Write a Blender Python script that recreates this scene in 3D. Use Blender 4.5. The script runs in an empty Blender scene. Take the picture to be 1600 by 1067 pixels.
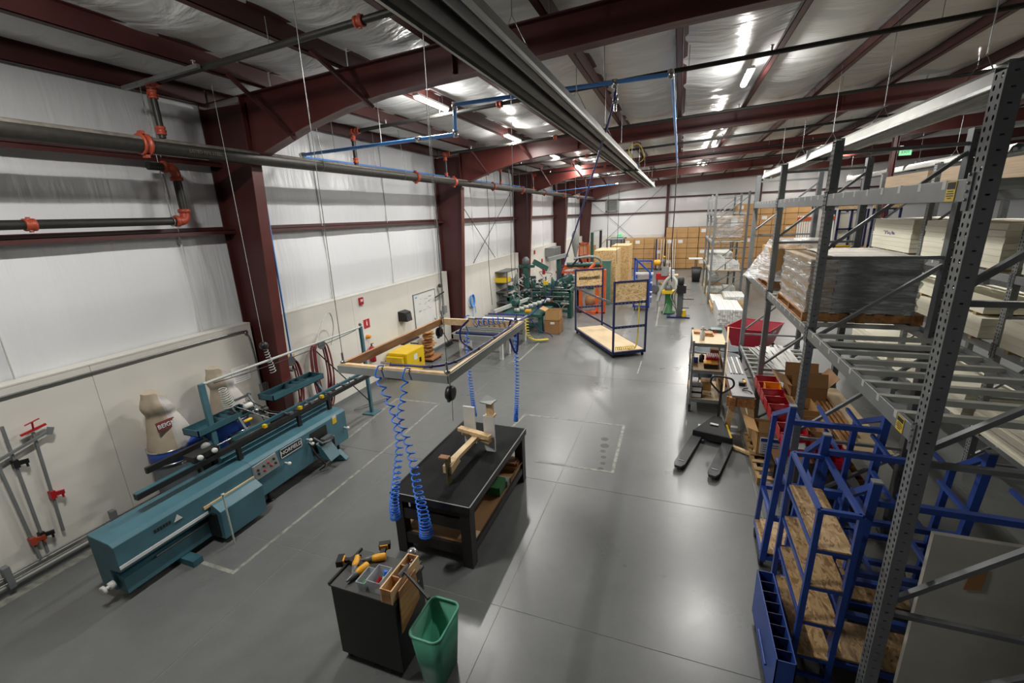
import bpy, math, random
from mathutils import Vector, Matrix, noise
PI = math.pi
SC = bpy.context.scene
COL = SC.collection
RND = random.Random(7)

# ---------------------------------------------------------------- camera, world, exposure
cam = bpy.data.cameras.new('camera'); cam_o = bpy.data.objects.new('camera', cam); COL.objects.link(cam_o)
cam.sensor_fit = 'HORIZONTAL'; cam.sensor_width = 36.0; cam.lens = 36.0 * 687.785 / 1600.0
cam.clip_start = 0.05; cam.clip_end = 200
_r = Vector((0.93833, 0.34351, -0.03926)); _d = Vector((0.05772, -0.2676, -0.9618)); _f = Vector((-0.34089, 0.90022, -0.27093))
_m = Matrix((( _r.x, -_d.x, -_f.x, 7.4), (_r.y, -_d.y, -_f.y, 0.0), (_r.z, -_d.z, -_f.z, 4.07), (0, 0, 0, 1)))
cam_o.matrix_world = _m
SC.camera = cam_o
w = bpy.data.worlds.new('world'); SC.world = w; w.use_nodes = True
w.node_tree.nodes['Background'].inputs[0].default_value = (0.9, 0.95, 1.0, 1)
w.node_tree.nodes['Background'].inputs[1].default_value = 0.06
vs = SC.view_settings
SC.display_settings.display_device = 'sRGB'
vs.view_transform = 'Standard'; vs.look = 'None'; vs.exposure = 0.0; vs.gamma = 1.0; vs.use_curve_mapping = False
SC.cycles.use_denoising = True
SC.cycles.max_bounces = 6; SC.cycles.diffuse_bounces = 4; SC.cycles.glossy_bounces = 3
SC.cycles.transparent_max_bounces = 12
SC.cycles.sample_clamp_indirect = 4.0
SC.cycles.caustics_reflective = False; SC.cycles.caustics_refractive = False
LED_W = 150.0
LED_P = 68.0

# ---------------------------------------------------------------- materials (all procedural)
def srgb(c):
    if isinstance(c, str): c = tuple(int(c[i:i+2], 16) / 255 for i in (0, 2, 4))
    return tuple(x / 12.92 if x <= 0.04045 else ((x + 0.055) / 1.055) ** 2.4 for x in c)
MATS = {}
def mat(name, col, rough=0.5, metal=0.0, var=0.12, scale=6.0, bump=0.0, bscale=None, stretch=(1, 1, 1), coat=0.0, emit=0.0, col2=None, alpha=None, spec=None, detail=4.0, lo=0.35, hi=0.65, kind='noise'):
    if name in MATS: return MATS[name]
    m = bpy.data.materials.new(name); m.use_nodes = True
    nt = m.node_tree; b = nt.nodes['Principled BSDF']
    c = srgb(col); c2 = srgb(col2) if col2 else tuple(x * (1 - var) for x in c)
    tc = nt.nodes.new('ShaderNodeTexCoord'); mp = nt.nodes.new('ShaderNodeMapping')
    mp.inputs['Scale'].default_value = stretch
    nt.links.new(tc.outputs['Object'], mp.inputs[0])
    if kind == 'wave':
        n = nt.nodes.new('ShaderNodeTexWave'); n.inputs['Scale'].default_value = scale; n.inputs['Distortion'].default_value = 6; n.inputs['Detail'].default_value = 3
    elif kind == 'voronoi':
        n = nt.nodes.new('ShaderNodeTexVoronoi'); n.inputs['Scale'].default_value = scale
    else:
        n = nt.nodes.new('ShaderNodeTexNoise'); n.inputs['Scale'].default_value = scale; n.inputs['Detail'].default_value = detail
    nt.links.new(mp.outputs[0], n.inputs['Vector'])
    rp = nt.nodes.new('ShaderNodeValToRGB')
    rp.color_ramp.elements[0].position = lo; rp.color_ramp.elements[0].color = (*c2, 1)
    rp.color_ramp.elements[1].position = hi; rp.color_ramp.elements[1].color = (*c, 1)
    fac = n.outputs[0]
    if kind == 'voronoi':
        sep = nt.nodes.new('ShaderNodeSeparateColor'); nt.links.new(n.outputs['Color'], sep.inputs[0]); fac = sep.outputs[0]
    nt.links.new(fac, rp.inputs[0]); nt.links.new(rp.outputs[0], b.inputs['Base Color'])
    b.inputs['Roughness'].default_value = rough; b.inputs['Metallic'].default_value = metal
    if coat: b.inputs['Coat Weight'].default_value = coat; b.inputs['Coat Roughness'].default_value = 0.15
    if spec is not None: b.inputs['Specular IOR Level'].default_value = spec
    if emit:
        b.inputs['Emission Color'].default_value = (*c, 1); b.inputs['Emission Strength'].default_value = emit
    if alpha is not None: b.inputs['Alpha'].default_value = alpha
    if bump:
        n2 = nt.nodes.new('ShaderNodeTexNoise'); n2.inputs['Scale'].default_value = bscale or scale * 4; n2.inputs['Detail'].default_value = 5
        nt.links.new(mp.outputs[0], n2.inputs['Vector'])
        bp = nt.nodes.new('ShaderNodeBump'); bp.inputs['Strength'].default_value = bump; bp.inputs['Distance'].default_value = 0.03
        nt.links.new(n2.outputs[0], bp.inputs['Height']); nt.links.new(bp.outputs[0], b.inputs['Normal'])
    MATS[name] = m
    return m

def concrete():
    m = bpy.data.materials.new('polished_concrete'); m.use_nodes = True; nt = m.node_tree; b = nt.nodes['Principled BSDF']
    g = nt.nodes.new('ShaderNodeNewGeometry')
    def N(s, d=6, r=0.6):
        n = nt.nodes.new('ShaderNodeTexNoise'); n.inputs['Scale'].default_value = s; n.inputs['Detail'].default_value = d; n.inputs['Roughness'].default_value = r
        nt.links.new(g.outputs['Position'], n.inputs['Vector']); return n
    a, c, e = N(0.55, 5), N(4.5, 8, 0.7), N(45, 4)
    mx = nt.nodes.new('ShaderNodeMix'); mx.data_type = 'FLOAT'; mx.inputs[0].default_value = 0.45
    nt.links.new(a.outputs[0], mx.inputs[2]); nt.links.new(c.outputs[0], mx.inputs[3])
    m2 = nt.nodes.new('ShaderNodeMix'); m2.data_type = 'FLOAT'; m2.inputs[0].default_value = 0.2
    nt.links.new(mx.outputs[0], m2.inputs[2]); nt.links.new(e.outputs[0], m2.inputs[3])
    rp = nt.nodes.new('ShaderNodeValToRGB'); E = rp.color_ramp.elements
    E[0].position = 0.32; E[0].color = (*srgb('5f6160'), 1); E[1].position = 0.66; E[1].color = (*srgb('6f7170'), 1)
    nt.links.new(m2.outputs[0], rp.inputs[0]); nt.links.new(rp.outputs[0], b.inputs['Base Color'])
    rr = nt.nodes.new('ShaderNodeMapRange'); rr.inputs[1].default_value = 0.35; rr.inputs[2].default_value = 0.65; rr.inputs[3].default_value = 0.27; rr.inputs[4].default_value = 0.34
    nt.links.new(a.outputs[0], rr.inputs[0]); nt.links.new(rr.outputs[0], b.inputs['Roughness'])
    b.inputs['Specular IOR Level'].default_value = 0.5
    return m

def vinyl(name, col, axis_scale, strength, rough):
    """white reinforced insulation facing: soft wrinkles running along one direction"""
    m = bpy.data.materials.new(name); m.use_nodes = True; nt = m.node_tree; b = nt.nodes['Principled BSDF']
    g = nt.nodes.new('ShaderNodeNewGeometry'); mp = nt.nodes.new('ShaderNodeMapping'); mp.inputs['Scale'].default_value = axis_scale
    nt.links.new(g.outputs['Position'], mp.inputs[0])
    n = nt.nodes.new('ShaderNodeTexNoise'); n.inputs['Scale'].default_value = 1.6; n.inputs['Detail'].default_value = 4; n.inputs['Distortion'].default_value = 0.6
    nt.links.new(mp.outputs[0], n.inputs['Vector'])
    bp = nt.nodes.new('ShaderNodeBump'); bp.inputs['Strength'].default_value = strength; bp.inputs['Distance'].default_value = 0.08
    nt.links.new(n.outputs[0], bp.inputs['Height']); nt.links.new(bp.outputs[0], b.inputs['Normal'])
    b.inputs['Base Color'].default_value = (*srgb(col), 1); b.inputs['Roughness'].default_value = rough
    return m

def osb(name, a='c9a36a', d='8a6236', l='dcc08e'):
    m = bpy.data.materials.new(name); m.use_nodes = True; nt = m.node_tree; b = nt.nodes['Principled BSDF']
    tc = nt.nodes.new('ShaderNodeTexCoord'); mp = nt.nodes.new('ShaderNodeMapping'); mp.inputs['Scale'].default_value = (1.0, 0.45, 1.0); mp.inputs['Rotation'].default_value = (0, 0, 0.5)
    nt.links.new(tc.outputs['Object'], mp.inputs[0])
    n1 = nt.nodes.new('ShaderNodeTexNoise'); n1.inputs['Scale'].default_value = 14; n1.inputs['Detail'].default_value = 2
    nt.links.new(mp.outputs[0], n1.inputs['Vector'])
    ad = nt.nodes.new('ShaderNodeMixRGB'); ad.blend_type = 'ADD'; ad.inputs[0].default_value = 0.12
    nt.links.new(mp.outputs[0], ad.inputs[1]); nt.links.new(n1.outputs['Color'], ad.inputs[2])
    v = nt.nodes.new('ShaderNodeTexVoronoi'); v.inputs['Scale'].default_value = 46
    nt.links.new(ad.outputs[0], v.inputs['Vector'])
    sep = nt.nodes.new('ShaderNodeSeparateColor'); nt.links.new(v.outputs['Color'], sep.inputs[0])
    rp = nt.nodes.new('ShaderNodeValToRGB'); E = rp.color_ramp.elements
    E[0].position = 0.0; E[0].color = (*srgb(d), 1); E[1].position = 1.0; E[1].color = (*srgb(l), 1)
    e = E.new(0.35); e.color = (*srgb(a), 1)
    nt.links.new(sep.outputs[0], rp.inputs[0]); nt.links.new(rp.outputs[0], b.inputs['Base Color']); b.inputs['Roughness'].default_value = 0.65
    return m

def film(name, a=0.35, col='dfe2e4'):
    m = bpy.data.materials.new(name); m.use_nodes = True; nt = m.node_tree
    out = nt.nodes['Material Output']; b = nt.nodes['Principled BSDF']
    b.inputs['Base Color'].default_value = (*srgb(col), 1); b.inputs['Roughness'].default_value = 0.18
    tc = nt.nodes.new('ShaderNodeTexCoord'); mp = nt.nodes.new('ShaderNodeMapping'); mp.inputs['Scale'].default_value = (1.2, 1.2, 7)
    nt.links.new(tc.outputs['Object'], mp.inputs[0])
    n = nt.nodes.new('ShaderNodeTexNoise'); n.inputs['Scale'].default_value = 3.0; n.inputs['Detail'].default_value = 6; n.inputs['Distortion'].default_value = 1.2
    nt.links.new(mp.outputs[0], n.inputs['Vector'])
    bp = nt.nodes.new('ShaderNodeBump'); bp.inputs['Strength'].default_value = 0.8; bp.inputs['Distance'].default_value = 0.05
    nt.links.new(n.outputs[0], bp.inputs['Height']); nt.links.new(bp.outputs[0], b.inputs['Normal'])
    mr = nt.nodes.new('ShaderNodeMapRange'); mr.inputs[1].default_value = 0.4; mr.inputs[2].default_value = 0.75; mr.inputs[3].default_value = a * 0.5; mr.inputs[4].default_value = min(1, a * 1.9)
    nt.links.new(n.outputs[0], mr.inputs[0])
    t = nt.nodes.new('ShaderNodeBsdfTransparent'); mx = nt.nodes.new('ShaderNodeMixShader')
    nt.links.new(mr.outputs[0], mx.inputs[0]); nt.links.new(t.outputs[0], mx.inputs[1]); nt.links.new(b.outputs[0], mx.inputs[2]); nt.links.new(mx.outputs[0], out.inputs['Surface'])
    return m

M_FLOOR = concrete()
M_WALL = vinyl('wall_vinyl', 'dcdee0', (1, 2.6, 0.3), 0.34, 0.3)
M_ROOF = vinyl('roof_vinyl', 'd2d4d3', (0.7, 2.2, 1), 0.7, 0.3)
M_PANEL = mat('white_panel', 'dcd9d0', 0.5, var=0.05, scale=1.5)
M_RED = mat('red_oxide_steel', '5c2823', 0.42, var=0.25, scale=2.0)
M_REDDK = mat('dark_red_oxide_steel', '48211f', 0.48, var=0.2, scale=2.0)
M_STEEL = mat('grey_rack_steel', '7d8182', 0.4, metal=0.2, var=0.15, scale=5)
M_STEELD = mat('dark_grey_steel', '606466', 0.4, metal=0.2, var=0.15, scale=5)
M_GALV = mat('galvanised_steel', '9a9d9c', 0.32, metal=0.75, var=0.2, scale=12)
M_BAR = mat('light_grey_bar', 'c3c5bd', 0.45, metal=0.05, var=0.15, scale=8)
M_BLACKPIPE = mat('black_steel_pipe', '302f2c', 0.5, metal=0.3, var=0.25, scale=9)
M_DUSTPIPE = mat('dark_steel_pipe', '34322e', 0.5, metal=0.2, var=0.3, scale=14)
M_LITDUST = mat('lit_dust_grey', '77726a', 0.9, var=0.4, scale=10)
M_ORANGEC = mat('orange_red_coupling', 'a8452c', 0.45, var=0.2)
M_BLACK = mat('black_paint', '1c1c1d', 0.45, var=0.3, scale=7)
M_BLACKW = mat('black_stained_wood', '221d1b', 0.5, var=0.35, scale=4, stretch=(1, 6, 1), bump=0.1)
M_MATBLK = mat('black_rubber_mat', '202122', 0.85, var=0.4, scale=40, spec=0.25)
M_RUBBER = mat('black_rubber', '171717', 0.7, var=0.2)
M_BLUE = mat('blue_painted_steel', '294c9e', 0.38, var=0.22, scale=4)
M_NAVY = mat('navy_painted_steel', '252a55', 0.4, var=0.2, scale=4)
M_AIRBLUE = mat('blue_air_pipe', '5a9ae6', 0.35, var=0.1)
M_HOSEBLUE = mat('blue_hose', '2f7be8', 0.35, var=0.1)
M_HOSENAVY = mat('dark_blue_hose', '2a2f78', 0.4, var=0.1)
M_TEAL = mat('teal_machine_paint', '47727f', 0.42, var=0.2, scale=3, bump=0.03)
M_TEALD = mat('dark_teal_paint', '36606b', 0.45, var=0.2, scale=3)
M_GREENM = mat('green_machine_paint', '27564e', 0.42, var=0.25, scale=4)
M_ORANGEM = mat('orange_machine_paint', 'd0592a', 0.42, var=0.2, scale=4)
M_WOOD = mat('pine_wood', 'e3c69a', 0.6, var=0.2, scale=3, stretch=(8, 1, 8), col2='d2ae7e')
M_WOODY = mat('pine_wood_long', 'e8cfa6', 0.6, var=0.2, scale=3, stretch=(8, 0.7, 8), col2='d8b88a')
M_WOODO = mat('fir_wood', 'bd8d5c', 0.6, var=0.25, scale=3, stretch=(6, 1, 6), col2='98683b')
M_WOODR = mat('warm_wood', 'a8744a', 0.6, var=0.25, scale=3, stretch=(6, 1, 6))
M_PALLET = mat('pallet_wood', 'a98a5c', 0.7, var=0.3, scale=4, stretch=(1, 5, 5))
M_PLY = mat('plywood_top', 'd2bb95', 0.6, var=0.12, scale=2.5, stretch=(1, 4, 1))
M_OSB = osb('oriented_strand_board')
M_OSBD = osb('worn_strand_board', 'bb9766', '8a6a44', 'd2b283')
M_OSBL = osb('pale_strand_board', 'cfae78', 'a07c4a', 'e2cb9d')
M_CARD = mat('cardboard', 'b58d5a', 0.7, var=0.12, scale=2)
M_CARD2 = mat('dark_cardboard', '9a7147', 0.7, var=0.15, scale=2)
M_PAPER = mat('white_paper', 'd9d9d7', 0.6, var=0.05)
M_WHITE = mat('white_paint', 'd9dad6', 0.45, var=0.06)
M_SLAB = mat('white_door_slab', 'e2deca', 0.5, var=0.05, scale=2, stretch=(1, 1, 14))
M_SLABTOP = mat('dusty_slab_top', '8f8b7d', 0.6, var=0.1)
M_GREYB = mat('grey_board_edge', '9a9b9d', 0.45, var=0.45, scale=4, stretch=(0.4, 0.4, 30))
M_TANB = mat('tan_board_edge', 'b39b7c', 0.6, var=0.3, scale=4, stretch=(0.4, 0.4, 30))
M_FILM = film('stretch_film', 0.42)
M_FILMW = film('loose_stretch_film', 0.55)
M_YELLOW = mat('yellow_paint', 'e0bb12', 0.4, var=0.08)
M_YELHOSE = mat('yellow_hose', 'd8c22a', 0.4, var=0.1)
M_REDP = mat('red_plastic', 'b01c26', 0.4, var=0.12)
M_REDTUB = mat('crimson_plastic', 'a01a30', 0.4, var=0.12)
M_REDHOSE = mat('dark_red_hose', '7d3438', 0.5, var=0.15)
M_ORANGEP = mat('orange_plastic', 'e8971d', 0.4, var=0.1)
M_DRILLY = mat('yellow_tool_plastic', 'e6a41c', 0.4, var=0.1)
M_GREENBIN = mat('sea_green_plastic', '4f9a80', 0.42, var=0.1)
M_CLEAR = mat('frosted_plastic', 'c9ced4', 0.3, var=0.05, alpha=0.55)
M_GREENP = mat('green_plastic', '2f6b3a', 0.45, var=0.15)
M_CHROME = mat('chrome', 'c8c8c8', 0.2, metal=0.9, var=0.1)
M_CLOTH = mat('filter_cloth', 'b5a792', 0.9, var=0.12, scale=5, bump=0.2, bscale=9)
M_CLOTHW = mat('white_filter_cloth', 'c3bfba', 0.9, var=0.1, scale=5, bump=0.3, bscale=7)
M_DUCT = mat('pale_duct', 'b7bdb6', 0.5, var=0.12)
M_GREY = mat('grey_paint', '8b8f8d', 0.5, var=0.1)
M_GREYT = mat('grey_plastic', '6b7276', 0.5, var=0.12)
M_LABELY = mat('yellow_label', 'd9b92c', 0.5, var=0.05)
M_INK = mat('dark_ink', '1d1b18', 0.7, var=0.05)
M_INKP = mat('purple_ink', '5a4fa0', 0.7, var=0.05)
M_REDINK = mat('red_ink', 'b5202c', 0.6, var=0.05)
M_TAPE = mat('worn_floor_tape', '94948a', 0.6, var=0.3, scale=11, col2='666864', detail=10, lo=.3, hi=.6)
M_JOINT = mat('joint_filler', 'a6a69c', 0.6, var=0.2)
M_LED = mat('led_diffuser', 'ffffff', 0.5, var=0.0, emit=9.0)
M_EXIT = mat('green_exit_sign', '7fd7a0', 0.5, var=0.05, emit=0.5)
M_SKID = mat('tyre_mark', '4c4d4b', 0.5, var=0.2)

# ---------------------------------------------------------------- mesh helpers (world coordinates)
def V(*a): return Vector(a)
class MB:
    def __init__(s): s.v = []; s.f = []; s.mi = []; s.cur = 0; s.smooth = []; s.sm = False
    def add(s, vs, fs, sm=None):
        o = len(s.v); s.v += [tuple(v) for v in vs]
        for f in fs: s.f.append([o + i for i in f]); s.mi.append(s.cur); s.smooth.append(s.sm if sm is None else sm)
        return s
    def hexa(s, p):  # 4 bottom ccw, 4 top ccw
        return s.add(p, [(3, 2, 1, 0), (4, 5, 6, 7), (0, 1, 5, 4), (1, 2, 6, 5), (2, 3, 7, 6), (3, 0, 4, 7)], False)
    def box(s, x0, y0, z0, x1, y1, z1):
        return s.hexa([(x0, y0, z0), (x1, y0, z0), (x1, y1, z0), (x0, y1, z0), (x0, y0, z1), (x1, y0, z1), (x1, y1, z1), (x0, y1, z1)])
    def bar(s, p, q, a, b, up=(0, 0, 1)):
        """box section from p to q; a = width across, b = size along 'up'"""
        p, q = Vector(p), Vector(q); d = (q - p).normalized(); u = Vector(up)
        if abs(d.dot(u)) > 0.98: u = Vector((1, 0, 0)) if abs(d.x) < 0.9 else Vector((0, 1, 0))
        r = d.cross(u).normalized(); u = r.cross(d).normalized()
        c = [(-1, -1), (1, -1), (1, 1), (-1, 1)]
        A = [p + r * (i * a / 2) + u * (j * b / 2) for i, j in c]; Bq = [q + r * (i * a / 2) + u * (j * b / 2) for i, j in c]
        return s.add(A + Bq, [(0, 1, 2, 3), (7, 6, 5, 4), (0, 4, 5, 1), (1, 5, 6, 2), (2, 6, 7, 3), (3, 7, 4, 0)], False)
    def tube(s, pts, r, n=8, closed=False, cap=True):
        P = [Vector(p) for p in pts]; m = len(P); rs = r if isinstance(r, (list, tuple)) else [r] * m
        rings = []; u = None
        for i in range(m):
            a = P[(i - 1) % m] if (i > 0 or closed) else P[0]; b = P[(i + 1) % m] if (i < m - 1 or closed) else P[-1]
            d = (b - a); d = d.normalized() if d.length > 1e-9 else Vector((0, 0, 1))
            if u is None: u = Vector((0, 0, 1)) if abs(d.z) < 0.9 else Vector((1, 0, 0))
            u = (u - d * u.dot(d)); u = u.normalized() if u.length > 1e-6 else d.orthogonal().normalized()
            w_ = d.cross(u)
            rings.append([P[i] + (u * math.cos(2 * PI * k / n) + w_ * math.sin(2 * PI * k / n)) * rs[i] for k in range(n)])
        vs = [v for R_ in rings for v in R_]; fs = []
        for i in range(m if closed else m - 1):
            j = (i + 1) % m
            for k in range(n): fs.append((i * n + k, i * n + (k + 1) % n, j * n + (k + 1) % n, j * n + k))
        s.add(vs, fs, True)
        if cap and not closed: s.add(rings[0], [tuple(range(n))[::-1]], False); s.add(rings[-1], [tuple(range(n))], False)
        return s
    def cyl(s, p, q, r0, r1=None, n=14): return s.tube([p, q], [r0, r0 if r1 is None else r1], n)
    def lathe(s, c, prof, n=18, axis='z', cap=True):
        c = Vector(c); vs = []; fs = []
        def pt(r, h, a):
            x, y = r * math.cos(a), r * math.sin(a)
            return c + {'z': Vector((x, y, h)), 'x': Vector((h, x, y)), 'y': Vector((y, h, x))}[axis]
        for r, h in prof: vs += [pt(r, h, 2 * PI * k / n) for k in range(n)]
        for i in range(len(prof) - 1):
            for k in range(n): fs.append((i * n + k, i * n + (k + 1) % n, (i + 1) * n + (k + 1) % n, (i + 1) * n + k))
        s.add(vs, fs, True)
        if cap:
            s.add(vs[:n], [tuple(range(n))[::-1]], False); s.add(vs[-n:], [tuple(range(n))], False)
        return s
    def prism(s, poly, axis, a, b):
        """2-D polygon extruded: axis 'x' -> poly is (y,z), 'y' -> (x,z), 'z' -> (x,y)"""
        def pt(u, v, h): return {'x': (h, u, v), 'y': (u, h, v), 'z': (u, v, h)}[axis]
        n = len(poly); A = [pt(u, v, a) for u, v in poly]; Bq = [pt(u, v, b) for u, v in poly]
        return s.add(A + Bq, [tuple(range(n))[::-1], tuple(range(n, 2 * n))] + [(i, (i + 1) % n, n + (i + 1) % n, n + i) for i in range(n)], False)
    def grid(s, fn, nu, nv, sm=True):
        vs = [fn(i / nu, j / nv) for j in range(nv + 1) for i in range(nu + 1)]
        fs = [(j * (nu + 1) + i, j * (nu + 1) + i + 1, (j + 1) * (nu + 1) + i + 1, (j + 1) * (nu + 1) + i) for j in range(nv) for i in range(nu)]
        return s.add(vs, fs, sm)
    def helix(s, p, q, R, turns, r, k=10, n=5, R2=None, ease=None):
        p, q = Vector(p), Vector(q); d = (q - p).normalized(); u = d.orthogonal().normalized(); w_ = d.cross(u); pts = []
        N_ = int(turns * k)
        for i in range(N_ + 1):
            t = i / N_; a = 2 * PI * turns * t; rr = R + ((R2 if R2 is not None else R) - R) * t; tt = ease(t) if ease else t
            pts.append(p.lerp(q, tt) + (u * math.cos(a) + w_ * math.sin(a)) * rr)
        return s.tube(pts, r, n)
    def coil(s, pts, R, turns, r, k=12, n=5):
        P_ = [Vector(p) for p in pts]; N_ = int(turns * k); out = []
        L = [0]
        for a, c in zip(P_, P_[1:]): L.append(L[-1] + (c - a).length)
        for i in range(N_ + 1):
            t = i / N_; tt = (1 - (1 - t) ** 1.7) * L[-1]; j = max(q for q in range(len(P_) - 1) if L[q] <= tt + 1e-9)
            f = (tt - L[j]) / max(1e-6, L[j + 1] - L[j]); a = 2 * PI * turns * t; R_ = R(t) if callable(R) else R
            out.append(P_[j].lerp(P_[j + 1], f) + Vector((math.cos(a) * R_, math.sin(a) * R_, 0)))
        return s.tube(out, r, n)
    def obj(s, name, mats, parent=None, solid=0, local=False, bevel=0):
        me = bpy.data.meshes.new(name)
        off = Vector((0, 0, 0)) if (parent is None or local) else WORLD.get(parent, Vector((0, 0, 0)))
        me.from_pydata([(x - off.x, y - off.y, z - off.z) for x, y, z in s.v], [], s.f)
        for m in (mats if isinstance(mats, (list, tuple)) else [mats]): me.materials.append(m)
        me.polygons.foreach_set('material_index', s.mi); me.polygons.foreach_set('use_smooth', s.smooth)
        me.update()
        o = bpy.data.objects.new(name, me); COL.objects.link(o)
        if parent is not None: o.parent = parent; WORLD[o] = off
        else: WORLD[o] = Vector((0, 0, 0))
        if solid: md = o.modifiers.new('thickness', 'SOLIDIFY'); md.thickness = solid; md.offset = 0
        if bevel: md = o.modifiers.new('edge', 'BEVEL'); md.width = bevel; md.segments = 2; md.limit_method = 'ANGLE'
        return o
WORLD = {}
def T(name, label, cat, loc=(0, 0, 0), group=None):
    o = bpy.data.objects.new(name, None); COL.objects.link(o); o.location = loc; o.empty_display_size = 0.1
    o['label'] = label; o['category'] = cat
    if group: o['group'] = group
    WORLD[o] = Vector(loc); return o
def tag(o, label, cat, group=None):
    o['label'] = label; o['category'] = cat
    if group: o['group'] = group
    return o
def one(mb, name, mats, label, cat, group=None, loc=None, **k):
    """a thing that is a single mesh, with its origin at loc"""
    if loc is not None:
        mb.v = [(x - loc[0], y - loc[1], z - loc[2]) for x, y, z in mb.v]
    o = mb.obj(name, mats, **k)
    if loc is not None: o.location = loc; WORLD[o] = Vector(loc)
    return tag(o, label, cat, group)
def struct(o): o['kind'] = 'structure'; return o
def kids(o): return [c for c in bpy.data.objects if c.parent == o]
def dup(root, loc, rz, label, group=None, name=None):
    ch = {}
    for o in bpy.data.objects:
        if o.parent: ch.setdefault(o.parent, []).append(o)
    def cp(o, par):
        c = o.copy(); COL.objects.link(c)
        if par is not None: c.parent = par
        for k_ in ch.get(o, []): cp(k_, c)
        return c
    r = cp(root, None); r.location = loc; r.rotation_euler = (0, 0, rz); r['label'] = label
    if group: r['group'] = group
    return r
def place(root, loc, rz=0): root.location = loc; root.rotation_euler = (0, 0, rz); return root
def text(name, s, m, parent, loc, size, rot, ext=0.001):
    """lettering as a mesh part"""
    c = bpy.data.curves.new(name, 'FONT'); c.body = s; c.size = size; c.extrude = ext; c.align_x = 'CENTER'; c.align_y = 'CENTER'; c.resolution_u = 3
    tmp = bpy.data.objects.new(name + '_tmp', c); COL.objects.link(tmp)
    me = bpy.data.meshes.new_from_object(tmp.evaluated_get(bpy.context.evaluated_depsgraph_get())); me.materials.clear(); me.materials.append(m)
    bpy.data.objects.remove(tmp); bpy.data.curves.remove(c)
    o = bpy.data.objects.new(name, me); COL.objects.link(o); o.parent = parent
    o.location = Vector(loc) - WORLD.get(parent, Vector((0, 0, 0))); o.rotation_euler = rot; WORLD[o] = Vector(loc); return o
ORD = ['first', 'second', 'third', 'fourth', 'fifth', 'sixth', 'seventh', 'eighth', 'ninth', 'tenth', 'eleventh', 'twelfth', 'thirteenth', 'fourteenth', 'fifteenth']
def catenary(p, q, sag, n=12):
    p, q = Vector(p), Vector(q)
    return [p.lerp(q, i / n) - Vector((0, 0, sag * 4 * (i / n) * (1 - i / n))) for i in range(n + 1)]
def smooth_path(pts, n=6):
    P = [Vector(p) for p in pts]; P = [P[0]] + P + [P[-1]]; out = []
    for i in range(1, len(P) - 2):
        for k in range(n):
            t = k / n; a, b, c, d = P[i - 1], P[i], P[i + 1], P[i + 2]
            out.append(0.5 * ((2 * b) + (-a + c) * t + (2 * a - 5 * b + 4 * c - d) * t * t + (-a + 3 * b - 3 * c + d) * t ** 3))
    out.append(P[-2]); return out
# ================================================================ building shell
Y0, Y1, XR = -6.0, 36.6, 27.0
def roof(x): return 6.0 + 0.048 * x     # top of the rafters
SLX = [-0.3, 0.2, 3.0, 5.82, 8.7, 11.5, 14.4, 17.2, 20, 23, XR]
SLY = [Y0, -1.4, 1.07, 3.5, 5.93, 10.8, 15.6, 20.5, 25.4, 30.3, Y1]
mb = MB(); mb.box(-0.3, Y0, -0.2, XR, Y1, -0.004); fl = struct(mb.obj('floor', M_JOINT))
for i in range(len(SLX) - 1):
    for j in range(len(SLY) - 1):
        b = MB(); g = 0.004; b.box(SLX[i] + g, SLY[j] + g, -0.1, SLX[i + 1] - g, SLY[j + 1] - g, 0.0); b.obj('floor_slab', M_FLOOR, fl)
# worn tape outlines on the floor
def tape(pts, wd=0.05):
    for k, (p, q) in enumerate(zip(pts, pts[1:])):
        d = (Vector(q) - Vector(p)).normalized() * wd / 2; b = MB(); z = 0.0007 + .0003 * (k % 2)
        b.bar((p[0] - d.x, p[1] - d.y, z), (q[0] + d.x, q[1] + d.y, z), wd, z * 2); b.obj('floor_tape', M_TAPE, fl)
tape([(1.9, 2.94), (2.5, 2.94), (2.5, 6.6), (2.43, 8.18), (1.29, 8.18), (1.5, 6.2)])
tape([(4.35, 6.5), (4.54, 8.16), (6.6, 8.2), (6.61, 6.47), (5.33, 6.44)])
tape([(3.0, 11.5), (3.2, 11.52), (3.22, 13.6)]); tape([(6.79, 20.2), (6.82, 16.7), (7.2, 16.75)])
tape([(6.6, 11.3), (6.62, 12.4)], 0.03)
b = MB()
for px_, py_, r in ((6.32, 7.55, .07), (6.36, 7.3, .08), (6.36, 7.1, .05), (6.4, 6.9, .05), (6.42, 6.7, .045), (6.41, 6.52, .05)):
    b.lathe((px_, py_, 0), [(r, 0.0002), (r * .9, 0.0011)], 12)
b.obj('scuff_mark', M_SKID, fl)
for k, (x, y) in enumerate([(8.12, 8.62), (8.55, 8.72), (8.07, 8.36), (8.55, 8.42)]):
    b = MB(); b.box(x - .14, y - .045, 0, x + .14, y + .045, 0.001); b.obj('floor_tape', M_PAPER, fl)
b = MB(); b.box(0.22, Y0, 0, 0.36, 2.72, 0.0012); b.obj('floor_tape', M_TAPE, fl)

def wrinkle(y, z, s): return noise.noise(Vector((y * s, z * s * 0.3, 1.3)))
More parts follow.
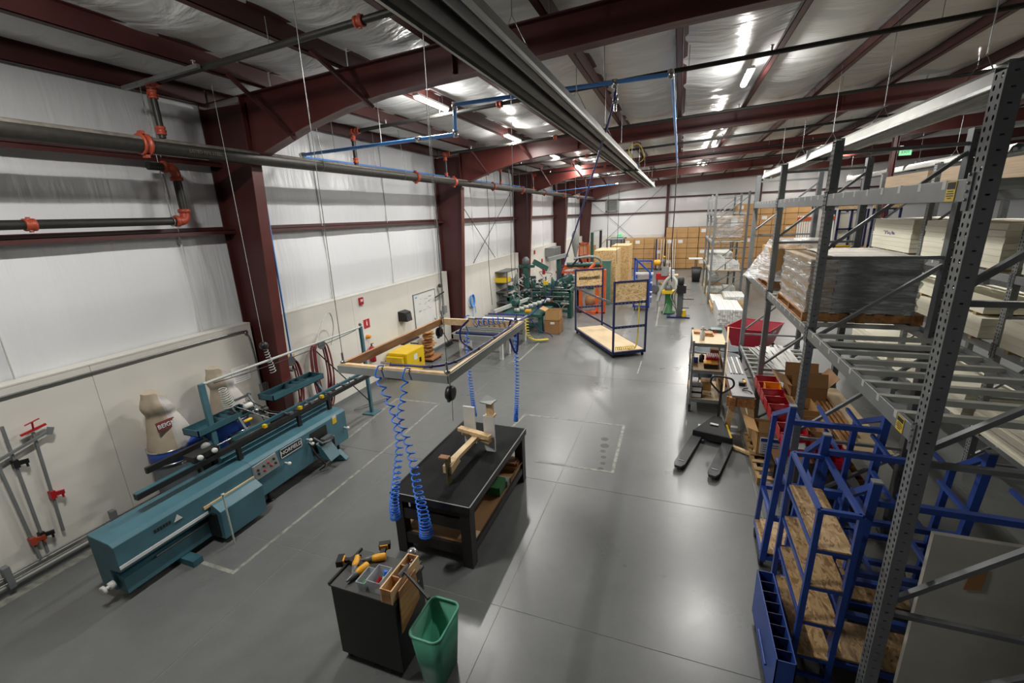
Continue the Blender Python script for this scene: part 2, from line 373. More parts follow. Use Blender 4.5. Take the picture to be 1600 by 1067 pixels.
# left wall: facing sheet bulging softly between the girts, seams every bay
GZ = [2.3, 4.02, 5.15, 6.1]
def wl(u, v):
    y = Y0 + (Y1 - Y0) * u; z = 6.35 * v
    bul = 0.0
    for a, c in zip([0] + GZ, GZ):
        if a <= z < c: t = (z - a) / (c - a); bul = math.sin(PI * t)
    return (-0.02 - 0.07 * (1 - bul) * 0.4 + 0.02 * wrinkle(y * 1.4, z, 1.6) + 0.012 * bul, y, z)
mb = MB(); mb.grid(wl, 260, 44); mb.sm = False
mb.box(-0.3, Y0, -0.1, -0.15, Y1, 6.4)
wall_l = struct(mb.obj('wall_left', M_WALL))
for y in (2.6, 4.9, 8.0, 10.4, 15.8, 18.2, 23, 25.4, 30.5, 33):
    b = MB(); b.box(-0.03, y - .004, 2.4, 0.012, y + .004, 6.0); b.obj('sheet_seam', M_WHITE, wall_l)
COLY = [-1.75, 5.75, 13.25, 20.5, 27.75, 35.9]
# wainscot of full-height white boards between the columns
bays = [(-5.9, -1.9), (-1.6, 5.64), (6.0, 13.12), (13.55, 20.36), (20.65, 27.62), (27.9, 35.75)]
for a, c in bays:
    n = max(1, round((c - a) / 2.44)); w_ = (c - a) / n
    for i in range(n):
        b = MB(); b.box(0.14, a + i * w_ + .003, 0.1, 0.2, a + (i + 1) * w_ - .003, 2.41); b.obj('wainscot_board', M_PANEL, wall_l)
    b = MB(); b.box(-0.02, a, 2.41, 0.205, c, 2.43); b.obj('cap_rail', M_PANEL, wall_l)
for k, (a, c) in enumerate(bays):
    b = MB(); b.box(0.0, a, 0.0, 0.205, c, 0.1)
    if k == 0: bb = struct(b.obj('baseboard_left', M_STEEL))
    else: b.obj('baseboard_length', M_STEEL, bb)
# back wall
def wb(u, v):
    x = -0.3 + (XR + 0.3) * u; z = 9 * v
    bul = 0.0
    for a, c in zip([0, 4.05, 5.15], [4.05, 5.15, 9]):
        if a <= z < c: bul = math.sin(PI * (z - a) / (c - a))
    return (x, Y1 + 0.06 * (1 - bul) + 0.03 * wrinkle(x * 1.3 + 50, z, 1.5), z)
mb = MB(); mb.grid(wb, 130, 40); mb.sm = False; mb.box(-0.3, Y1 + .2, -0.1, XR, Y1 + .4, 9); wall_b = struct(mb.obj('wall_back', M_WALL))
for i in range(11):
    b = MB(); b.box(0.1 + i * 2.44, Y1 - .06, 0.0, 0.1 + (i + 1) * 2.44 - .005, Y1 + .02, 2.4); b.obj('wainscot_board', M_PANEL, wall_b)
b = MB(); b.box(XR, Y0, -0.1, XR + .2, Y1, 9); struct(b.obj('wall_right', M_WALL))
b = MB(); b.box(-0.3, Y0 - .2, -0.1, XR, Y0, 9); struct(b.obj('wall_front', M_WALL))
# roof facing sheet sagging between the purlins
PURX = [0.12] + [1.5 + 1.45 * k for k in range(18)]
def ce(u, v):
    y = Y0 + (Y1 - Y0) * u; x = -0.3 + (XR + 0.3) * v
    bul = 0.0
    for a, c in zip(PURX, PURX[1:]):
        if a <= x < c: bul = math.sin(PI * (x - a) / (c - a))
    return (x, y, roof(x) + 0.245 - 0.11 * bul + 0.06 * noise.noise(Vector((x * 0.7, y * 1.9, 4))) * (0.3 + bul))
mb = MB(); mb.grid(ce, 300, 130); mb.sm = False
mb.hexa([(-.3, Y0, roof(0) + .5), (XR, Y0, roof(XR) + .5), (XR, Y1, roof(XR) + .5), (-.3, Y1, roof(0) + .5), (-.3, Y0, roof(0) + .6), (XR, Y0, roof(XR) + .6), (XR, Y1, roof(XR) + .6), (-.3, Y1, roof(0) + .6)])
struct(mb.obj('ceiling', M_ROOF))

# ---------------------------------------------------------------- steel frame
CN = ['behind the viewer', 'nearest, beside the trim saw', 'second along the wall, by the whiteboard', 'third along the wall, past the green machines', 'fourth along the wall', 'in the far left corner']
def i_seg(b, p, q, d0, d1, fw, up, t=0.02, tw=0.012):
    pass
for k, y in enumerate(COLY):
    t = T('steel_column', 'dark red tapered steel column, ' + CN[k], 'column', (0.1, y, 0))
    xi = lambda z: 0.6 + 0.062 * z
    web = MB(); web.prism([(0.03, 0), (xi(0), 0), (xi(5.95), 5.95), (0.03, 5.95)], 'y', y - .008, y + .008); web.obj('web', M_REDDK, t)
    f = MB(); f.box(0.02, y - .1, 0, 0.04, y + .1, 6.0); f.obj('outer_flange', M_REDDK, t)
    f = MB(); f.hexa([(xi(0), y - .1, 0), (xi(0) + .02, y - .1, 0), (xi(0) + .02, y + .1, 0), (xi(0), y + .1, 0), (xi(5.05), y - .1, 5.05), (xi(5.05) + .02, y - .1, 5.05), (xi(5.05) + .02, y + .1, 5.05), (xi(5.05), y + .1, 5.05)])
    f.obj('inner_flange', M_RED, t)
    bp = MB(); bp.box(-.0, y - .14, 0, 0.75, y + .14, 0.02); bp.obj('base_plate', M_REDDK, t)
    # rafter
    r = T('roof_rafter', 'deep red roof rafter with a haunched left end, ' + (ORD[k] + ' from the front of the hall'), 'rafter', (0.95, y, 5.1))
    lo = [(0.92, 5.08), (1.3, 5.22), (2.1, 5.47), (2.9, 5.65), (3.5, 5.74), (7.2, 5.98), (14.4, 6.3), (XR, 6.9)]
    poly = lo + [(XR, roof(XR)), (0.92, roof(.92))]
    wb_ = MB(); wb_.prism(poly, 'y', y - .008, y + .008); wb_.obj('web', M_RED, r)
    fb = MB()
    for (xa, za), (xb, zb) in zip(lo, lo[1:]):
        fb.hexa([(xa, y - .1, za), (xb, y - .1, zb), (xb, y + .1, zb), (xa, y + .1, za), (xa, y - .1, za + .018), (xb, y - .1, zb + .018), (xb, y + .1, zb + .018), (xa, y + .1, za + .018)])
    fb.obj('bottom_flange', M_RED, r)
    ft = MB(); xa, xb = 0.1, XR; ft.hexa([(xa, y - .1, roof(xa) - .018), (xb, y - .1, roof(xb) - .018), (xb, y + .1, roof(xb) - .018), (xa, y + .1, roof(xa) - .018), (xa, y - .1, roof(xa)), (xb, y - .1, roof(xb)), (xb, y + .1, roof(xb)), (xa, y + .1, roof(xa))])
    ft.obj('top_flange', M_REDDK, r)
    for x in (0.92, 4.6, 10.75):
        st = MB(); zz = 5.1 if x < 1 else roof(x) - .36; st.box(x - .01, y - .09, zz, x + .01, y + .09, roof(x) - .02); st.obj('stiffener', M_RED, r)
    if k in (1, 2, 3, 4):
        for px_, dz in ((1.5, .6), (2.95, .42)):
            br = MB(); br.bar((px_ + .05, y - .75, roof(px_) + .02), (px_ + .35, y - .02, 5.35 if px_ < 2 else 5.62), .05, .05); br.obj('flange_brace', M_REDDK, r)
for k, y in ((3, 20.5), (4, 27.75)):
    t = T('steel_column', 'slender red interior column beyond the racks, ' + ('nearer of two' if k == 3 else 'farther of two'), 'column', (14.4, y, 0))
    c = MB(); c.box(14.33, y - .008, 0, 14.47, y + .008, 6.3); c.obj('web', M_RED, t)
    for s_ in (14.32, 14.46):
        c = MB(); c.box(s_, y - .09, 0, s_ + .02, y + .09, 6.32); c.obj('flange', M_RED, t)
for k, x in enumerate((6.5, 12.6, 18.5)):
    b = MB(); b.box(x - .1, Y1 - .14, 0, x + .1, Y1 - .12, roof(x)); b.box(x - .008, Y1 - .12, 0, x + .008, Y1 + .02, roof(x))
    one(b, 'wind_column', M_REDDK, 'dark red wind post on the back wall, ' + ORD[k] + ' from the left corner', 'post', loc=(x, Y1 - .1, 0))
# purlins: Z sections bay by bay
for j in range(len(COLY) - 1):
    ya, yb = COLY[j], COLY[j + 1]
    if j == 0: ya = Y0 + .05
    for i, x in enumerate(PURX[:13]):
        b = MB(); z = roof(x)
        b.box(x - .004, ya + .02, z + .003, x + .004, yb - .02, z + .23); b.box(x - .09, ya + .02, z + .003, x + .004, yb - .02, z + .012); b.box(x - .004, ya + .02, z + .22, x + .07, yb - .02, z + .23)
        b.box(x - .09, ya + .02, z + .003, x - .082, yb - .02, z + .03)
        one(b, 'eave_strut' if i == 0 else 'roof_purlin', M_REDDK, 'dark red %s, %s roof bay from the front' % ('eave strut above the left wall' if i == 0 else ORD[i - 1] + ' roof purlin from the left wall', ORD[j]), 'purlin', 'roof purlins', loc=(x, (ya + yb) / 2, z))
# girts on the left wall
for j in range(len(COLY) - 1):
    ya, yb = COLY[j], COLY[j + 1]
    if j == 0: ya = Y0 + .05
    for gz, nm in ((4.05, 'lower'), (5.12, 'upper')):
        if gz > 5 and j > 0: continue
        b = MB(); b.box(0.0, ya + .02, gz - .005, 0.2, yb - .02, gz + .005); b.box(0.19, ya + .02, gz - .06, .2, yb - .02, gz + .005); b.box(0.0, ya + .02, gz, .01, yb - .02, gz + .06)
        one(b, 'wall_girt', M_REDDK, 'dark red %s girt on the left wall, %s bay from the front' % (nm, ORD[j]), 'girt', 'wall girts', loc=(0, (ya + yb) / 2, gz))
for gz, nm in ((4.05, 'lower'), (5.12, 'upper')):
    for (xa, xb) in ((0.1, 6.38), (6.62, 12.48), (12.72, 18.38), (18.62, XR)):
        b = MB(); b.box(xa, Y1 - .14, gz - .005, xb, Y1 + .03, gz + .005); b.box(xa, Y1 - .14, gz - .1, xb, Y1 - .13, gz + .005)
        one(b, 'wall_girt', M_REDDK, 'dark red %s girt on the back wall, starting %s' % (nm, {0.1: 'at the left corner', 6.62: 'at the first wind post', 12.72: 'at the second wind post', 18.62: 'at the third wind post'}[xa]), 'girt', 'wall girts', loc=((xa + xb) / 2, Y1 - .1, gz))
# cross-bracing cables
for nm, p, q in (('falling away from the second column of the left wall', (0.12, 13.6, 5.4), (0.12, 17.6, 2.46)), ('rising toward the third column of the left wall', (0.17, 20.1, 5.4), (0.17, 15.3, 2.46)),
                 ('running down to the right on the back wall', (0.6, Y1 - .16, 5.15), (4.6, Y1 - .16, 1.7)), ('running up to the first wind post on the back wall', (1.6, Y1 - .18, 1.7), (6.3, Y1 - .18, 6.0))):
    b = MB(); b.tube([p, q], 0.012, 6); one(b, 'brace_rod', M_BLACKPIPE, 'thin cross brace rod ' + nm, 'rod', loc=p)

# ---------------------------------------------------------------- strip lights (the hall's own light)
def led_light(x, y, label, on=True):
    z = roof(x) - .12
    t = T('strip_light', label, 'light', (x, y, z), 'LED strip lights under the roof')
    h = MB(); h.prism([(x - .06, z + .06), (x + .06, z + .06), (x + .045, z + .1), (x - .045, z + .1)], 'y', y - .55, y + .55); h.obj('housing', M_WHITE, t)
    d = MB(); d.prism([(x - .055, z + .06), (x - .05, z + .03), (x - .025, z + .01), (x + .025, z + .01), (x + .05, z + .03), (x + .055, z + .06)], 'y', y - .52, y + .52); d.obj('diffuser', M_LED, t)
    for s_ in (-.4, .4): c = MB(); c.tube([(x, y + s_, z + .1), (x, y + s_, roof(x) + .15)], .004, 5); c.obj('hanger', M_GALV, t)
    l = bpy.data.lights.new('led_lamp', 'AREA'); l.shape = 'RECTANGLE'; l.size = .1; l.size_y = 1.0; l.energy = LED_W; l.color = (1.0, 0.97, 0.92)
    lo_ = bpy.data.objects.new('led_lamp', l); COL.objects.link(lo_); lo_.parent = t; lo_.location = (0, 0, 0.0)
    l2 = bpy.data.lights.new('led_glow', 'POINT'); l2.energy = LED_P; l2.shadow_soft_size = .06; l2.color = (1.0, 0.97, 0.92)
    g_ = bpy.data.objects.new('led_glow', l2); COL.objects.link(g_); g_.parent = t; g_.location = (0, 0, -.08)
LY = [2.0, 7.7, 11.9, 16.2, 20.3, 24.6, 28.8, 33]
for i, y in enumerate(LY):
    led_light(3.15, y, 'white LED strip light, %s from the front in the left row' % ORD[i])
for i, y in enumerate([9.9, 14.7, 18.4, 22, 26.2, 30.4]):
    led_light(8.4, y, 'white LED strip light, %s from the front in the middle row' % ORD[i])
for i, y in enumerate([8, 12.4, 17.4, 22.5, 28, 33]):
    led_light(14.95, y, 'white LED strip light, %s from the front in the right row' % ORD[i])
# ================================================================ pipework along the left side
def coupling(b, c, r, axis):
    prof = [(r, -.05), (r * 1.28, -.05), (r * 1.28, -.025), (r * 1.12, -.02), (r * 1.12, .02), (r * 1.28, .025), (r * 1.28, .05), (r, .05)]
    b.lathe(c, prof, 14, axis, cap=False)
    e = {'y': [(0, 0, 1), (0, 0, -1)], 'x': [(0, 0, 1), (0, 0, -1)], 'z': [(0, 1, 0), (0, -1, 0)]}[axis]
    for v in e:
        p = Vector(c) + Vector(v) * r * 1.2; q = p + Vector(v) * r * .35; b.bar(p, q, r * .5, r * .7)
RZ = 5.12
t = T('sprinkler_main', 'thick dusty black sprinkler main pipe running along the left wall', 'pipe', (1.08, 15, RZ))
b = MB(); b.tube([(1.08, Y0, RZ - .03), (1.08, 35.6, RZ + .1)], .1, 18); b.obj('pipe', M_DUSTPIPE, t)
b = MB(); b.grid(lambda u, v: (1.08 + .1015 * math.cos(PI * (.16 + .6 * v)), Y0 + (35.6 - Y0) * u, RZ - .03 + .13 * u + .1015 * math.sin(PI * (.16 + .6 * v))), 4, 8); b.obj('lit_dust_band', M_LITDUST, t)  # pale band: settled dust, with lamp light on the upper side painted in
for y in (4.02, 10.3, 12.37, 15.4, 18.6, 22, 26, 30):
    b = MB(); coupling(b, (1.08, y, RZ - .005 + .003 * y), .1, 'y'); b.obj('coupling', M_ORANGEC, t)
for y in (7, 9.7, 14.2, 17, 20, 24, 28):
    b = MB(); z = RZ + .003 * y; b.tube([(1.08 + .108 * math.cos(a), y, z + .108 * math.sin(a)) for a in [PI + i * PI / 8 for i in range(9)]] + [(1.08, y, roof(1.1) + .1)], .006, 5); b.obj('hanger', M_GALV, t)
text('pipe_stencil', 'LISTED PIPE STEEL', M_LITDUST, t, (1.183, 4.75, RZ - .02), .06, (PI / 2, 0, PI / 2))
BR = [(4.27, 'nearest'), (8.05, 'second'), (11.95, 'third'), (16.2, 'fourth'), (20.2, 'fifth'), (24.4, 'sixth'), (28.5, 'seventh')]
for y, nm in BR:
    t = T('sprinkler_branch', 'thin black sprinkler branch rising off the main pipe, %s from the viewer' % nm, 'pipe', (1.08, y, 5.25))
    zb = lambda x: 5.86 + .044 * (x - 1)
    b = MB(); b.tube([(1.08, y, RZ + .11), (1.08, y, 5.84)], .04, 10); b.obj('riser', M_BLACKPIPE, t)
    b = MB(); b.tube([(1.05, y, zb(1.05)), (15, y, zb(15))], .035, 10); b.obj('branch_pipe', M_BLACKPIPE, t)
    for c, ax in (((1.08, y, RZ + .2), 'z'), ((1.08, y, 5.74), 'z'), ((1.2, y, zb(1.2)), 'x'), ((4.3, y, zb(4.3)), 'x')):
        b = MB(); coupling(b, c, .042, ax); b.obj('coupling', M_ORANGEC, t)
    b = MB(); b.lathe((1.08, y, 5.86), [(0, -.06), (.05, -.05), (.06, 0), (.05, .05), (0, .06)], 12); b.obj('elbow', M_ORANGEC, t)
    for x in (1.9, 5.2, 8.5, 11.8):
        b = MB(); b.cyl((x, y, zb(x) + .03), (x, y, zb(x) + .09), .014); b.lathe((x, y, zb(x) + .09), [(.012, 0), (.028, .004), (.028, .008), (.004, .02)], 10); h = b.obj('sprinkler_head', M_CHROME, t)
    if y < 5:
        b = MB(); b.bar((.75, y - .12, 5.82), (2.1, y - .1, 5.89), .045, .045); b.obj('strut_brace', M_GALV, t)
    for x in (3.1, 7.4, 10.4):
        b = MB(); b.tube([(x, y, zb(x)), (x, y, roof(x) + .1)], .005, 5); b.obj('hanger', M_GALV, t)
# low return pipe close to the wall, ending in two elbows
t = T('sprinkler_loop', 'black low pipe on the near wall turning up through two orange elbows', 'pipe', (.3, 2, 4.2))
b = MB(); b.tube([(.3, Y0, 4.19), (.3, 4.78, 4.215)], .055, 14); b.tube([(.3, 4.86, 4.32), (.3, 4.86, 4.9)], .055, 14); b.tube([(.3, 4.78, 4.98), (.3, 4.5, 4.975)], .055, 14); b.obj('pipe', M_BLACKPIPE, t)
for pts in ([(.3, 4.72, 4.215), (.3, 4.8, 4.22), (.3, 4.85, 4.27), (.3, 4.86, 4.36)], [(.3, 4.86, 4.82), (.3, 4.855, 4.92), (.3, 4.81, 4.97), (.3, 4.72, 4.98)]):
    b = MB(); b.tube(smooth_path(pts, 4), .066, 14); b.lathe(pts[0], [(.055, -.03), (.082, -.025), (.082, .025), (.055, .03)], 14, 'y' if pts[0][1] < 4.8 else 'z'); b.lathe(pts[-1], [(.055, -.03), (.082, -.025), (.082, .025), (.055, .03)], 14, 'z' if pts[-1][1] > 4.8 else 'y'); b.obj('elbow', M_ORANGEC, t)
for y in (3.05, .4):
    b = MB(); coupling(b, (.3, y, 4.208), .056, 'y'); b.obj('coupling', M_ORANGEC, t)
for y in (2.55, 4.65, -1.2):
    b = MB(); b.tube([(.3 + .065 * math.cos(a), y, 4.21 + .065 * math.sin(a)) for a in [PI / 2 + i * PI / 6 for i in range(13)]], .008, 5); b.tube([(.3, y, 4.28), (.3, y, roof(.3) + .05)], .006, 6); b.obj('hanger', M_GALV, t)
b = MB(); b.bar((.05, 2.55, 4.33), (.36, 2.55, 4.33), .05, .05); b.bar((.05, 2.3, 4.33), (.3, 2.6, 4.33), .04, .04); b.obj('strut_bracket', M_GALV, t)
# blue compressed-air lines
t = T('air_line', 'blue compressed air pipe stepping up across the roof and down the hall', 'pipe', (3.9, 7.0, 5.4))
b = MB(); b.tube([(.42, 7.28, 5.4), (3.9, 7.0, 5.4)], .03, 10); b.tube([(3.93, 6.98, 5.44), (3.96, 6.95, 5.78)], .03, 10); b.tube([(3.98, 6.95, 5.82), (7.16, 6.95, 5.82)], .03, 10); b.tube([(7.2, 6.98, 5.8), (7.2, 18.8, 5.8)], .028, 10); b.obj('pipe', M_AIRBLUE, t)
for c in ((.45, 7.28, 5.4), (3.92, 7.0, 5.41), (3.96, 6.95, 5.8), (7.18, 6.95, 5.82), (3.2, 7.05, 5.4), (6.45, 6.95, 5.8)):
    b = MB(); b.lathe(c, [(0, -.06), (.04, -.055), (.045, 0), (.04, .055), (0, .06)], 10, 'x' if c[0] in (3.2, .45) else 'z'); b.obj('fitting', M_CHROME, t)
for x, y, z in ((1.3, 7.2, 5.43), (2.4, 7.12, 5.43), (5.1, 6.95, 5.85), (6.3, 6.95, 5.85), (7.2, 10, 5.83), (7.2, 15, 5.83)):
    b = MB(); b.tube([(x, y, z - .07), (x + .03, y, z - .03), (x, y, z), (x, y, roof(x) + .12)], .006, 5); b.obj('hanger', M_GALV, t)
t = T('air_line', 'long pale blue air pipe following the sprinkler main to the far wall', 'pipe', (.5, 18, 5.36))
b = MB(); b.tube([(.45, 7.28, 5.36), (.62, 26, 5.42)], .022, 8); b.tube([(.6, 25.9, 5.42), (3.9, 26.2, 5.62)], .02, 8); b.obj('pipe', M_AIRBLUE, t)
for y in (9.5, 12.3, 16, 20): b = MB(); b.tube([(.5, y, 5.36), (.5, y, roof(.5) + .1)], .005, 5); b.obj('hanger', M_GALV, t)
t = T('air_drop', 'straight blue air pipe dropping down beside the nearest column', 'pipe', (.5, 6.1, 1.2))
b = MB(); b.tube([(.55, 6.15, 5.08), (.36, 6.25, 1.45)], .017, 8); b.obj('pipe', M_AIRBLUE, t)
b = MB(); b.tube([(.36, 6.25, 1.45), (.36, 6.25, 1.32)], .02, 8); b.box(.2, 6.2, 1.3, .38, 6.32, 1.34); b.obj('valve', M_GALV, t)
# hose hanging from the air line to the roller table, and the far drop at the drill presses
p = smooth_path([(6.46, 6.95, 5.72), (6.4, 7.05, 5.5), (5.9, 8.6, 4.9), (4.9, 11.2, 3.5), (4.1, 12.6, 2.2), (3.3, 13.0, 1.2), (2.75, 12.2, .95)], 8)
t = T('air_hose', 'dark blue hose slung from the roof down to the roller table', 'hose', (6.46, 6.95, 5.8))
b = MB(); b.tube(p, .018, 8); b.obj('hose', M_HOSENAVY, t)
b = MB(); b.cyl((6.46, 6.95, 5.8), (6.46, 6.95, 5.45), .022); b.lathe((6.46, 6.95, 5.6), [(.022, -.06), (.04, -.05), (.04, .05), (.022, .06)], 10); b.obj('coupler', M_CHROME, t)
b = MB(); b.tube(smooth_path([(7.2, 18.8, 5.8), (7.2, 18.8, 4.2), (7.18, 18.75, 2.6), (7.25, 18.7, 1.35)], 5), .02, 7)
one(b, 'air_hose', M_BLACKPIPE, 'dark hose dropping straight down to the drill presses', 'hose', loc=(7.2, 18.8, 3))
for k, (x, y, z0, wob, lb) in enumerate([(.9, 15.2, .9, .05, 'thin dark drop cable left of the brace cross, reaching the roller table'), (1.1, 17.0, 1.5, .03, 'thin dark drop cable hanging over the shelf by the green machine'),
        (1.3, 18.6, 1.4, .0, 'thin dark drop cable nearest the third column'), (2.0, 22.6, 1.8, .04, 'thin grey drop cable before the fourth column'),
        (2.6, 24.6, 1.4, .1, 'thin dark drop cable swaying left of the far mast'), (4.15, 22.4, 2.2, .0, 'thin grey drop cable hanging beside the far mast'), (4.9, 20.2, 1.9, .02, 'thin black cable hanging in front of the strand board stacks')]):
    b = MB(); b.tube(smooth_path([(x, y, roof(x) + .1), (x + wob, y, 4), (x - wob, y, 2.6), (x, y, z0)], 5), .01, 6)
    one(b, 'drop_cable', M_BLACKPIPE if k != 3 else M_GREY, lb, 'cable', loc=(x, y, z0))
# conduit on the boards, floor conduit
b = MB(); b.tube(smooth_path([(.085, -1.5, 2.27), (.085, 3, 2.28), (.085, 5.35, 2.28), (.085, 5.55, 2.22), (.085, 5.62, 2.05), (.085, 5.66, 1.2)], 5), .014, 8)
one(b, 'conduit', M_GALV, 'thin grey conduit along the near wall boards bending down at the column', 'conduit', loc=(.08, 3, 2.28))
t = T('floor_rail', 'pair of slim grey rails running low along the near wall', 'rail', (.1, 1, .1))
for x, z in ((.1, .17), (.13, .1)):
    b = MB(); b.tube([(x, Y0 + .1, z), (x, 4.3, z)], .012, 7); b.obj('rail', M_GALV, t)
for y in (1.9, 2.98): b = MB(); b.box(.06, y - .03, .02, .15, y + .03, .3); b.obj('bracket', M_STEEL, t)
b = MB(); b.box(.06, 5.68, 1.0, .14, 5.82, 1.2); one(b, 'junction_box', M_GALV, 'small grey junction box at the lower end of the wall conduit', 'box', loc=(.06, 5.75, 1.1))
# sign with red print + white notice by the column
t = T('wall_notice', 'white notice with red heading on the boards behind the trim saw', 'sign', (.07, 5.38, 1.5))
b = MB(); b.box(.062, 5.2, 1.38, .07, 5.55, 1.66); b.obj('sheet', mat('bright_notice', 'f4f4f2', .5, var=.02), t)
text('heading', 'IN FEED', M_REDINK, t, (.073, 5.38, 1.58), .09, (PI / 2, 0, PI / 2))
b = MB()
for z in (1.48, 1.445, 1.41): b.box(.07, 5.25, z, .0715, 5.5, z + .008)
b.obj('small_print', M_GREY, t)
# bar clamps hung on the wall
def bar_clamp(y0, z0, y1, z1, label, mh, spots):
    t = T('bar_clamp', label, 'clamp', (.1, y0, z0))
    b = MB(); b.bar((.1, y0, z0), (.1, y1, z1), .025, .03); b.obj('bar', M_STEEL, t)
    p, q = Vector((.1, y0, z0)), Vector((.1, y1, z1)); d = (q - p).normalized(); n = Vector((0, -d.z, d.y))
    for f, red in spots:
        c = p.lerp(q, f); b = MB(); b.bar(c - d * .05, c + d * .05, .05, .07); b.bar(c, c + n * .1 + Vector((.05, 0, 0)), .03, .05); b.tube([c + n * .08 + Vector((.04, 0, 0)) - d * .02, c + n * .08 + Vector((.04, 0, 0)) + d * .07], .012, 7)
        b.obj('jaw', M_REDP if red == 1 else (M_ORANGEC if red == 2 else M_BLACK), t)
    if mh:
        b = MB(); b.bar(p + Vector((.03, -.12, .02)), p + Vector((.03, .12, .06)), .025, .025); b.tube([p + Vector((.03, 0, .03)), p + Vector((.06, 0, .14))], .01, 6); b.tube([p + Vector((.06, -.07, .13)), p + Vector((.06, .07, .16))], .009, 6); b.obj('handle', M_REDP, t)
bar_clamp(2.32, 1.95, 2.3, .24, 'long grey bar clamp on the near wall with a black jaw low down', False, [(.86, 0), (.28, 0)])
bar_clamp(2.18, 1.5, 2.22, .2, 'long grey bar clamp at the picture edge with an orange jaw', False, [(.8, 2)])
bar_clamp(2.55, 1.76, 2.5, .4, 'short bar clamp with red crank and red jaw on the near wall', True, [(.62, 1)])
b = MB(); b.bar((.13, 2.1, 1.56), (.13, 2.68, 1.72), .03, .03); b.bar((.13, 2.66, 1.68), (.13, 2.7, 1.76), .05, .05)
one(b, 'clamp_bar', M_STEEL, 'grey bar lying across the tops of the hanging clamps', 'bar', loc=(.13, 2.4, 1.64))

# ================================================================ dust collector with two filter bags
t = T('dust_collector', 'blue twin-bag dust collector behind the teal trim saw', 'dust collector', (.5, 4.1, 0))
def bag(cx, cy, top, tilt, lab):
    zr = 1.0
    b = MB(); b.lathe((cx, cy, 0), [(.22, .1), (.25, .14), (.26, .5), (.255, .84)], 20); b.obj('waste_bag', M_GREYT if lab else M_DUCT, t)
    b = MB(); b.lathe((cx, cy, 0), [(.262, .84), (.275, .85), (.275, 1.02), (.262, 1.03)], 22, cap=False); b.obj('ring', M_BLUE, t)
    for z in (.83, 1.03): b = MB(); b.lathe((cx, cy, z), [(.262, -.012), (.282, -.01), (.282, .01), (.262, .012)], 22, cap=False); b.obj('band', M_CHROME, t)
    def f(u, v):
        a = 2 * PI * u; n_ = noise.noise(Vector((math.cos(a) * 2, math.sin(a) * 2, v * 4 + cy)))
        side = max(0, math.cos(a - 1.2))                       # the loose skirt falls to the far side
        if v < .6: R = .262 - .095 * v / .6 + .06 * side * math.sin(PI * v / .6); dx = 0
        else: w2 = (v - .6) / .4; R = .167 + .035 * math.sin(PI * min(1, w2 * 1.3)) - .03 * w2; dx = .05 * math.sin(PI * w2 * .6)
        z = 1.03 + (top - 1.03) * v - (.2 * side * max(0, v - .5))
        return (cx + (R + .018 * n_) * math.cos(a) + dx * .6, cy + (R + .018 * n_) * math.sin(a) - dx, z)
    b = MB(); NU, NV = 40, 26
    vs_ = [f(i / NU, j / NV) for j in range(NV + 1) for i in range(NU + 1)]
    for j in range(NV):
        for i in range(NU):
            a = 2 * PI * (i + .5) / NU; k0 = j * (NU + 1) + i
            b.cur = 1 if math.cos(a - .8) > .55 else 0
            if j == 0 and i == 0: b.v += vs_
            b.f.append([k0, k0 + 1, k0 + NU + 2, k0 + NU + 1]); b.mi.append(b.cur); b.smooth.append(True)
    b.cur = 0; rim = [f(i / 32, 1) for i in range(32)]; b.add(rim + [(cx, cy, top - .06)], [(i, (i + 1) % 32, 32) for i in range(32)], True)
    o = b.obj('filter_bag', [M_CLOTH, M_CLOTHW], t)
    return o
fb1 = bag(.5, 3.72, 1.9, .1, 1); fb2 = bag(.5, 4.68, 1.94, .1, 0)
o = MB(); o.hexa([(.7, 3.52, 1.36), (.715, 3.52, 1.36), (.715, 3.76, 1.36), (.7, 3.76, 1.36), (.68, 3.52, 1.49), (.695, 3.52, 1.49), (.695, 3.76, 1.49), (.68, 3.76, 1.49)]); o.obj('logo_patch', mat('dark_red_patch', '6b2a2a', .7), t)
text('logo_lettering', 'BEIGH', M_PAPER, t, (.71, 3.64, 1.425), .085, (PI / 2, 0, PI / 2), .006)
b = MB(); b.prism([(3.72, .86), (4.68, .86), (4.68, 1.03), (4.45, 1.08), (3.95, 1.08), (3.72, 1.03)], 'x', .3, .765); b.lathe((.62, 4.2, .8), [(.2, -.1), (.24, -.08), (.24, .1), (.18, .14)], 18, 'x'); b.obj('blower_housing', M_BLUE, t)
b = MB(); b.box(.15, 3.4, .02, .75, 4.95, .06); b.obj('base_frame', M_STEELD, t)
for x in (.22, .7):
    for y in (3.95, 4.42): b = MB(); b.bar((x, y, .06), (x, y, .86), .03, .03); b.obj('leg', M_STEELD, t)
b = MB(); b.box(.774, 3.6, .9, .778, 3.8, .99); b.obj('maker_plate', M_PAPER, t)

# ================================================================ teal trim saw
t = T('trim_saw', 'long teal trim saw machine with nameplate and red buttons by the left wall', 'machine', (1.6, 4.1, 0))
b = MB(); b.prism([(1.36, .14), (1.6, .14), (1.6, .42), (1.8, .44), (1.8, .765), (1.74, .80), (1.36, .835)], 'y', 2.22, 3.95)
b.prism([(1.36, .14), (1.8, .2), (1.8, .765), (1.74, .80), (1.36, .835)], 'y', 3.95, 5.92); b.obj('body', M_TEAL, t, bevel=.008)
b = MB(); b.prism([(1.36, .835), (1.42, .835), (1.44, .9), (1.38, .93)], 'y', 3.8, 5.9); b.obj('back_ledge', M_TEALD, t)
b = MB(); b.prism([(1.42, .1), (1.73, .1), (1.73, .3), (1.6, .36), (1.42, .36)], 'y', 2.26, 3.3); b.obj('lower_beam', M_TEAL, t)
b = MB(); b.tube([(1.745, 2.6, .33), (1.745, 3.3, .33)], .012, 7); b.obj('guide_rod', M_STEEL, t)
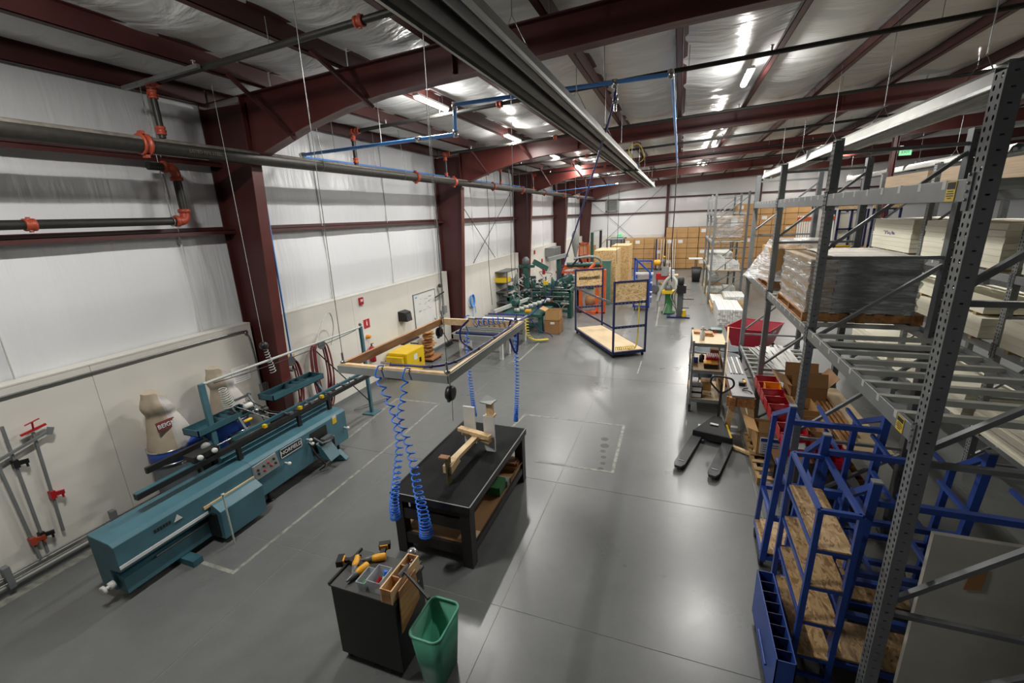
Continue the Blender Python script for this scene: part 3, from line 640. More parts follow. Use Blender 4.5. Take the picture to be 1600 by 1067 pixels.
b = MB(); b.box(1.8, 2.225, .475, 1.808, 3.24, .515); b.obj('scale_strip', M_PAPER, t)
b = MB(); b.box(1.8, 3.2, .56, 1.815, 3.95, .6); b.obj('wood_fence', M_WOOD, t)
b = MB(); b.lathe((1.6, 2.2, .24), [(.02, -.1), (.05, -.1), (.05, -.07), (.02, -.07), (.02, -.03), (.045, -.03), (.045, .02), (.02, .02)], 16, 'y'); b.obj('end_roller', M_WHITE, t)
b = MB(); b.box(1.5, 2.84, 0, 1.95, 2.96, .09); b.box(1.95, 2.86, .01, 1.951, 2.94, .08); b.obj('foot', M_TEALD, t)
for y, x in ((5.7, 1.45), (5.7, 1.72), (2.5, 1.45), (4.2, 1.45), (4.2, 1.7)):
    b = MB(); b.cyl((x, y, 0), (x, y, .2), .03); b.lathe((x, y, 0), [(.06, 0), (.06, .02), (.03, .03)], 12); b.obj('levelling_foot', M_BLACK, t)
b = MB(); b.prism([(1.7, .1), (1.96, .08), (1.98, .5), (1.86, .58), (1.7, .58)], 'y', 3.28, 3.93); b.obj('saw_guard', M_TEAL, t, bevel=.006)
b = MB(); b.box(1.72, 3.25, .12, 1.9, 3.285, .46); b.obj('guard_opening', M_BLACK, t)
b = MB(); b.tube([(2.03, 3.33, .0), (2.03, 3.33, .74)], .011, 8); b.lathe((2.03, 3.33, .74), [(.012, 0), (.022, .004), (.022, .02), (0, .026)], 10); b.obj('clear_stop_rod', M_DUCT, t)
b = MB(); b.hexa([(1.8, 3.95, .52), (1.83, 3.97, .52), (1.83, 4.38, .53), (1.8, 4.38, .53), (1.8, 3.95, .74), (1.81, 3.97, .73), (1.81, 4.36, .75), (1.8, 4.36, .76)]); cp = b.obj('control_panel', M_GREY, t)
for y, z, m in ((4.02, .6, M_BLACK), (4.02, .66, M_BLACK), (4.12, .6, M_REDP), (4.12, .67, M_BLACK), (4.2, .68, M_REDP), (4.24, .61, M_REDP), (4.3, .69, M_BLACK), (4.32, .61, M_BLACK)):
    b = MB(); b.lathe((1.82, y, z), [(.012, 0), (.018, .002), (.018, .02), (0, .026)], 10, 'x'); b.obj('button', m, cp)
b = MB(); b.box(1.8, 4.44, .6, 1.81, 4.86, .75); npl = b.obj('nameplate', M_BLACK, t)
b = MB(); b.box(1.808, 4.44, .6, 1.812, 4.86, .61); b.box(1.808, 4.44, .74, 1.812, 4.86, .75); b.box(1.808, 4.44, .6, 1.812, 4.45, .75); b.box(1.808, 4.85, .6, 1.812, 4.86, .75); b.obj('plate_border', M_PAPER, npl)
text('nameplate_lettering', 'NORFIELD', M_PAPER, npl, (1.812, 4.65, .675), .088, (PI / 2, 0, PI / 2), .002)
for y, z in ((4.5, .5), (4.98, .66), (5.0, .58), (5.84, .46)):
    b = MB(); b.cyl((1.8, y, z), (1.87, y, z), .012, n=8); b.lathe((1.87, y, z), [(.025, 0), (.028, .01), (.028, .03), (0, .035)], 10, 'x'); b.obj('knob', M_WHITE, t)
b = MB(); b.box(1.8, 5.58, .64, 1.806, 5.68, .79); b.obj('warning_label', M_LABELY, t)
b = MB(); b.box(1.806, 5.585, .74, 1.808, 5.675, .785); b.obj('label_heading', M_PAPER, t)
b = MB(); b.add([(1.806, 2.84, .64), (1.806, 2.94, .64), (1.806, 2.89, .72), (1.812, 2.84, .64), (1.812, 2.94, .64), (1.812, 2.89, .72)], [(0, 1, 2), (5, 4, 3), (0, 1, 4, 3), (1, 2, 5, 4), (2, 0, 3, 5)]); b.obj('triangle_badge', M_PAPER, t)
b = MB()
for i in range(6): b.box(1.8, 2.62 + i * .033, .648, 1.803, 2.645 + i * .033, .69)
b.obj('worn_lettering', M_INK, t)
b = MB(); b.box(1.78, 5.05, .3, 1.81, 5.42, .72); b.obj('access_opening', M_BLACK, t)
b = MB(); b.hexa([(1.9, 5.12, .25), (2.08, 5.14, .2), (2.06, 5.4, .2), (1.88, 5.4, .25), (1.82, 5.12, .5), (1.9, 5.14, .44), (1.88, 5.4, .44), (1.8, 5.4, .5)]); b.obj('chute_plate', M_TEALD, t)
b = MB(); b.tube([(1.82, 5.1, .62), (1.95, 5.14, .52), (1.98, 5.3, .5)], .018, 8); b.box(1.85, 5.2, .48, 1.95, 5.4, .56); b.tube([(1.9, 5.45, .1), (1.9, 5.45, .5)], .03, 8); b.obj('clamp_cylinder', M_STEELD, t)
b = MB(); b.tube(smooth_path([(1.82, 4.98, .6), (1.95, 5.0, .35), (1.98, 5.1, .15), (1.88, 5.05, .05)], 5), .012, 7); b.obj('hose', M_RUBBER, t)
b = MB(); b.hexa([(1.85, 5.42, .02), (2.06, 5.5, .02), (2.04, 5.6, .02), (1.83, 5.5, .02), (1.83, 5.42, .16), (1.88, 5.5, .16), (1.86, 5.6, .16), (1.81, 5.5, .16)]); b.obj('side_foot', M_TEALD, t)
# long black feed rail on posts above the machine
rl = MB(); rl.bar((1.56, 2.66, 1.06), (1.58, 7.16, 1.06), .07, .07); rl.obj('feed_rail', M_BLACK, t)
rl = MB(); rl.bar((1.56, 2.66, 1.1), (1.56, 3.5, 1.1), .07, .012); rl.bar((1.46, 4.0, 1.12), (1.47, 7.2, 1.12), .05, .05); rl.obj('back_rail', M_TEALD, t)
for y in (3.98, 5.1, 5.8): b = MB(); b.bar((1.57, y, .8), (1.57, y, 1.05), .06, .05); b.obj('rail_post', M_BLACK, t)
b = MB(); b.tube([(1.44, 3.3, 1.13), (1.46, 6.8, 1.13)], .012, 7); b.obj('shaft', M_CHROME, t)
for y in (4.9, 5.35, 5.8, 6.2, 6.55, 6.9):
    b = MB(); b.bar((1.44, y, 1.15), (1.6, y + .06, 1.08), .02, .02); b.box(1.54, y + .03, 1.08, 1.6, y + .1, 1.13); b.obj('rail_bracket', M_STEELD, t)
for y in (5.15, 5.65, 4.45): b = MB(); b.box(1.55, y - .02, 1.1, 1.61, y + .03, 1.15); b.obj('yellow_clip', M_YELLOW, t)
# stop carriage with white wheels
b = MB(); b.box(1.3, 2.95, 1.16, 1.34, 3.75, 1.24); b.box(1.4, 3.35, 1.12, 1.6, 3.7, 1.2); b.obj('carriage', M_BLACK, t)
for y in (3.42, 3.62): b = MB(); b.lathe((1.6, y, 1.17), [(.015, 0), (.035, .005), (.035, .04), (.015, .045)], 14, 'x'); b.obj('carriage_wheel', M_WHITE, t)
b = MB(); b.lathe((1.45, 3.62, 1.2), [(.05, -.02), (.06, .0), (.06, .03), (.02, .04)], 16, 'x'); b.obj('saw_disc', M_GREY, t)
# cutting head between the trays
hx = T
b = MB()
for y in (4.28, 4.62): b.bar((1.42, y, 1.1), (1.0, y + .1, 1.5), .03, .03)
b.bar((1.02, 4.35, 1.48), (1.02, 4.75, 1.48), .03, .03); b.obj('head_frame', M_STEELD, t)
for i, (y, z, m, r) in enumerate(((4.45, 1.33, M_BLACK, .05), (4.52, 1.4, M_WHITE, .045), (4.6, 1.28, M_GALV, .04), (4.72, 1.24, M_BLACK, .06), (4.4, 1.22, M_YELLOW, .025))):
    b = MB(); b.lathe((1.2 + .03 * i, y, z), [(r * .6, -.07), (r, -.06), (r, .05), (r * .5, .07)], 12, 'y'); b.obj('motor', m, t)
for q in range(4):
    b = MB(); b.tube(smooth_path([(1.15, 4.35 + q * .08, 1.45), (1.3, 4.45 + q * .1, 1.35 - q * .03), (1.38, 4.6 + q * .06, 1.2), (1.45, 4.7 + q * .08, 1.12)], 5), .009, 6); b.obj('hose', M_RUBBER if q % 2 else M_GALV, t)
# trays behind
def tray(y0, y1, x0, x1, z, name):
    b = MB(); b.box(x0, y0, z - .1, x1, y1, z - .09)
    b.box(x0, y0, z - .1, x0 + .012, y1, z); b.box(x1 - .012, y0, z - .1, x1, y1, z); b.box(x0, y0, z - .1, x1, y0 + .012, z); b.box(x0, y1 - .012, z - .1, x1, y1, z)
    tr = b.obj('tray', M_TEALD, t)
    for i in range(1, 4):
        yy = y0 + (y1 - y0) * (.3 + .12 * i); d = MB(); d.hexa([(x0 + .012, yy, z - .09), (x1 - .012, yy, z - .09), (x1 - .012, yy + .01, z - .09), (x0 + .012, yy + .01, z - .09), (x0 + .012, yy + .05, z - .01), (x1 - .012, yy + .05, z - .01), (x1 - .012, yy + .06, z - .01), (x0 + .012, yy + .06, z - .01)]); d.obj('divider', M_TEALD, tr)
tray(5.0, 6.15, .86, 1.2, 1.36, 1); tray(3.7, 4.6, .92, 1.24, 1.36, 2)
for y in (6.05, 3.85): b = MB(); b.bar((1.05, y, 1.27), (1.36, y, .84), .04, .04); b.obj('tray_support', M_TEALD, t)
# hose pole on two posts
t2 = T('hose_pole', 'pale horizontal pole carried above the trim saw by two teal posts', 'rail', (1.2, 5.6, 1.95))
b = MB(); b.tube([(1.2, 3.95, 1.97), (1.2, 7.36, 1.97)], .022, 10); b.obj('pole', M_DUCT, t2)
b = MB(); b.bar((1.2, 3.92, .83), (1.2, 3.92, 1.98), .07, .06); b.obj('post', M_TEAL, t2)
b = MB(); b.bar((1.2, 7.36, .0), (1.2, 7.36, 1.98), .06, .06); b.box(1.05, 7.22, 0, 1.35, 7.5, .02); b.obj('post', M_TEAL, t2)
b = MB(); b.tube(catenary((1.2, 4.1, 1.93), (1.2, 7.2, 1.94), .06), .007, 6); b.obj('cable', M_BLACK, t2)
b = MB(); b.lathe((1.2, 7.36, 2.0), [(.03, 0), (.035, .02), (.02, .05), (0, .06)], 10); b.obj('cap', M_STEELD, t2)
# coiled hose with spray gun hanging off the pole
b = MB(); b.helix((1.2, 4.2, 1.8), (1.2, 4.25, 1.5), .05, 9, .009, R2=.08); one(b, 'coil_hose', M_DUCT, 'pale coiled hose hanging near the saw post', 'hose', loc=(1.2, 4.3, 1.9))
b = MB(); b.helix((1.2, 5.04, 2.16), (1.2, 5.1, 1.75), .03, 9, .006, R2=.045); one(b, 'coil_hose', M_DUCT, 'small grey coiled hose hanging from the round black reel by the pole', 'hose', loc=(1.2, 5.05, 2))
b = MB(); b.tube(smooth_path([(1.2, 6.1, 1.98), (.9, 6.7, 2.3), (.5, 7.3, 2.25), (.35, 7.5, 1.9), (.3, 7.4, 1.5)], 6), .012, 6); one(b, 'air_hose', M_DUCT, 'grey hose arching above the far end of the pole', 'hose', loc=(.9, 6.7, 2.3))
# red hose hanks on the wall
def hank(y, z, h, n, label, seed):
    rr = random.Random(seed); t = T('hose_hank', label, 'hose', (.2, y, z))
    b = MB(); b.lathe((.06, y, z), [(.03, 0), (.03, .2), (.1, .2), (.1, .22)], 12, 'x'); b.obj('hook', M_STEELD, t)
    for i in range(n):
        w_ = .2 + rr.uniform(-.06, .1); hh = h * rr.uniform(.7, 1.05); o_ = rr.uniform(-.03, .03); x = .12 + .02 * i
        pts = smooth_path([(x, y + o_, z + .05), (x + .01, y + w_ * .8, z - .08), (x + .02, y + w_, z - hh * .5), (x, y + w_ * .6 + o_, z - hh * .9), (x, y + o_, z - hh), (x, y - w_ * .6 + o_, z - hh * .88), (x, y - w_, z - hh * .45), (x, y - w_ * .8, z - .08), (x, y + o_ - .01, z + .05)], 6)
        b = MB(); b.tube(pts, .015, 7); b.obj('hose_loop', M_REDHOSE, t)
hank(7.1, 1.6, 1.5, 7, 'large hank of dark red hose on the wall beside the pole', 3)
hank(6.25, 1.5, 1.3, 6, 'hank of dark red hose hung just past the nearest column', 5)
b = MB(); b.box(.06, 6.1, 1.5, .12, 6.55, 1.55); one(b, 'hose_board', M_WOOD, 'short wooden rail above the hose hank past the column', 'board', loc=(.06, 6.3, 1.5))
# things on the wall
t = T('extinguisher_sign', 'red square extinguisher sign on the white wall boards', 'sign', (.07, 8.97, 1.6))
b = MB(); b.box(.06, 8.86, 1.5, .07, 9.08, 1.72); b.obj('plate', M_REDINK, t)
b = MB(); b.box(.07, 8.95, 1.56, .073, 8.99, 1.66); b.lathe((.07, 8.97, 1.68), [(.012, 0), (.012, .003)], 8, 'x'); b.obj('white_symbol', M_PAPER, t)
t = T('fire_extinguisher', 'red fire extinguisher on the wall below the red sign', 'extinguisher', (.14, 8.95, .75))
b = MB(); b.lathe((.14, 8.95, .6), [(.06, 0), (.075, .02), (.075, .36), (.03, .42)], 14); b.obj('cylinder', M_REDP, t)
b = MB(); b.cyl((.14, 8.95, 1.02), (.14, 8.95, 1.07), .02); b.bar((.14, 8.93, 1.08), (.22, 8.93, 1.1), .02, .015); b.obj('valve', M_BLACK, t)
b = MB(); b.lathe((.06, 8.92, 1.28), [(.05, 0), (.05, .08), (.03, .11)], 12, 'x'); one(b, 'warning_lamp', M_ORANGEP, 'small orange warning lamp above the fire extinguisher', 'lamp', loc=(.12, 8.92, 1.28))
t = T('fire_alarm', 'small red fire alarm unit high on the white boards', 'alarm', (.06, 8.85, 2.2))
b = MB(); b.box(.06, 8.78, 2.13, .1, 8.92, 2.3); b.obj('housing', M_REDP, t); b = MB(); b.box(.1, 8.81, 2.2, .105, 8.89, 2.26); b.obj('strobe', M_PAPER, t)
t = T('wall_heater_box', 'black boxy unit fixed on the white wall boards', 'box', (.06, 10.5, 1.5))
b = MB(); b.hexa([(.06, 10.35, 1.35), (.3, 10.4, 1.33), (.3, 10.68, 1.33), (.06, 10.72, 1.35), (.06, 10.35, 1.62), (.26, 10.4, 1.58), (.26, 10.68, 1.58), (.06, 10.72, 1.62)]); b.obj('case', M_BLACK, t)
for i in range(5): b = MB(); b.box(.3, 10.42, 1.36 + i * .04, .305, 10.66, 1.375 + i * .04); b.obj('vent_bar', M_STEELD, t)
t = T('whiteboard', 'large whiteboard with faint notes near the second column', 'whiteboard', (.07, 11.8, 1.5))
b = MB(); b.box(.06, 11.2, .85, .075, 12.42, 1.93); b.obj('panel', M_WHITE, t)
for y0_, y1_, z0_, z1_ in ((11.18, 12.44, .83, .85), (11.18, 12.44, 1.93, 1.95), (11.18, 11.2, .83, 1.95), (12.42, 12.44, .83, 1.95)):
    b = MB(); b.box(.06, y0_, z0_, .085, y1_, z1_); b.obj('frame_strip', M_STEEL, t)
rr = random.Random(4); b = MB()
for i in range(16):
    y = rr.uniform(11.3, 12.1); z = rr.uniform(1.35, 1.85); b.box(.075, y, z, .077, y + rr.uniform(.06, .2), z + .012)
b.obj('pen_notes', M_GREY, t)
b = MB(); b.box(.075, 11.28, 1.82, .078, 11.38, 1.86); b.obj('blue_magnet', M_AIRBLUE, t)
t = T('conduit_drop', 'grey conduit with switch boxes beside the whiteboard', 'conduit', (.08, 12.9, .6))
b = MB(); b.tube([(.09, 12.95, 5.6), (.09, 12.95, 1.2)], .014, 7); b.tube(smooth_path([(.1, 12.62, 1.9), (.1, 12.7, 1.6), (.1, 12.66, 1.1), (.12, 12.8, .9), (.1, 12.7, .7)], 5), .016, 7); b.obj('pipe', M_GALV, t)
for y, z in ((12.95, 1.15), (12.7, .75)): b = MB(); b.box(.06, y - .08, z - .12, .16, y + .08, z + .12); b.obj('switch_box', M_GREY, t)
b = MB(); b.tube([(.15, 12.35, 1.66), (.15, 12.9, 1.74)], .025, 8); b.lathe((.15, 12.7, 1.98), [(.02, -.06), (.06, -.04), (.06, .04), (.02, .06)], 10, 'x'); b.obj('bracket', M_BLACK, t)
t = T('air_hose_coil', 'coil of blue hose hung on the white boards past the second column', 'hose', (.1, 15.1, 1.0))
for i in range(5):
    b = MB(); b.tube([(.1 + .015 * i, 15.1 + (.16 + .01 * (i % 3)) * math.cos(a), 1.05 + (.2 + .012 * i) * math.sin(a)) for a in [2 * PI * k / 22 for k in range(22)]], .016, 7, closed=True); b.obj('loop', M_AIRBLUE, t)
b = MB(); b.tube(smooth_path([(.12, 15.2, .9), (.12, 15.35, .75), (.12, 15.36, .55)], 4), .012, 6); b.tube([(.12, 15.1, .88), (.12, 15.12, .4)], .012, 6); b.obj('tail', M_AIRBLUE, t)
b = MB(); b.bar((.1, 14.05, 1.75), (.1, 14.5, 1.8), .05, .05); one(b, 'wall_bracket', M_BLACK, 'short black arm sticking out past the second column', 'bracket', loc=(.1, 14.2, 1.75))
for k, (y, z, lb) in enumerate(((23.4, 2.2, 'tiny red alarm on the wall beyond the green machines'), (24.8, 1.6, 'tiny red sign low on the wall beyond the green machines'))):
    b = MB(); b.box(.06, y - .08, z - .1, .1, y + .08, z + .1); one(b, 'wall_alarm', M_REDP, lb, 'sign', loc=(.06, y, z))
t = T('louvre_heater', 'grey louvred unit heater against the wall before the fourth column', 'heater', (.3, 26.5, 2))
b = MB(); b.box(.08, 25.5, 1.75, .6, 27.1, 2.25); b.obj('case', M_GREY, t)
for i in range(8): b = MB(); b.box(.6, 25.55 + i * .19, 1.78, .62, 25.66 + i * .19, 2.22); b.obj('louvre', M_STEEL, t)
# yellow cabinet, stack of templates, brooms
t = T('safety_cabinet', 'low yellow steel safety cabinet against the wall under the hanging frame', 'cabinet', (.4, 10.05, 0))
b = MB(); b.box(.1, 9.62, 0.03, .66, 10.52, .7); b.obj('body', M_YELLOW, t, bevel=.01)
b = MB(); b.box(.66, 9.64, .05, .68, 10.5, .68); d = b.obj('door', M_YELLOW, t)
b = MB(); b.box(.68, 9.98, .42, .683, 10.15, .58); b.obj('warning_label', M_PAPER, d); b = MB(); b.box(.68, 10.24, .3, .7, 10.31, .42); b.obj('latch', M_BLACK, d)
b = MB(); b.box(.12, 9.5, .03, .62, 9.6, .62); b.obj('open_door', M_YELLOW, t)
t = T('template_stack', 'tall loose stack of curved wooden templates on a low dolly', 'stack', (.3, 11.35, 0))
b = MB(); b.box(.05, 11.05, .06, .56, 11.68, .1); b.obj('dolly', M_WOODR, t)
for x in (.12, .5):
    for y in (11.12, 11.6): b = MB(); b.lathe((x, y, .03), [(.03, -.015), (.03, .015)], 10, 'x'); b.obj('caster', M_BLACK, t)
for i in range(24):
    z = .1 + i * .033; b = MB(); a0 = rr.uniform(-.5, .5); cx, cy = .27 + rr.uniform(-.05, .05), 11.35 + rr.uniform(-.05, .05)
    poly = [(cx + r * math.cos(q) * .8, cy + r * math.sin(q)) for q, r in [(a0 + 2 * PI * k / 7, rr.uniform(.12, .24)) for k in range(7)]]
    b.prism(poly, 'z', z, z + .028); b.obj('wooden_template', M_WOODO, t)
def broom(p, q, label, w_):
    t = T('push_broom', label, 'broom', q); b = MB(); b.tube([p, q], .013, 7); b.obj('handle', M_BLACK, t)
    b = MB(); qx, qy, qz = q; b.hexa([(qx - .05, qy - w_, qz - .12), (qx + .07, qy - w_, qz - .12), (qx + .07, qy + w_, qz - .12), (qx - .05, qy + w_, qz - .12), (qx - .02, qy - w_ * .8, qz), (qx + .03, qy - w_ * .8, qz), (qx + .03, qy + w_ * .8, qz), (qx - .02, qy + w_ * .8, qz)]); b.obj('brush_head', M_BLACK, t)
broom((.12, 12.25, 1.0), (.35, 12.6, .13), 'black push broom leaning on the wall under the whiteboard', .2)
t = T('dust_mop', 'dust mop with bare wire head leaning beside the red hoses', 'broom', (.9, 7.9, .03))
b = MB(); b.tube([(.25, 6.9, 1.6), (.95, 7.7, .05)], .013, 7); b.obj('handle', M_BLACK, t)
b = MB(); b.tube(smooth_path([(.72, 7.4, .03), (.8, 7.36, .03), (1.12, 8.0, .03), (1.05, 8.05, .03), (.72, 7.4, .03)], 3), .01, 6); b.obj('wire_head', M_STEEL, t)

# the boards stand 0.14 m off the outer sheet: hang what is fixed to them at their face
for o in list(bpy.data.objects):
    if o.parent is None and o.name.split('.')[0] in ('conduit', 'bar_clamp', 'clamp_bar', 'wall_notice', 'junction_box', 'extinguisher_sign', 'fire_extinguisher', 'fire_alarm', 'wall_heater_box', 'whiteboard', 'warning_lamp', 'air_hose_coil', 'conduit_drop', 'wall_alarm', 'louvre_heater', 'floor_rail', 'safety_cabinet', 'template_stack', 'push_broom', 'hose_hank', 'hose_board', 'wall_bracket'):
        p = Vector(o.location); k = .0 if o.name.startswith(('safety', 'template')) else .02
        o.location = p + Vector((.2 if o.name.startswith(('template', 'hose_hank')) else .14, -.02 * p.y, k * (4.07 - p.z)))
# ================================================================ black work table with a jig
TX0, TX1, TY0, TY1, TZ = 4.24, 5.33, 3.87, 5.93, 0.88
t = T('work_table', 'heavy black work table with rubber top in the middle of the floor', 'table', (4.8, 4.9, 0))
b = MB(); b.box(TX0, TY0, TZ - .1, TX1, TY1, TZ - .004); b.obj('tabletop', M_BLACKW, t)
b = MB(); b.box(TX0 + .02, TY0 + .02, TZ - .004, TX1 - .02, TY1 - .02, TZ); b.obj('rubber_top', M_MATBLK, t)
for x0, x1, y0, y1 in ((TX0, TX1, TY0, TY0 + .008), (TX1 - .008, TX1, TY0, TY1)):
    b = MB(); b.box(x0 - .002, y0 - .002, TZ - .006, x1 + .002, y1 + .002, TZ + .001); b.obj('worn_edge', M_GREY, t)
for x in (TX0 + .02, TX1 - .15):
    for y in (TY0 + .02, TY1 - .15):
        b = MB(); b.box(x, y, 0, x + .13, y + .13, TZ - .1); b.obj('leg', M_BLACKW, t)
for y in (TY0 + .03, TY1 - .07):
    for z0, z1 in ((.52, .66), (.16, .3)):
        b = MB(); b.box(TX0 + .15, y, z0, TX1 - .15, y + .045, z1); b.obj('end_rail', M_BLACKW, t)
for x in (TX0 + .03, TX1 - .075):
    b = MB(); b.box(x, TY0 + .15, .16, x + .045, TY1 - .15, .26); b.obj('side_rail', M_BLACKW, t)
b = MB(); b.box(TX0 + .05, TY0 + .06, .26, TX1 - .06, TY1 - .06, .285); b.obj('lower_shelf', M_CARD2, t)
b = MB(); b.box(TX0 + .1, TY0 + .25, .42, TX1 - .1, TY0 + .27, .75); b.obj('drawer_back', M_BLACK, t)
b = MB(); b.box(4.95, 4.95, .285, 5.25, 5.2, .42); b.box(4.97, 4.93, .4, 5.23, 5.22, .425); one(b, 'parts_box', M_GREENP, 'dark green box on the lower shelf of the work table', 'box', loc=(5.1, 5.07, .285))
b = MB(); b.box(5.0, 5.2, .285, 5.27, 5.3, .38); one(b, 'clear_bin', M_CLEAR, 'small clear bin next to the green box on the table shelf', 'bin', loc=(5.1, 5.25, .285))
def carton(nm, x0, y0, z0, x1, y1, z1, label, m=None, flaps=0, group=None, rz=0, open_top=True):
    """open cardboard box: four walls, bottom and folded flaps"""
    m = m or M_CARD; cx, cy = (x0 + x1) / 2, (y0 + y1) / 2
    t = T(nm, label, 'box', (cx, cy, z0), group); th = .006
    b = MB(); b.box(x0, y0, z0, x1, y1, z0 + th); b.box(x0, y0, z0, x0 + th, y1, z1); b.box(x1 - th, y0, z0, x1, y1, z1); b.box(x0, y0, z0, x1, y0 + th, z1); b.box(x0, y1 - th, z0, x1, y1, z1)
    b.obj('carton', m, t)
    L = min(x1 - x0, y1 - y0) * .45
    for k in range(flaps):
        b = MB(); a = (.35, .9, 1.9, 1.3)[k]; c_, s_ = math.cos(a) * L, math.sin(a) * L
        e = [((x0, y0), (x0, y1), (-c_, 0)), ((x1, y0), (x1, y1), (c_, 0)), ((x0, y0), (x1, y0), (0, -c_)), ((x0, y1), (x1, y1), (0, c_))][k]
        p, q, d = e; A = (p[0], p[1], z1); B_ = (q[0], q[1], z1); C_ = (q[0] + d[0], q[1] + d[1], z1 + s_); D_ = (p[0] + d[0], p[1] + d[1], z1 + s_)
        b.add([A, B_, C_, D_], [(0, 1, 2, 3)], False); b.obj('flap', m, t, solid=.005)
    t.rotation_euler = (0, 0, rz); return t
carton('carton', 4.95, 5.3, .285, 5.28, 5.6, .37, 'flattened open carton on the table shelf behind the green box', M_CARD, 2)
b = MB(); b.box(5.02, 5.66, .285, 5.26, 5.78, .4); b.box(5.04, 5.6, .4, 5.24, 5.8, .43); one(b, 'wood_block', M_WOODR, 'reddish wood blocks at the far end of the table shelf', 'block', loc=(5.14, 5.7, .285))
b = MB(); b.hexa([(5.1, 4.02, .285), (5.28, 4.05, .285), (5.28, 4.2, .285), (5.16, 4.2, .285), (5.1, 4.02, .3), (5.28, 4.05, .3), (5.28, 4.2, .3), (5.16, 4.2, .3)]); one(b, 'wood_offcut', M_WOODY, 'pale wood offcut at the near end of the table shelf', 'offcut', loc=(5.2, 4.1, .285))
# wooden jig standing on the table
t = T('assembly_jig', 'pine assembly jig with two white uprights standing on the black table', 'jig', (4.9, 4.8, TZ))
b = MB(); b.box(4.6, 5.26, TZ, 4.78, 5.29, 1.46); b.obj('white_upright', M_WHITE, t)
b = MB(); b.box(4.98, 5.12, TZ, 5.14, 5.15, 1.42); b.obj('white_upright', M_WHITE, t)
b = MB(); b.bar((4.58, 5.15, 1.16), (5.12, 5.02, 1.16), .09, .05); b.obj('cross_bar', M_WOOD, t)
b = MB(); b.bar((4.6, 5.24, 1.06), (5.1, 5.08, 1.06), .1, .04); b.obj('cross_bar', M_WOOD, t)
b = MB(); b.bar((4.88, 5.15, 1.1), (4.86, 4.26, 1.12), .085, .05); b.obj('beam', M_WOODY, t)
b = MB(); b.box(4.868, 4.19, TZ, 4.89, 4.3, 1.24); b.obj('end_post', mat('dark_olive_board', '5a5238', .6, var=.2), t)
b = MB(); b.hexa([(4.8, 4.24, 1.02), (4.92, 4.24, 1.02), (4.92, 4.5, 1.06), (4.82, 4.5, 1.06), (4.8, 4.24, 1.12), (4.92, 4.24, 1.12), (4.92, 4.42, 1.15), (4.82, 4.42, 1.15)]); b.obj('gusset', M_WOOD, t)
b = MB(); b.box(4.77, 4.2, 1.235, 4.9, 4.28, 1.255); b.obj('top_strip', M_WOODR, t)
b = MB(); b.box(5.02, 5.15, 1.42, 5.12, 5.2, 1.62); b.box(5.0, 5.13, 1.4, 5.14, 5.23, 1.43); b.obj('block_stack', M_WOOD, t)
b = MB(); b.hexa([(4.96, 5.08, 1.63), (5.12, 5.1, 1.6), (5.14, 5.28, 1.6), (4.99, 5.28, 1.66), (4.96, 5.08, 1.645), (5.12, 5.1, 1.615), (5.14, 5.28, 1.615), (4.99, 5.28, 1.675)]); b.obj('metal_plate', M_GREY, t)

# ================================================================ hanging timber frame with air hoses
FX0, FX1, FY0, FY1, FZ = 3.88, 5.28, 3.72, 6.1, 2.56
t = T('suspended_frame', 'timber frame with grey faces hung over the black table on thin cables', 'frame', (4.58, 4.9, 2.5))
for nm, a in (('front_timber', (FX0, FY0 + .02, FX1, FY0 + .06)), ('back_timber', (FX0, FY1 - .05, FX1, FY1))):
    b = MB(); b.box(a[0], a[1], FZ - .1, a[2], a[3], FZ); b.obj(nm, M_WOOD, t)
b = MB(); b.box(FX0, FY0 + .06, FZ - .1, FX0 + .04, FY1 - .05, FZ); b.obj('side_timber', M_WOODO, t)
b = MB(); b.box(FX1 - .05, FY0 + .06, FZ - .1, FX1 - .01, FY1 - .05, FZ); b.obj('side_timber', M_WOODY, t)
b = MB(); b.box(FX0 + .02, FY0 + .06, FZ - .09, FX1 - .05, FY0 + .1, FZ - .01); b.obj('inner_timber', M_WOODY, t)
b = MB(); b.box(FX0 - .01, FY0, FZ - .105, FX1, FY0 + .02, FZ - .02); b.obj('grey_face', M_GREY, t)
b = MB(); b.box(FX1 - .01, FY0, FZ - .105, FX1 + .01, FY1, FZ - .01); b.obj('grey_face', M_GREY, t)
b = MB(); b.box(4.0, 5.0, FZ - .12, 4.12, 5.02, FZ - .1); b.bar((FX0 + .02, 4.95, FZ - .12), (FX0 + .02, 5.35, FZ - .12), .06, .02); b.obj('shelf_bracket', M_STEELD, t)
for x, y, tz, c in ((FX0 + .04, FY0 + .05, 6.1, 0), (FX1 - .03, FY0 + .04, 6.2, 0), (FX0 + .03, FY1 - .02, 6.1, 0), (FX1 - .1, FY1 - .02, 6.2, 0)):
    b = MB(); b.tube([(x, y, FZ - .05), (x + .05, y, tz)], .004, 6); b.obj('cable', M_GALV, t)
    b = MB(); b.cyl((x, y, FZ), (x, y, FZ + .12), .012); b.lathe((x, y, FZ), [(.03, 0), (.035, .015), (.015, .03)], 10); b.obj('turnbuckle', M_GALV, t)
b = MB(); b.tube(smooth_path([(4.5, FY0 + .1, FZ + .01), (4.75, FY0 + .1, FZ + .02), (5.0, FY0 + .14, FZ + .015), (5.17, FY0 + .35, FZ + .01), (5.22, FY0 + .8, FZ + .02), (5.22, 5.2, FZ + .01), (5.22, 5.8, FZ + .02), (5.1, FY1 - .03, FZ + .02), (4.7, FY1 - .03, FZ + .02), (4.45, FY1 - .02, FZ + .015)], 6), .014, 7); b.obj('supply_hose', M_HOSENAVY, t)
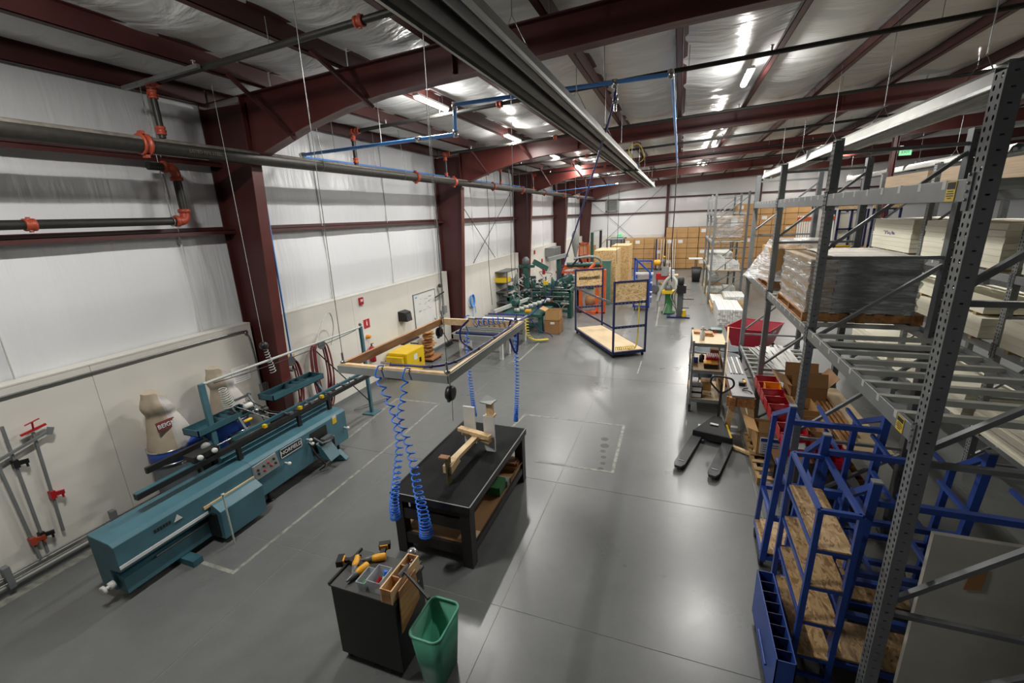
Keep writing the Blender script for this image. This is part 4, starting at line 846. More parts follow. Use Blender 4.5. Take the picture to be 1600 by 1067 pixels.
for x, y in ((5.0, FY0 + .14), (5.18, FY0 + .36), (5.22, 4.6), (5.22, 5.1), (5.22, 5.6)):
    b = MB(); b.lathe((x, y, FZ + .015), [(.018, -.02), (.022, 0), (.018, .02)], 8, 'x'); b.obj('hose_clip', M_BLACK, t)
for x, y in ((4.46, FY0 + .1), (4.45, FY1 - .03)):
    b = MB(); b.cyl((x - .06, y, FZ + .02), (x + .06, y, FZ + .02), .018, n=8); b.cyl((x, y, FZ + .02), (x, y, FZ - .06), .014, n=8); b.obj('manifold', M_CHROME, t)
b = MB(); b.tube(smooth_path([(5.1, FY1 - .05, FZ + .02), (5.05, FY1 - .03, 2.35), (5.15, FY1, 2.05), (5.2, FY1 - .02, 2.4), (5.16, FY1 - .02, FZ + .05)], 6), .016, 7); b.tube(smooth_path([(4.4, FY1 - .05, FZ), (4.25, FY1 - .06, 2.4), (4.25, FY1 - .05, 2.2), (4.4, FY1 - .05, 2.1)], 6), .014, 7); b.obj('looped_hose', M_HOSENAVY, t)
b = MB(); b.helix((4.5, FY1 - .1, FZ - .05), (5.0, FY1 - .12, FZ + .04), .05, 6, .007); b.obj('coil_lead', M_HOSEBLUE, t)
b = MB(); b.cyl((4.36, FY1 - .05, 2.12), (4.5, FY1 - .06, 2.02), .022, n=8); b.obj('hose_gun', M_BLACK, t)
def coil(pts, label, R0, R1, turns):
    b = MB(); x, y, z0 = pts[0]
    b.coil(smooth_path(pts, 5), lambda u: R0 + (R1 - R0) * u ** 1.5, turns, .0085, k=11)
    b.tube(smooth_path([(x, y + .12, FZ + .01), (x - .01, y + .04, FZ + .025), (x - .01, y - .02, FZ - .06), (x + R0, y, z0)], 5), .009, 6)
    one(b, 'coil_hose', M_HOSEBLUE, label, 'hose', 'blue coil hoses under the frame', loc=(x, y, z0))
YC = FY0 - .07
coil([(4.46, YC, 2.48), (4.54, YC, 2.3), (4.61, YC, 2.08), (4.64, YC, 1.74), (4.55, YC, 1.3), (4.47, YC, .95), (4.46, YC, .72)], 'bright blue coiled air hose hanging at the near left of the table', .035, .06, 26)
coil([(4.8, YC, 2.46), (4.76, YC, 2.28), (4.69, YC, 2.05), (4.74, YC, 1.8), (4.79, YC, 1.5), (4.81, YC, 1.2), (4.85, YC, .85), (4.86, YC, .58)], 'bright blue coiled air hose bunched in front of the near table end', .035, .08, 27)
coil([(4.3, FY1 + .06, 2.3), (4.3, FY1 + .06, 1.6), (4.34, FY1 + .06, .87)], 'blue coiled air hose hanging behind the left far corner of the table', .03, .035, 34)
coil([(5.13, FY1 + .06, 2.3), (5.13, FY1 + .06, 1.6), (5.08, FY1 + .06, .87)], 'blue coiled air hose hanging behind the right far corner of the table', .03, .035, 34)
def balancer(x, y, z, label, green):
    t = T('tool_balancer', label, 'balancer', (x, y, z))
    b = MB(); b.lathe((x, y, z), [(.05, -.035), (.075, -.03), (.08, 0), (.075, .03), (.05, .035)], 16, 'x'); b.obj('drum', M_BLACK, t)
    b = MB(); b.tube([(x, y, z + .07), (x, y, FZ - .1)], .006, 6); b.obj('hanger', M_GALV, t)
    b = MB(); b.lathe((x - .03, y, z - .01), [(.045, -.01), (.05, 0), (.04, .012)], 14, 'x'); b.box(x - .04, y - .02, z - .1, x - .01, y + .02, z - .06); b.obj('side_cover', M_GREENM if green else M_BLACK, t)
balancer(5.26, FY0 + .06, 2.33, 'black tool balancer with green side under the near right frame corner', True)
balancer(3.92, 5.95, 2.36, 'black tool balancer under the far left frame corner', False)
b = MB(); b.tube([(5.26, 3.8, 2.26), (5.25, 3.8, 2.0)], .003, 4); one(b, 'balancer_cord', M_BLACK, 'thin cord hanging down from the green-sided tool balancer', 'cord', loc=(5.26, 3.8, 2.2))
t = T('tool_reel', 'small round black reel hanging beside the hose pole', 'reel', (1.2, 5.02, 2.23))
b = MB(); b.lathe((1.2, 5.02, 2.23), [(.02, -.05), (.06, -.04), (.065, 0), (.06, .04), (.02, .05)], 14, 'x'); b.obj('drum', M_BLACK, t)
b = MB(); b.tube([(1.2, 5.02, 2.29), (1.2, 5.02, 6.0)], .004, 5); b.obj('cord', M_DUCT, t)

# ================================================================ black cart at the bottom of the picture
t = T('tool_cart', 'black steel cart with a grey top carrying drills and boxes', 'cart', (4.92, 2.7, 0))
b = MB(); b.box(4.57, 2.48, .08, 5.27, 2.93, .87); b.obj('body', M_BLACK, t, bevel=.008)
b = MB(); b.box(4.56, 2.47, .87, 5.28, 2.94, .885); b.obj('top', mat('dark_grey_top', '4a4a48', .55, var=.15), t)
b = MB(); b.box(4.555, 2.47, .885, 4.575, 2.94, .905); b.box(5.275, 2.47, .86, 5.285, 2.94, .89); b.obj('top_lip', M_BLACK, t)
for x in (4.63, 5.2):
    for y in (2.54, 2.87): b = MB(); b.lathe((x, y, .04), [(.04, -.015), (.04, .015)], 12, 'x'); b.obj('caster', M_RUBBER, t)
for y, z in ((2.85, .78), (2.85, .7)): b = MB(); b.lathe((5.27, y, z), [(.012, 0), (.012, .006), (0, .008)], 8, 'x'); b.obj('bolt', M_CHROME, t)
def drill(x, y, rz, label):
    t = T('cordless_drill', label, 'drill', (0, 0, 0), 'cordless drills on the black cart')
    b = MB(); b.lathe((0, 0, .035), [(.03, -.1), (.036, -.09), (.036, .0), (.03, .02), (.024, .03)], 12, 'y'); b.obj('motor_housing', M_DRILLY, t)
    b = MB(); b.lathe((0, .03, .035), [(.026, 0), (.03, .01), (.028, .05), (.018, .08)], 12, 'y'); b.lathe((0, .11, .035), [(.018, 0), (.01, .03)], 10, 'y'); b.obj('chuck', M_STEELD, t)
    b = MB(); b.hexa([(.01, -.08, .015), (.14, -.1, .015), (.14, -.06, .015), (.01, -.03, .015), (.01, -.08, .05), (.14, -.1, .05), (.14, -.06, .05), (.01, -.03, .05)]); b.obj('handle', M_BLACK, t)
    b = MB(); b.box(.13, -.13, .004, .19, -.02, .066); b.obj('battery', M_BLACK, t)
    b = MB(); b.box(.118, -.11, .006, .134, -.03, .064); b.obj('battery_collar', M_DRILLY, t)
    b = MB(); b.box(.02, -.025, .025, .05, -.01, .045); b.obj('trigger', M_BLACK, t)
    return place(t, (x, y, .886), rz)
drill(4.67, 2.72, 3.6, 'yellow cordless drill lying at the left edge of the cart')
drill(4.8, 2.85, 2.1, 'yellow cordless drill lying farther back on the cart')
drill(4.76, 2.66, 2.9, 'yellow and black drill pointing at the frosted tubs')
def tub(x0, y0, x1, y1, z1, label):
    t = T('frosted_tub', label, 'tub', ((x0 + x1) / 2, (y0 + y1) / 2, .886), 'frosted tubs'); d = .012
    b = MB(); z0 = .886
    def ring(x0, y0, x1, y1, z): return [(x0, y0, z), (x1, y0, z), (x1, y1, z), (x0, y1, z)]
    A = ring(x0 + d, y0 + d, x1 - d, y1 - d, z0); B_ = ring(x0, y0, x1, y1, z1)
    b.add(A + B_, [(3, 2, 1, 0), (0, 1, 5, 4), (1, 2, 6, 5), (2, 3, 7, 6), (3, 0, 4, 7)], False); b.obj('shell', M_CLEAR, t, solid=.003)
    b = MB(); b.tube([(x0, y0, z1), (x1, y0, z1), (x1, y1, z1), (x0, y1, z1)], .006, 6, closed=True); b.obj('rim', M_CLEAR, t)
tub(4.86, 2.5, 4.95, 2.68, .98, 'frosted plastic tub with green items on the black cart')
tub(4.97, 2.51, 5.11, 2.7, 1.02, 'larger frosted tub with a blue-capped tube beside the wooden box')
b = MB(); b.box(4.88, 2.52, .892, 4.93, 2.58, .94); one(b, 'green_bottle', M_GREENP, 'green packet inside the smaller frosted tub', 'packet', loc=(4.9, 2.55, .892))
b = MB(); b.cyl((5.06, 2.6, .9), (5.07, 2.64, .98), .016); b.cur = 1; b.cyl((5.07, 2.64, .98), (5.075, 2.655, 1.02), .018); one(b, 'glue_tube', [M_PAPER, M_HOSEBLUE], 'white tube with a blue cap in the larger frosted tub', 'tube', loc=(5.06, 2.6, .9))
b = MB(); b.cyl((5.01, 2.57, .9), (5.03, 2.63, .96), .02); one(b, 'red_tin', M_REDP, 'small red item in the larger frosted tub', 'cap', loc=(5.0, 2.57, .9))
t = T('wooden_tool_box', 'open wooden tray box with three compartments on the cart edge', 'box', (5.2, 2.66, .886))
for a in ((5.15, 2.46, 5.162, 2.9), (5.258, 2.46, 5.27, 2.9)):
    b = MB(); b.box(a[0], a[1], .886, a[2], a[3], 1.03); b.obj('side', M_WOOD, t)
for y in (2.46, 2.62, 2.76, 2.888): b = MB(); b.box(5.162, y, .886, 5.258, y + .012, 1.03 if y in (2.46, 2.888) else 1.02); b.obj('divider', M_WOODO, t)
b = MB(); b.box(5.16, 2.47, .886, 5.26, 2.89, .893); b.obj('bottom', M_WOODO, t)
for i in range(7):
    b = MB(); y = 2.64 + .035 * i; b.cyl((5.17 + .01 * (i % 3), y, .91), (5.23 - .01 * (i % 2), y + .03, .99 + .01 * (i % 3)), .005, n=6); b.lathe((5.23, y + .03, .99 + .01 * (i % 3)), [(.008, 0), (.008, .01)], 6); one(b, 'loose_bolt', M_CHROME, 'shiny %s lying in the wooden box, %s from the near end' % (('bolt', 'wrench')[i % 2], ORD[i]), 'bolt', 'loose hardware in the wooden box', loc=(5.2, y, .91))
b = MB(); b.hexa([(5.295, 2.5, .55), (5.305, 2.5, .55), (5.305, 2.8, .65), (5.295, 2.8, .65), (5.295, 2.52, .99), (5.305, 2.52, .99), (5.305, 2.78, .99), (5.295, 2.78, .99)]); one(b, 'plywood_sheet', M_WOODO, 'thin wooden panel hanging on the side of the black cart', 'panel', loc=(5.3, 2.65, .55))
t = T('hammer', 'hammer with black grip resting across the wooden box', 'hammer', (5.27, 2.66, 1.04))
b = MB(); b.tube([(5.25, 2.68, 1.05), (5.4, 2.62, 1.02), (5.58, 2.55, .97)], [.012, .014, .018], 9); b.obj('handle', M_BLACK, t)
b = MB(); b.cyl((5.24, 2.62, 1.04), (5.26, 2.74, 1.06), .02); b.obj('head', M_CHROME, t)
t = T('sander', 'silver dome-topped tool standing behind the wooden box', 'tool', (5.2, 2.96, .886))
b = MB(); b.lathe((5.15, 2.97, .86), [(.04, 0), (.045, .04), (.04, .07)], 14); b.obj('body', M_BLACK, t)
b = MB(); b.lathe((5.15, 2.97, .93), [(.035, 0), (.05, .02), (.05, .06), (.03, .085), (0, .09)], 16); b.obj('dome', M_CHROME, t)
b = MB(); b.box(5.08, 2.93, .84, 5.22, 3.01, .862); b.obj('bracket', M_BLACK, t)
t = T('green_bin', 'open sea-green plastic bin at the right side of the black cart', 'bin', (5.55, 2.68, 0))
def rr_ring(cx, cy, hx, hy, r, z, n=5):
    out = []
    for sx, sy, a0 in ((1, 1, 0), (-1, 1, PI / 2), (-1, -1, PI), (1, -1, 3 * PI / 2)):
        for i in range(n + 1):
            a = a0 + PI / 2 * i / n; out.append((cx + sx * (hx - r) + r * math.cos(a), cy + sy * (hy - r) + r * math.sin(a), z))
    return out
b = MB(); R1, R2 = rr_ring(5.55, 2.66, .1, .17, .05, .02), rr_ring(5.54, 2.66, .15, .22, .07, .62); n = len(R1)
b.add(R1 + R2, [(i, (i + 1) % n, n + (i + 1) % n, n + i) for i in range(n)] + [tuple(range(n))[::-1]], True); b.obj('shell', M_GREENBIN, t, solid=.006)
b = MB(); b.tube(R2, .012, 7, closed=True); b.obj('rim', M_GREENBIN, t)

# ================================================================ blue cart with strand-board ends
def board_cart(label, loc, rz, L=3.1, W=1.05, H=2.25, writing=False):
    """local: x along the length, y across; origin at the middle of the floor"""
    t = T('panel_cart', label, 'cart', (0, 0, 0), 'blue panel carts with strand board ends')
    hx, hy = L / 2, W / 2; s_ = .05
    b = MB(); b.box(-hx, -hy, .14, hx, hy, .17)
    for a in ((-hx, -hy, hx, -hy + s_), (-hx, hy - s_, hx, hy), (-hx, -hy, -hx + s_, hy), (hx - s_, -hy, hx, hy)): b.box(a[0], a[1], .11, a[2], a[3], .19)
    b.obj('base_frame', M_NAVY, t)
    b = MB(); b.box(-hx + s_, -hy + s_, .17, hx - s_, hy - s_, .2); b.obj('deck', M_PLY, t)
    for x in (-hx, hx - s_):
        for y in (-hy, hy - s_): b = MB(); b.box(x, y, .19, x + s_, y + s_, H); b.obj('post', M_NAVY, t)
    for x in (-hx, hx - s_):
        b = MB(); b.box(x, -hy + s_, H - .05, x + s_, hy - s_, H); b.obj('top_rail', M_NAVY, t)
        for z in (.92, 1.62):
            b = MB(); b.box(x + .005, -hy + s_, z - .035, x + .045, hy - s_, z + .035); rl = b.obj('slotted_rail', M_NAVY, t); d = MB()
            for q in range(8):
                for xe in (x + .0045, x + .0455): d.lathe((xe, -hy + .13 + q * (W - .26) / 7, z), [(.014, -.001), (.014, .001)], 8, 'x')
            d.obj('rail_holes', M_GREY, rl)
        b = MB(); b.box(x + .015, -hy + s_, H - .58, x + .03, hy - s_, H - .05); p = b.obj('end_board', M_OSBL, t)
        if writing and x < 0:
            w_ = MB(); rr = random.Random(2); y = -.38
            while y < .36: l_ = rr.uniform(.02, .05); w_.box(x + .031, y, H - .36 + rr.uniform(-.01, .0), x + .033, y + l_, H - .28 + rr.uniform(0, .03)); y += l_ + .012
            w_.obj('stencil_marks', M_INK, p)
            w_ = MB(); y = -.38; rr = random.Random(2)
            while y < .36: l_ = rr.uniform(.02, .05); w_.box(x + .012, y, H - .36, x + .0145, y + l_, H - .28); y += l_ + .012
            w_.obj('stencil_marks', M_INK, p)
    for z in (.92, 1.62): b = MB(); b.box(-hx + s_, -hy + .005, z - .03, hx - s_, -hy + .015, z + .03); b.obj('slotted_rail', M_STEELD if z > 1 else M_NAVY, t)
    for x in (-hx + .1, hx - .1):
        for y in (-hy + .06, hy - .06):
            b = MB(); b.lathe((x, y, .05), [(.05, -.018), (.05, .018)], 12, 'y'); b.bar((x, y, .05), (x, y, .12), .04, .04); b.obj('caster', M_RUBBER, t)
    return place(t, loc, rz)
cx = (5.84 + 4.11 + 6.7 + 4.95) / 4; cy = (12.32 + 15.08 + 12.95 + 15.7) / 4
board_cart('blue panel cart with two strand board ends in the open aisle', (cx, cy, 0), math.atan2(12.32 - 15.08, 5.84 - 4.11), L=3.2, W=1.05, writing=True)
p = [(6.45, 12.95, 1.72), (6.45, 12.95, .9), (6.4, 12.9, .25), (6.2, 12.75, .23)]
b = MB(); b.tube(smooth_path(p, 6), .02, 7)
b.helix((6.35, 12.92, .25), (5.85, 12.62, .25), .035, 9, .015)
one(b, 'yellow_strap', M_YELHOSE, 'yellow hose hung from the cart panel and coiled on its deck', 'hose', loc=(6.4, 12.9, .2))

# ================================================================ grey roller table and neighbours
RX0, RX1, RY0, RY1, RZt = 1.27, 2.74, 11.15, 13.95, .85
t = T('roller_table', 'grey roller conveyor table with steel rollers by the left wall', 'conveyor', (2.0, 12.5, 0))
for x in (RX0, RX1 - .06): b = MB(); b.box(x, RY0, RZt - .16, x + .06, RY1, RZt); b.obj('side_channel', M_GREY, t)
b = MB(); b.box(RX0, RY0, RZt - .18, RX1, RY0 + .05, RZt - .03); b.obj('end_channel', M_GREY, t)
b = MB(); b.box(RX0, RY1 - .05, RZt - .16, RX1, RY1, RZt - .03); b.obj('end_channel', M_GREY, t)
for i in range(7):
    y = RY0 + .2 + i * .23; b = MB(); b.tube([(RX0 + .06, y, RZt - .03), (RX1 - .06, y, RZt - .03)], .045, 10); b.obj('roller', M_GALV if i else M_NAVY, t)
for y, m in ((13.55, M_GALV), (13.82, M_HOSENAVY)): b = MB(); b.tube([(RX0 + .06, y, RZt), (RX1 - .06, y, RZt)], .05, 10); b.obj('roller', m, t)
b = MB(); b.box(RX0 + .06, 12.75, RZt - .02, RX1 - .06, 13.45, RZt); b.obj('white_plate', M_PAPER, t)
for x in (RX0 + .02, RX1 - .13):
    for y in (11.55, 12.15, 13.7): b = MB(); b.box(x, y, 0, x + .1, y + .1, RZt - .16); b.obj('leg', M_WHITE, t)
for y in (11.58, 13.73): b = MB(); b.box(RX0 + .1, y, .2, RX1 - .1, y + .05, .27); b.obj('cross_brace', M_GREY, t)
b = MB(); b.tube(smooth_path([(2.7, 12.1, .98), (2.85, 12.3, .8), (2.85, 12.5, .4), (2.8, 12.6, .6), (2.78, 12.4, .95)], 6), .02, 7); b.lathe((2.8, 12.5, .55), [(.03, -.1), (.07, -.06), (.07, .06), (.02, .12)], 10); b.obj('air_fittings', M_BLACK, t)
b = MB(); b.coil(smooth_path([(2.8, 13.65, .8), (2.84, 13.5, .5), (2.92, 13.45, .25), (3.1, 13.55, .1), (3.45, 13.75, .09)], 5), .06, 20, .012); one(b, 'coil_hose', M_YELHOSE, 'yellow coiled hose drooping off the end of the roller table', 'hose', loc=(3, 13.9, .4))
b = MB(); b.tube(smooth_path([(2.9, 13.7, .8), (3.15, 13.9, .35), (3.4, 14.1, .2), (3.5, 14.3, .02)], 5), .014, 6); one(b, 'air_hose', M_HOSENAVY, 'dark hose trailing beside the yellow coil', 'hose', loc=(3.1, 13.9, .3))
carton('carton', 3.08, 14.75, 0, 3.62, 15.35, .48, 'brown carton on the floor, lower of two by the green table', M_CARD2)
b = MB(); b.box(3.3, 14.745, .36, 3.45, 14.75, .44); one(b, 'paper_label', M_PAPER, 'white paper label stuck on the lower brown carton', 'label', loc=(3.4, 14.74, .4))
carton('carton', 3.1, 14.8, .48, 3.6, 15.3, .82, 'open brown carton stacked on top beside the green table', M_CARD, 2)
# ================================================================ radiant tube heaters under the roof
def heater(x, z, ya, yb, ym, label):
    t = T('tube_heater', label, 'heater', (x, (ya + yb) / 2, z))
    def refl(y0, y1, w_):
        b = MB()
        pr = [(x - w_, z), (x - w_ * .75, z + .13), (x - w_ * .25, z + .2), (x + w_ * .25, z + .2), (x + w_ * .75, z + .13), (x + w_, z)]
        n = len(pr); vs = [(u, y0, v) for u, v in pr] + [(u, y1, v) for u, v in pr]
        b.add(vs, [(i, i + 1, n + i + 1, n + i) for i in range(n - 1)], False); b.obj('reflector', mat('aged_reflector', '8f8f8a', .5, metal=.3, var=.15), t, solid=.004)
        for s_ in (-1, 1): b = MB(); b.box(x + s_ * w_ - .012, y0, z - .025, x + s_ * w_ + .012, y1, z + .005); b.obj('reflector_lip', M_DUCT if s_ > 0 else M_GALV, t)
    refl(ya, ym, .2); refl(ym, yb, .15)
    for s_ in (-.08, .08): b = MB(); b.tube([(x + s_, ya, z + .06), (x + s_, yb, z + .06)], .05, 12); b.obj('burner_tube', M_STEELD, t)
    b = MB(); b.box(x - .21, ym - .02, z - .03, x + .21, ym + .02, z + .2); b.obj('end_cap', M_STEELD, t)
    b = MB(); b.box(x - .08, yb - .02, z - .02, x + .1, yb + .2, z + .26); b.obj('burner_box', M_WHITE, t)
    y = ya + .6
    while y < yb:
        b = MB(); b.tube([(x - .12, y, z + .17), (x, y, z + .4), (x + .12, y, z + .17)], .006, 5); b.obj('hanger_wire', M_GALV, t)
        b = MB(); b.tube([(x, y, z + .4), (x, y, roof(x) + .1)], .005, 5); b.obj('hanger_chain', M_GALV, t); y += 2.4
heater(6.07, 5.2, -4, 23.4, 13.4, 'long grey radiant tube heater hanging down the middle of the hall')
heater(10.12, 5.02, -4, 18.0, 11.9, 'long radiant tube heater hanging above the near pallet rack')
heater(15.5, 5.2, 16, 28.6, 22, 'pale radiant tube heater hanging beyond the racks at right')
b = MB(); b.tube(smooth_path([(6.1, 13.2, 5.45), (6.0, 13.3, 5.75), (6.25, 13.4, 5.85), (6.4, 13.4, 5.5), (6.2, 13.4, 5.35)], 5), .012, 6); one(b, 'gas_flex', M_YELHOSE, 'yellow flexible gas hose at the joint of the middle heater', 'hose', loc=(6.1, 13.3, 5.5))
t = T('exit_sign', 'green lit exit sign hung on an interior column', 'sign', (14.5, 20.35, 5.6))
b = MB(); b.box(14.5, 20.33, 5.62, 14.85, 20.37, 5.86); b.obj('panel', M_EXIT, t); b = MB(); b.box(14.5, 20.35, 5.86, 14.6, 20.5, 5.95); b.obj('bracket', M_WHITE, t)
text('lettering', 'EXIT', M_GREENP, t, (14.675, 20.325, 5.73), .12, (PI / 2, 0, 0))

# ================================================================ pallet racks
def perf_face(b, P0, U, w_, h, cols, pitch, r=.011, tear=True):
    """steel face pierced with teardrop holes: P0 corner, U unit vector across, z up"""
    P0, U = Vector(P0), Vector(U); n = int(h / pitch); cw = w_ / cols
    q8 = [(0, 0), (.5, 0), (1, 0), (1, .5), (1, 1), (.5, 1), (0, 1), (0, .5)]
    hole = [(-.7, -.7), (0, -1.1), (.7, -.7), (.95, .2), (.7, 1.0), (0, 1.3), (-.7, 1.0), (-.95, .2)] if tear else [(-1, -.45), (0, -.45), (1, -.45), (1, 0), (1, .45), (0, .45), (-1, .45), (-1, 0)]
    for i in range(n):
        for c in range(cols):
            z0 = i * pitch; vs = [P0 + U * (cw * (c + u)) + Vector((0, 0, z0 + pitch * v)) for u, v in q8]
            vs += [P0 + U * (cw * (c + .5) + r * u) + Vector((0, 0, z0 + pitch * .5 + r * 1.15 * v)) for u, v in hole]
            b.add(vs, [(k, (k + 1) % 8, 8 + (k + 1) % 8, 8 + k) for k in range(8)], False)
PWY, PWX = .105, .08
def post_mesh(h, front=-1):
    """channel post standing at the origin, open to the inside of the rack"""
    b = MB(); x0 = 0 if front < 0 else 0
    perf_face(b, (0, -PWY / 2, 0), (0, 1, 0), PWY, h, 2, .05)
    s_ = -front
    perf_face(b, (0, -PWY / 2, 0), (s_, 0, 0), PWX, h, 1, .075, .01, False)
    perf_face(b, (0, PWY / 2, 0), (s_, 0, 0), PWX, h, 1, .075, .01, False)
    b.add([(s_ * PWX, -PWY / 2, 0), (s_ * PWX, PWY / 2, 0), (s_ * PWX, PWY / 2, h), (s_ * PWX, -PWY / 2, h)], [(0, 1, 2, 3)], False)
    b.add([(0, -PWY / 2, h), (s_ * PWX, -PWY / 2, h), (s_ * PWX, PWY / 2, h), (0, PWY / 2, h)], [(0, 1, 2, 3)], False)
    return b
RH = 4.74
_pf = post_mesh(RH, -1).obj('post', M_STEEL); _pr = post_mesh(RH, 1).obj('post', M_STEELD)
for o in (_pf, _pr): md = o.modifiers.new('thickness', 'SOLIDIFY'); md.thickness = .003; md.offset = 0
_used = []
def upright_frame(rack, x0, x1, y, h=RH):
    f = bpy.data.objects.new('upright_frame', None); COL.objects.link(f); f.parent = rack; f.location = Vector((x0, y, 0)) - WORLD[rack]; WORLD[f] = Vector((x0, y, 0))
    for src, x in ((_pf, 0), (_pr, x1 - x0)):
        if src not in _used: o = src; _used.append(src)
        else: o = src.copy(); COL.objects.link(o)
        o.parent = f; o.location = (x, 0, 0)
    for x in (0, x1 - x0 - .1): b = MB(); b.box(x0 + x - .01, y - .09, 0, x0 + x + .11, y + .09, .012); b.obj('base_plate', M_STEELD, f)
    lv = [.12, 1.2, 2.42, 3.48, 4.6]
    for i, z in enumerate(lv):
        b = MB(); b.bar((x0 + .05, y, z), (x1 - .05, y, z), .04, .035); b.obj('strut', M_STEEL, f)
        if i < 4: b = MB(); b.bar((x0 + .07, y, z + .1), (x1 - .06, y, lv[i + 1] - .07), .04, .035); b.obj('diagonal_strut', M_STEEL, f)
    return f
def beam(rack, x, ya, yb, z, h=.12, back=False, tabs=True):
    """step beam between two uprights, its top at z"""
    s_ = 1 if not back else -1
    a, c = ya + PWY / 2, yb - PWY / 2
    b = MB(); b.prism([(x - .005 * s_, z - h), (x - .005 * s_, z), (x + .03 * s_, z), (x + .03 * s_, z - .035), (x + .055 * s_, z - .035), (x + .055 * s_, z - h)], 'y', a, c)
    o = b.obj('beam', M_STEEL, rack, bevel=.003)
    for y0, y1 in ((a - .045, a + .006), (c - .006, c + .045)):
        k = MB(); k.box(x - .012 * s_ if s_ > 0 else x, y0, z - h - .05, x if s_ > 0 else x + .012, y1, z + .03)
        for j in range(4): k.lathe((x - .012 * s_, (y0 + y1) / 2, z - h + .01 + j * .045), [(.009, 0), (.009, -.006 * s_), (0, -.008 * s_)], 8, 'x')
        k.obj('connector', M_STEELD, o)
    return o
def cross_bars(rack, x0, x1, ya, yb, z, n):
    for i in range(n):
        y = ya + (yb - ya) * (i + .5) / n; b = MB(); b.box(x0 + .03, y - .028, z - .045, x1 - .03, y + .028, z); b.box(x0 - .006, y - .022, z - .05, x0 + .03, y + .022, z + .002)
        b.obj('support_bar', M_BAR, rack)
def warn_label(parent, x, y, z, w_=.11, h=.15):
    b = MB(); b.box(x - .002, y, z, x, y + w_, z + h); o = b.obj('warning_label', M_LABELY, parent)
    return o
RX0_, RX1_ = 8.92, 10.14
RYS = [3.3, 6.04, 8.74, 11.33]
rack = T('pallet_rack', 'grey steel pallet rack filling the right foreground', 'rack', (RX0_, 7.3, 0))
for y in RYS: upright_frame(rack, RX0_, RX1_, y)
for i in range(3):
    ya, yb = RYS[i], RYS[i + 1]
    for z, h in ((4.18, .125), (2.65, .115)) + (((.95, .1),) if i else ()):
        o1 = beam(rack, RX0_, ya, yb, z, h); beam(rack, RX1_ - .0, ya, yb, z, h, back=True)
        if z > 1: cross_bars(rack, RX0_, RX1_, ya + .15, yb - .12, z, 8)
        else: cross_bars(rack, RX0_, RX1_, ya + .15, yb - .12, z, 8)
        if i == 0:
            y_, z_ = ya + .16, z - h + .004
            lb = MB(); lb.box(RX0_ - .009, y_, z_, RX0_ - .006, y_ + .1, z_ + h - .01); wl_ = lb.obj('warning_label', M_LABELY, o1)
            k = MB(); k.box(RX0_ - .0105, y_ + .008, z_ + .07, RX0_ - .009, y_ + .092, z_ + h - .016)
            for j, (w0, w1) in enumerate(((.02, .08), (.012, .088), (.012, .088), (.03, .07))): k.box(RX0_ - .0105, y_ + w0, z_ + .055 - j * .013, RX0_ - .009, y_ + w1, z_ + .06 - j * .013)
            k.obj('label_print', M_INK, o1)
# second row behind with stacks of white door slabs
rack2 = T('pallet_rack', 'second grey pallet rack row behind, loaded with white door slabs', 'rack', (11.8, 9, 0))
R2Y = [2.65, 5.4, 8.15, 10.9, 13.3]
for y in R2Y: upright_frame(rack2, 11.8, 12.95, y)
for ya, yb in zip(R2Y, R2Y[1:]):
    for z in (.72, 2.0, 3.02, 4.3): beam(rack2, 11.8, ya, yb, z, .11); beam(rack2, 12.95, ya, yb, z, .11, back=True)
    for z in (.72, 2.0, 3.02): cross_bars(rack2, 11.8, 12.95, ya + .2, yb - .2, z, 3)
lv_name = {.72: 'on the lowest level', 2.0: 'on the middle level', 3.02: 'on the upper level', 4.3: 'on the top level'}
def slab_stack(x0, y0, x1, y1, z, n, th, label, scrawl=None, wood=False):
    t = T('door_slab_stack', label, 'stack', ((x0 + x1) / 2, (y0 + y1) / 2, z), 'stacks of white door slabs on the back rack')
    for y in (y0 + .15, (y0 + y1) / 2, y1 - .2): b = MB(); b.box(x0, y, z, x1, y + .08, z + .05); b.obj('bearer', M_PALLET, t)
    sd = random.Random(int(z * 100 + y0 * 10))
    for i in range(n):
        j = sd.uniform(-.012, .012); b = MB(); b.box(x0 + j, y0 + j, z + .05 + i * th, x1 + j, y1 + j, z + .05 + (i + 1) * th - .002); b.obj('door_slab', M_SLAB, t)
    if scrawl:
        b = MB(); yy = y0 + (y1 - y0) * .7; zz = z + .05 + n * th * .55; rs = random.Random(scrawl[1]); pts = []
        for i in range(26): pts.append((x0 - .016, yy - i * .024, zz + rs.uniform(-.04, .05)))
        b.tube(pts, .004, 4); b.obj('handwriting', scrawl[0], t)
    return t
for i, (ya, yb) in enumerate(zip(R2Y, R2Y[1:])):
    nm = ['beyond the picture edge', 'behind the near upright', 'at the right edge', 'behind the wrapped load', 'farthest along the row'][i]
    nm = ORD[i] + ' bay from the front'
    a, c = ya + .25, yb - .25
    slab_stack(11.74, a, 12.9, c, 3.02, 7, .092, 'tall white door slab stack %s, %s' % (lv_name[3.02], nm), scrawl={2: (M_GREY, 4), 3: (M_INKP, 5)}.get(i))
    slab_stack(11.72, a - (.05 if i % 2 else 0), 12.85, c, 2.0, 4 if i != 2 else 3, .1, 'white door slab stack %s, %s' % (lv_name[2.0], nm))
    if i == 2: slab_stack(11.76, a + .1, 12.85, c - .1, 2.0 + .05 + 3 * .1, 2, .07, 'thin slab bundle topping the middle level stack in the third bay')
    slab_stack(11.7, a - .1, 12.9, c + .1, .72, 8, .05, 'low wide stack of white sheets %s, %s' % (lv_name[.72], nm))
    if i < 4:
        b = MB(); b.box(11.8, a, 4.3, 12.85, c, 4.62)
        one(b, 'film_bundle', M_TANB, 'long flat bundle on the top level, ' + nm, 'bundle', 'flat bundles on the rack top', loc=(12.3, (a + c) / 2, 4.3))
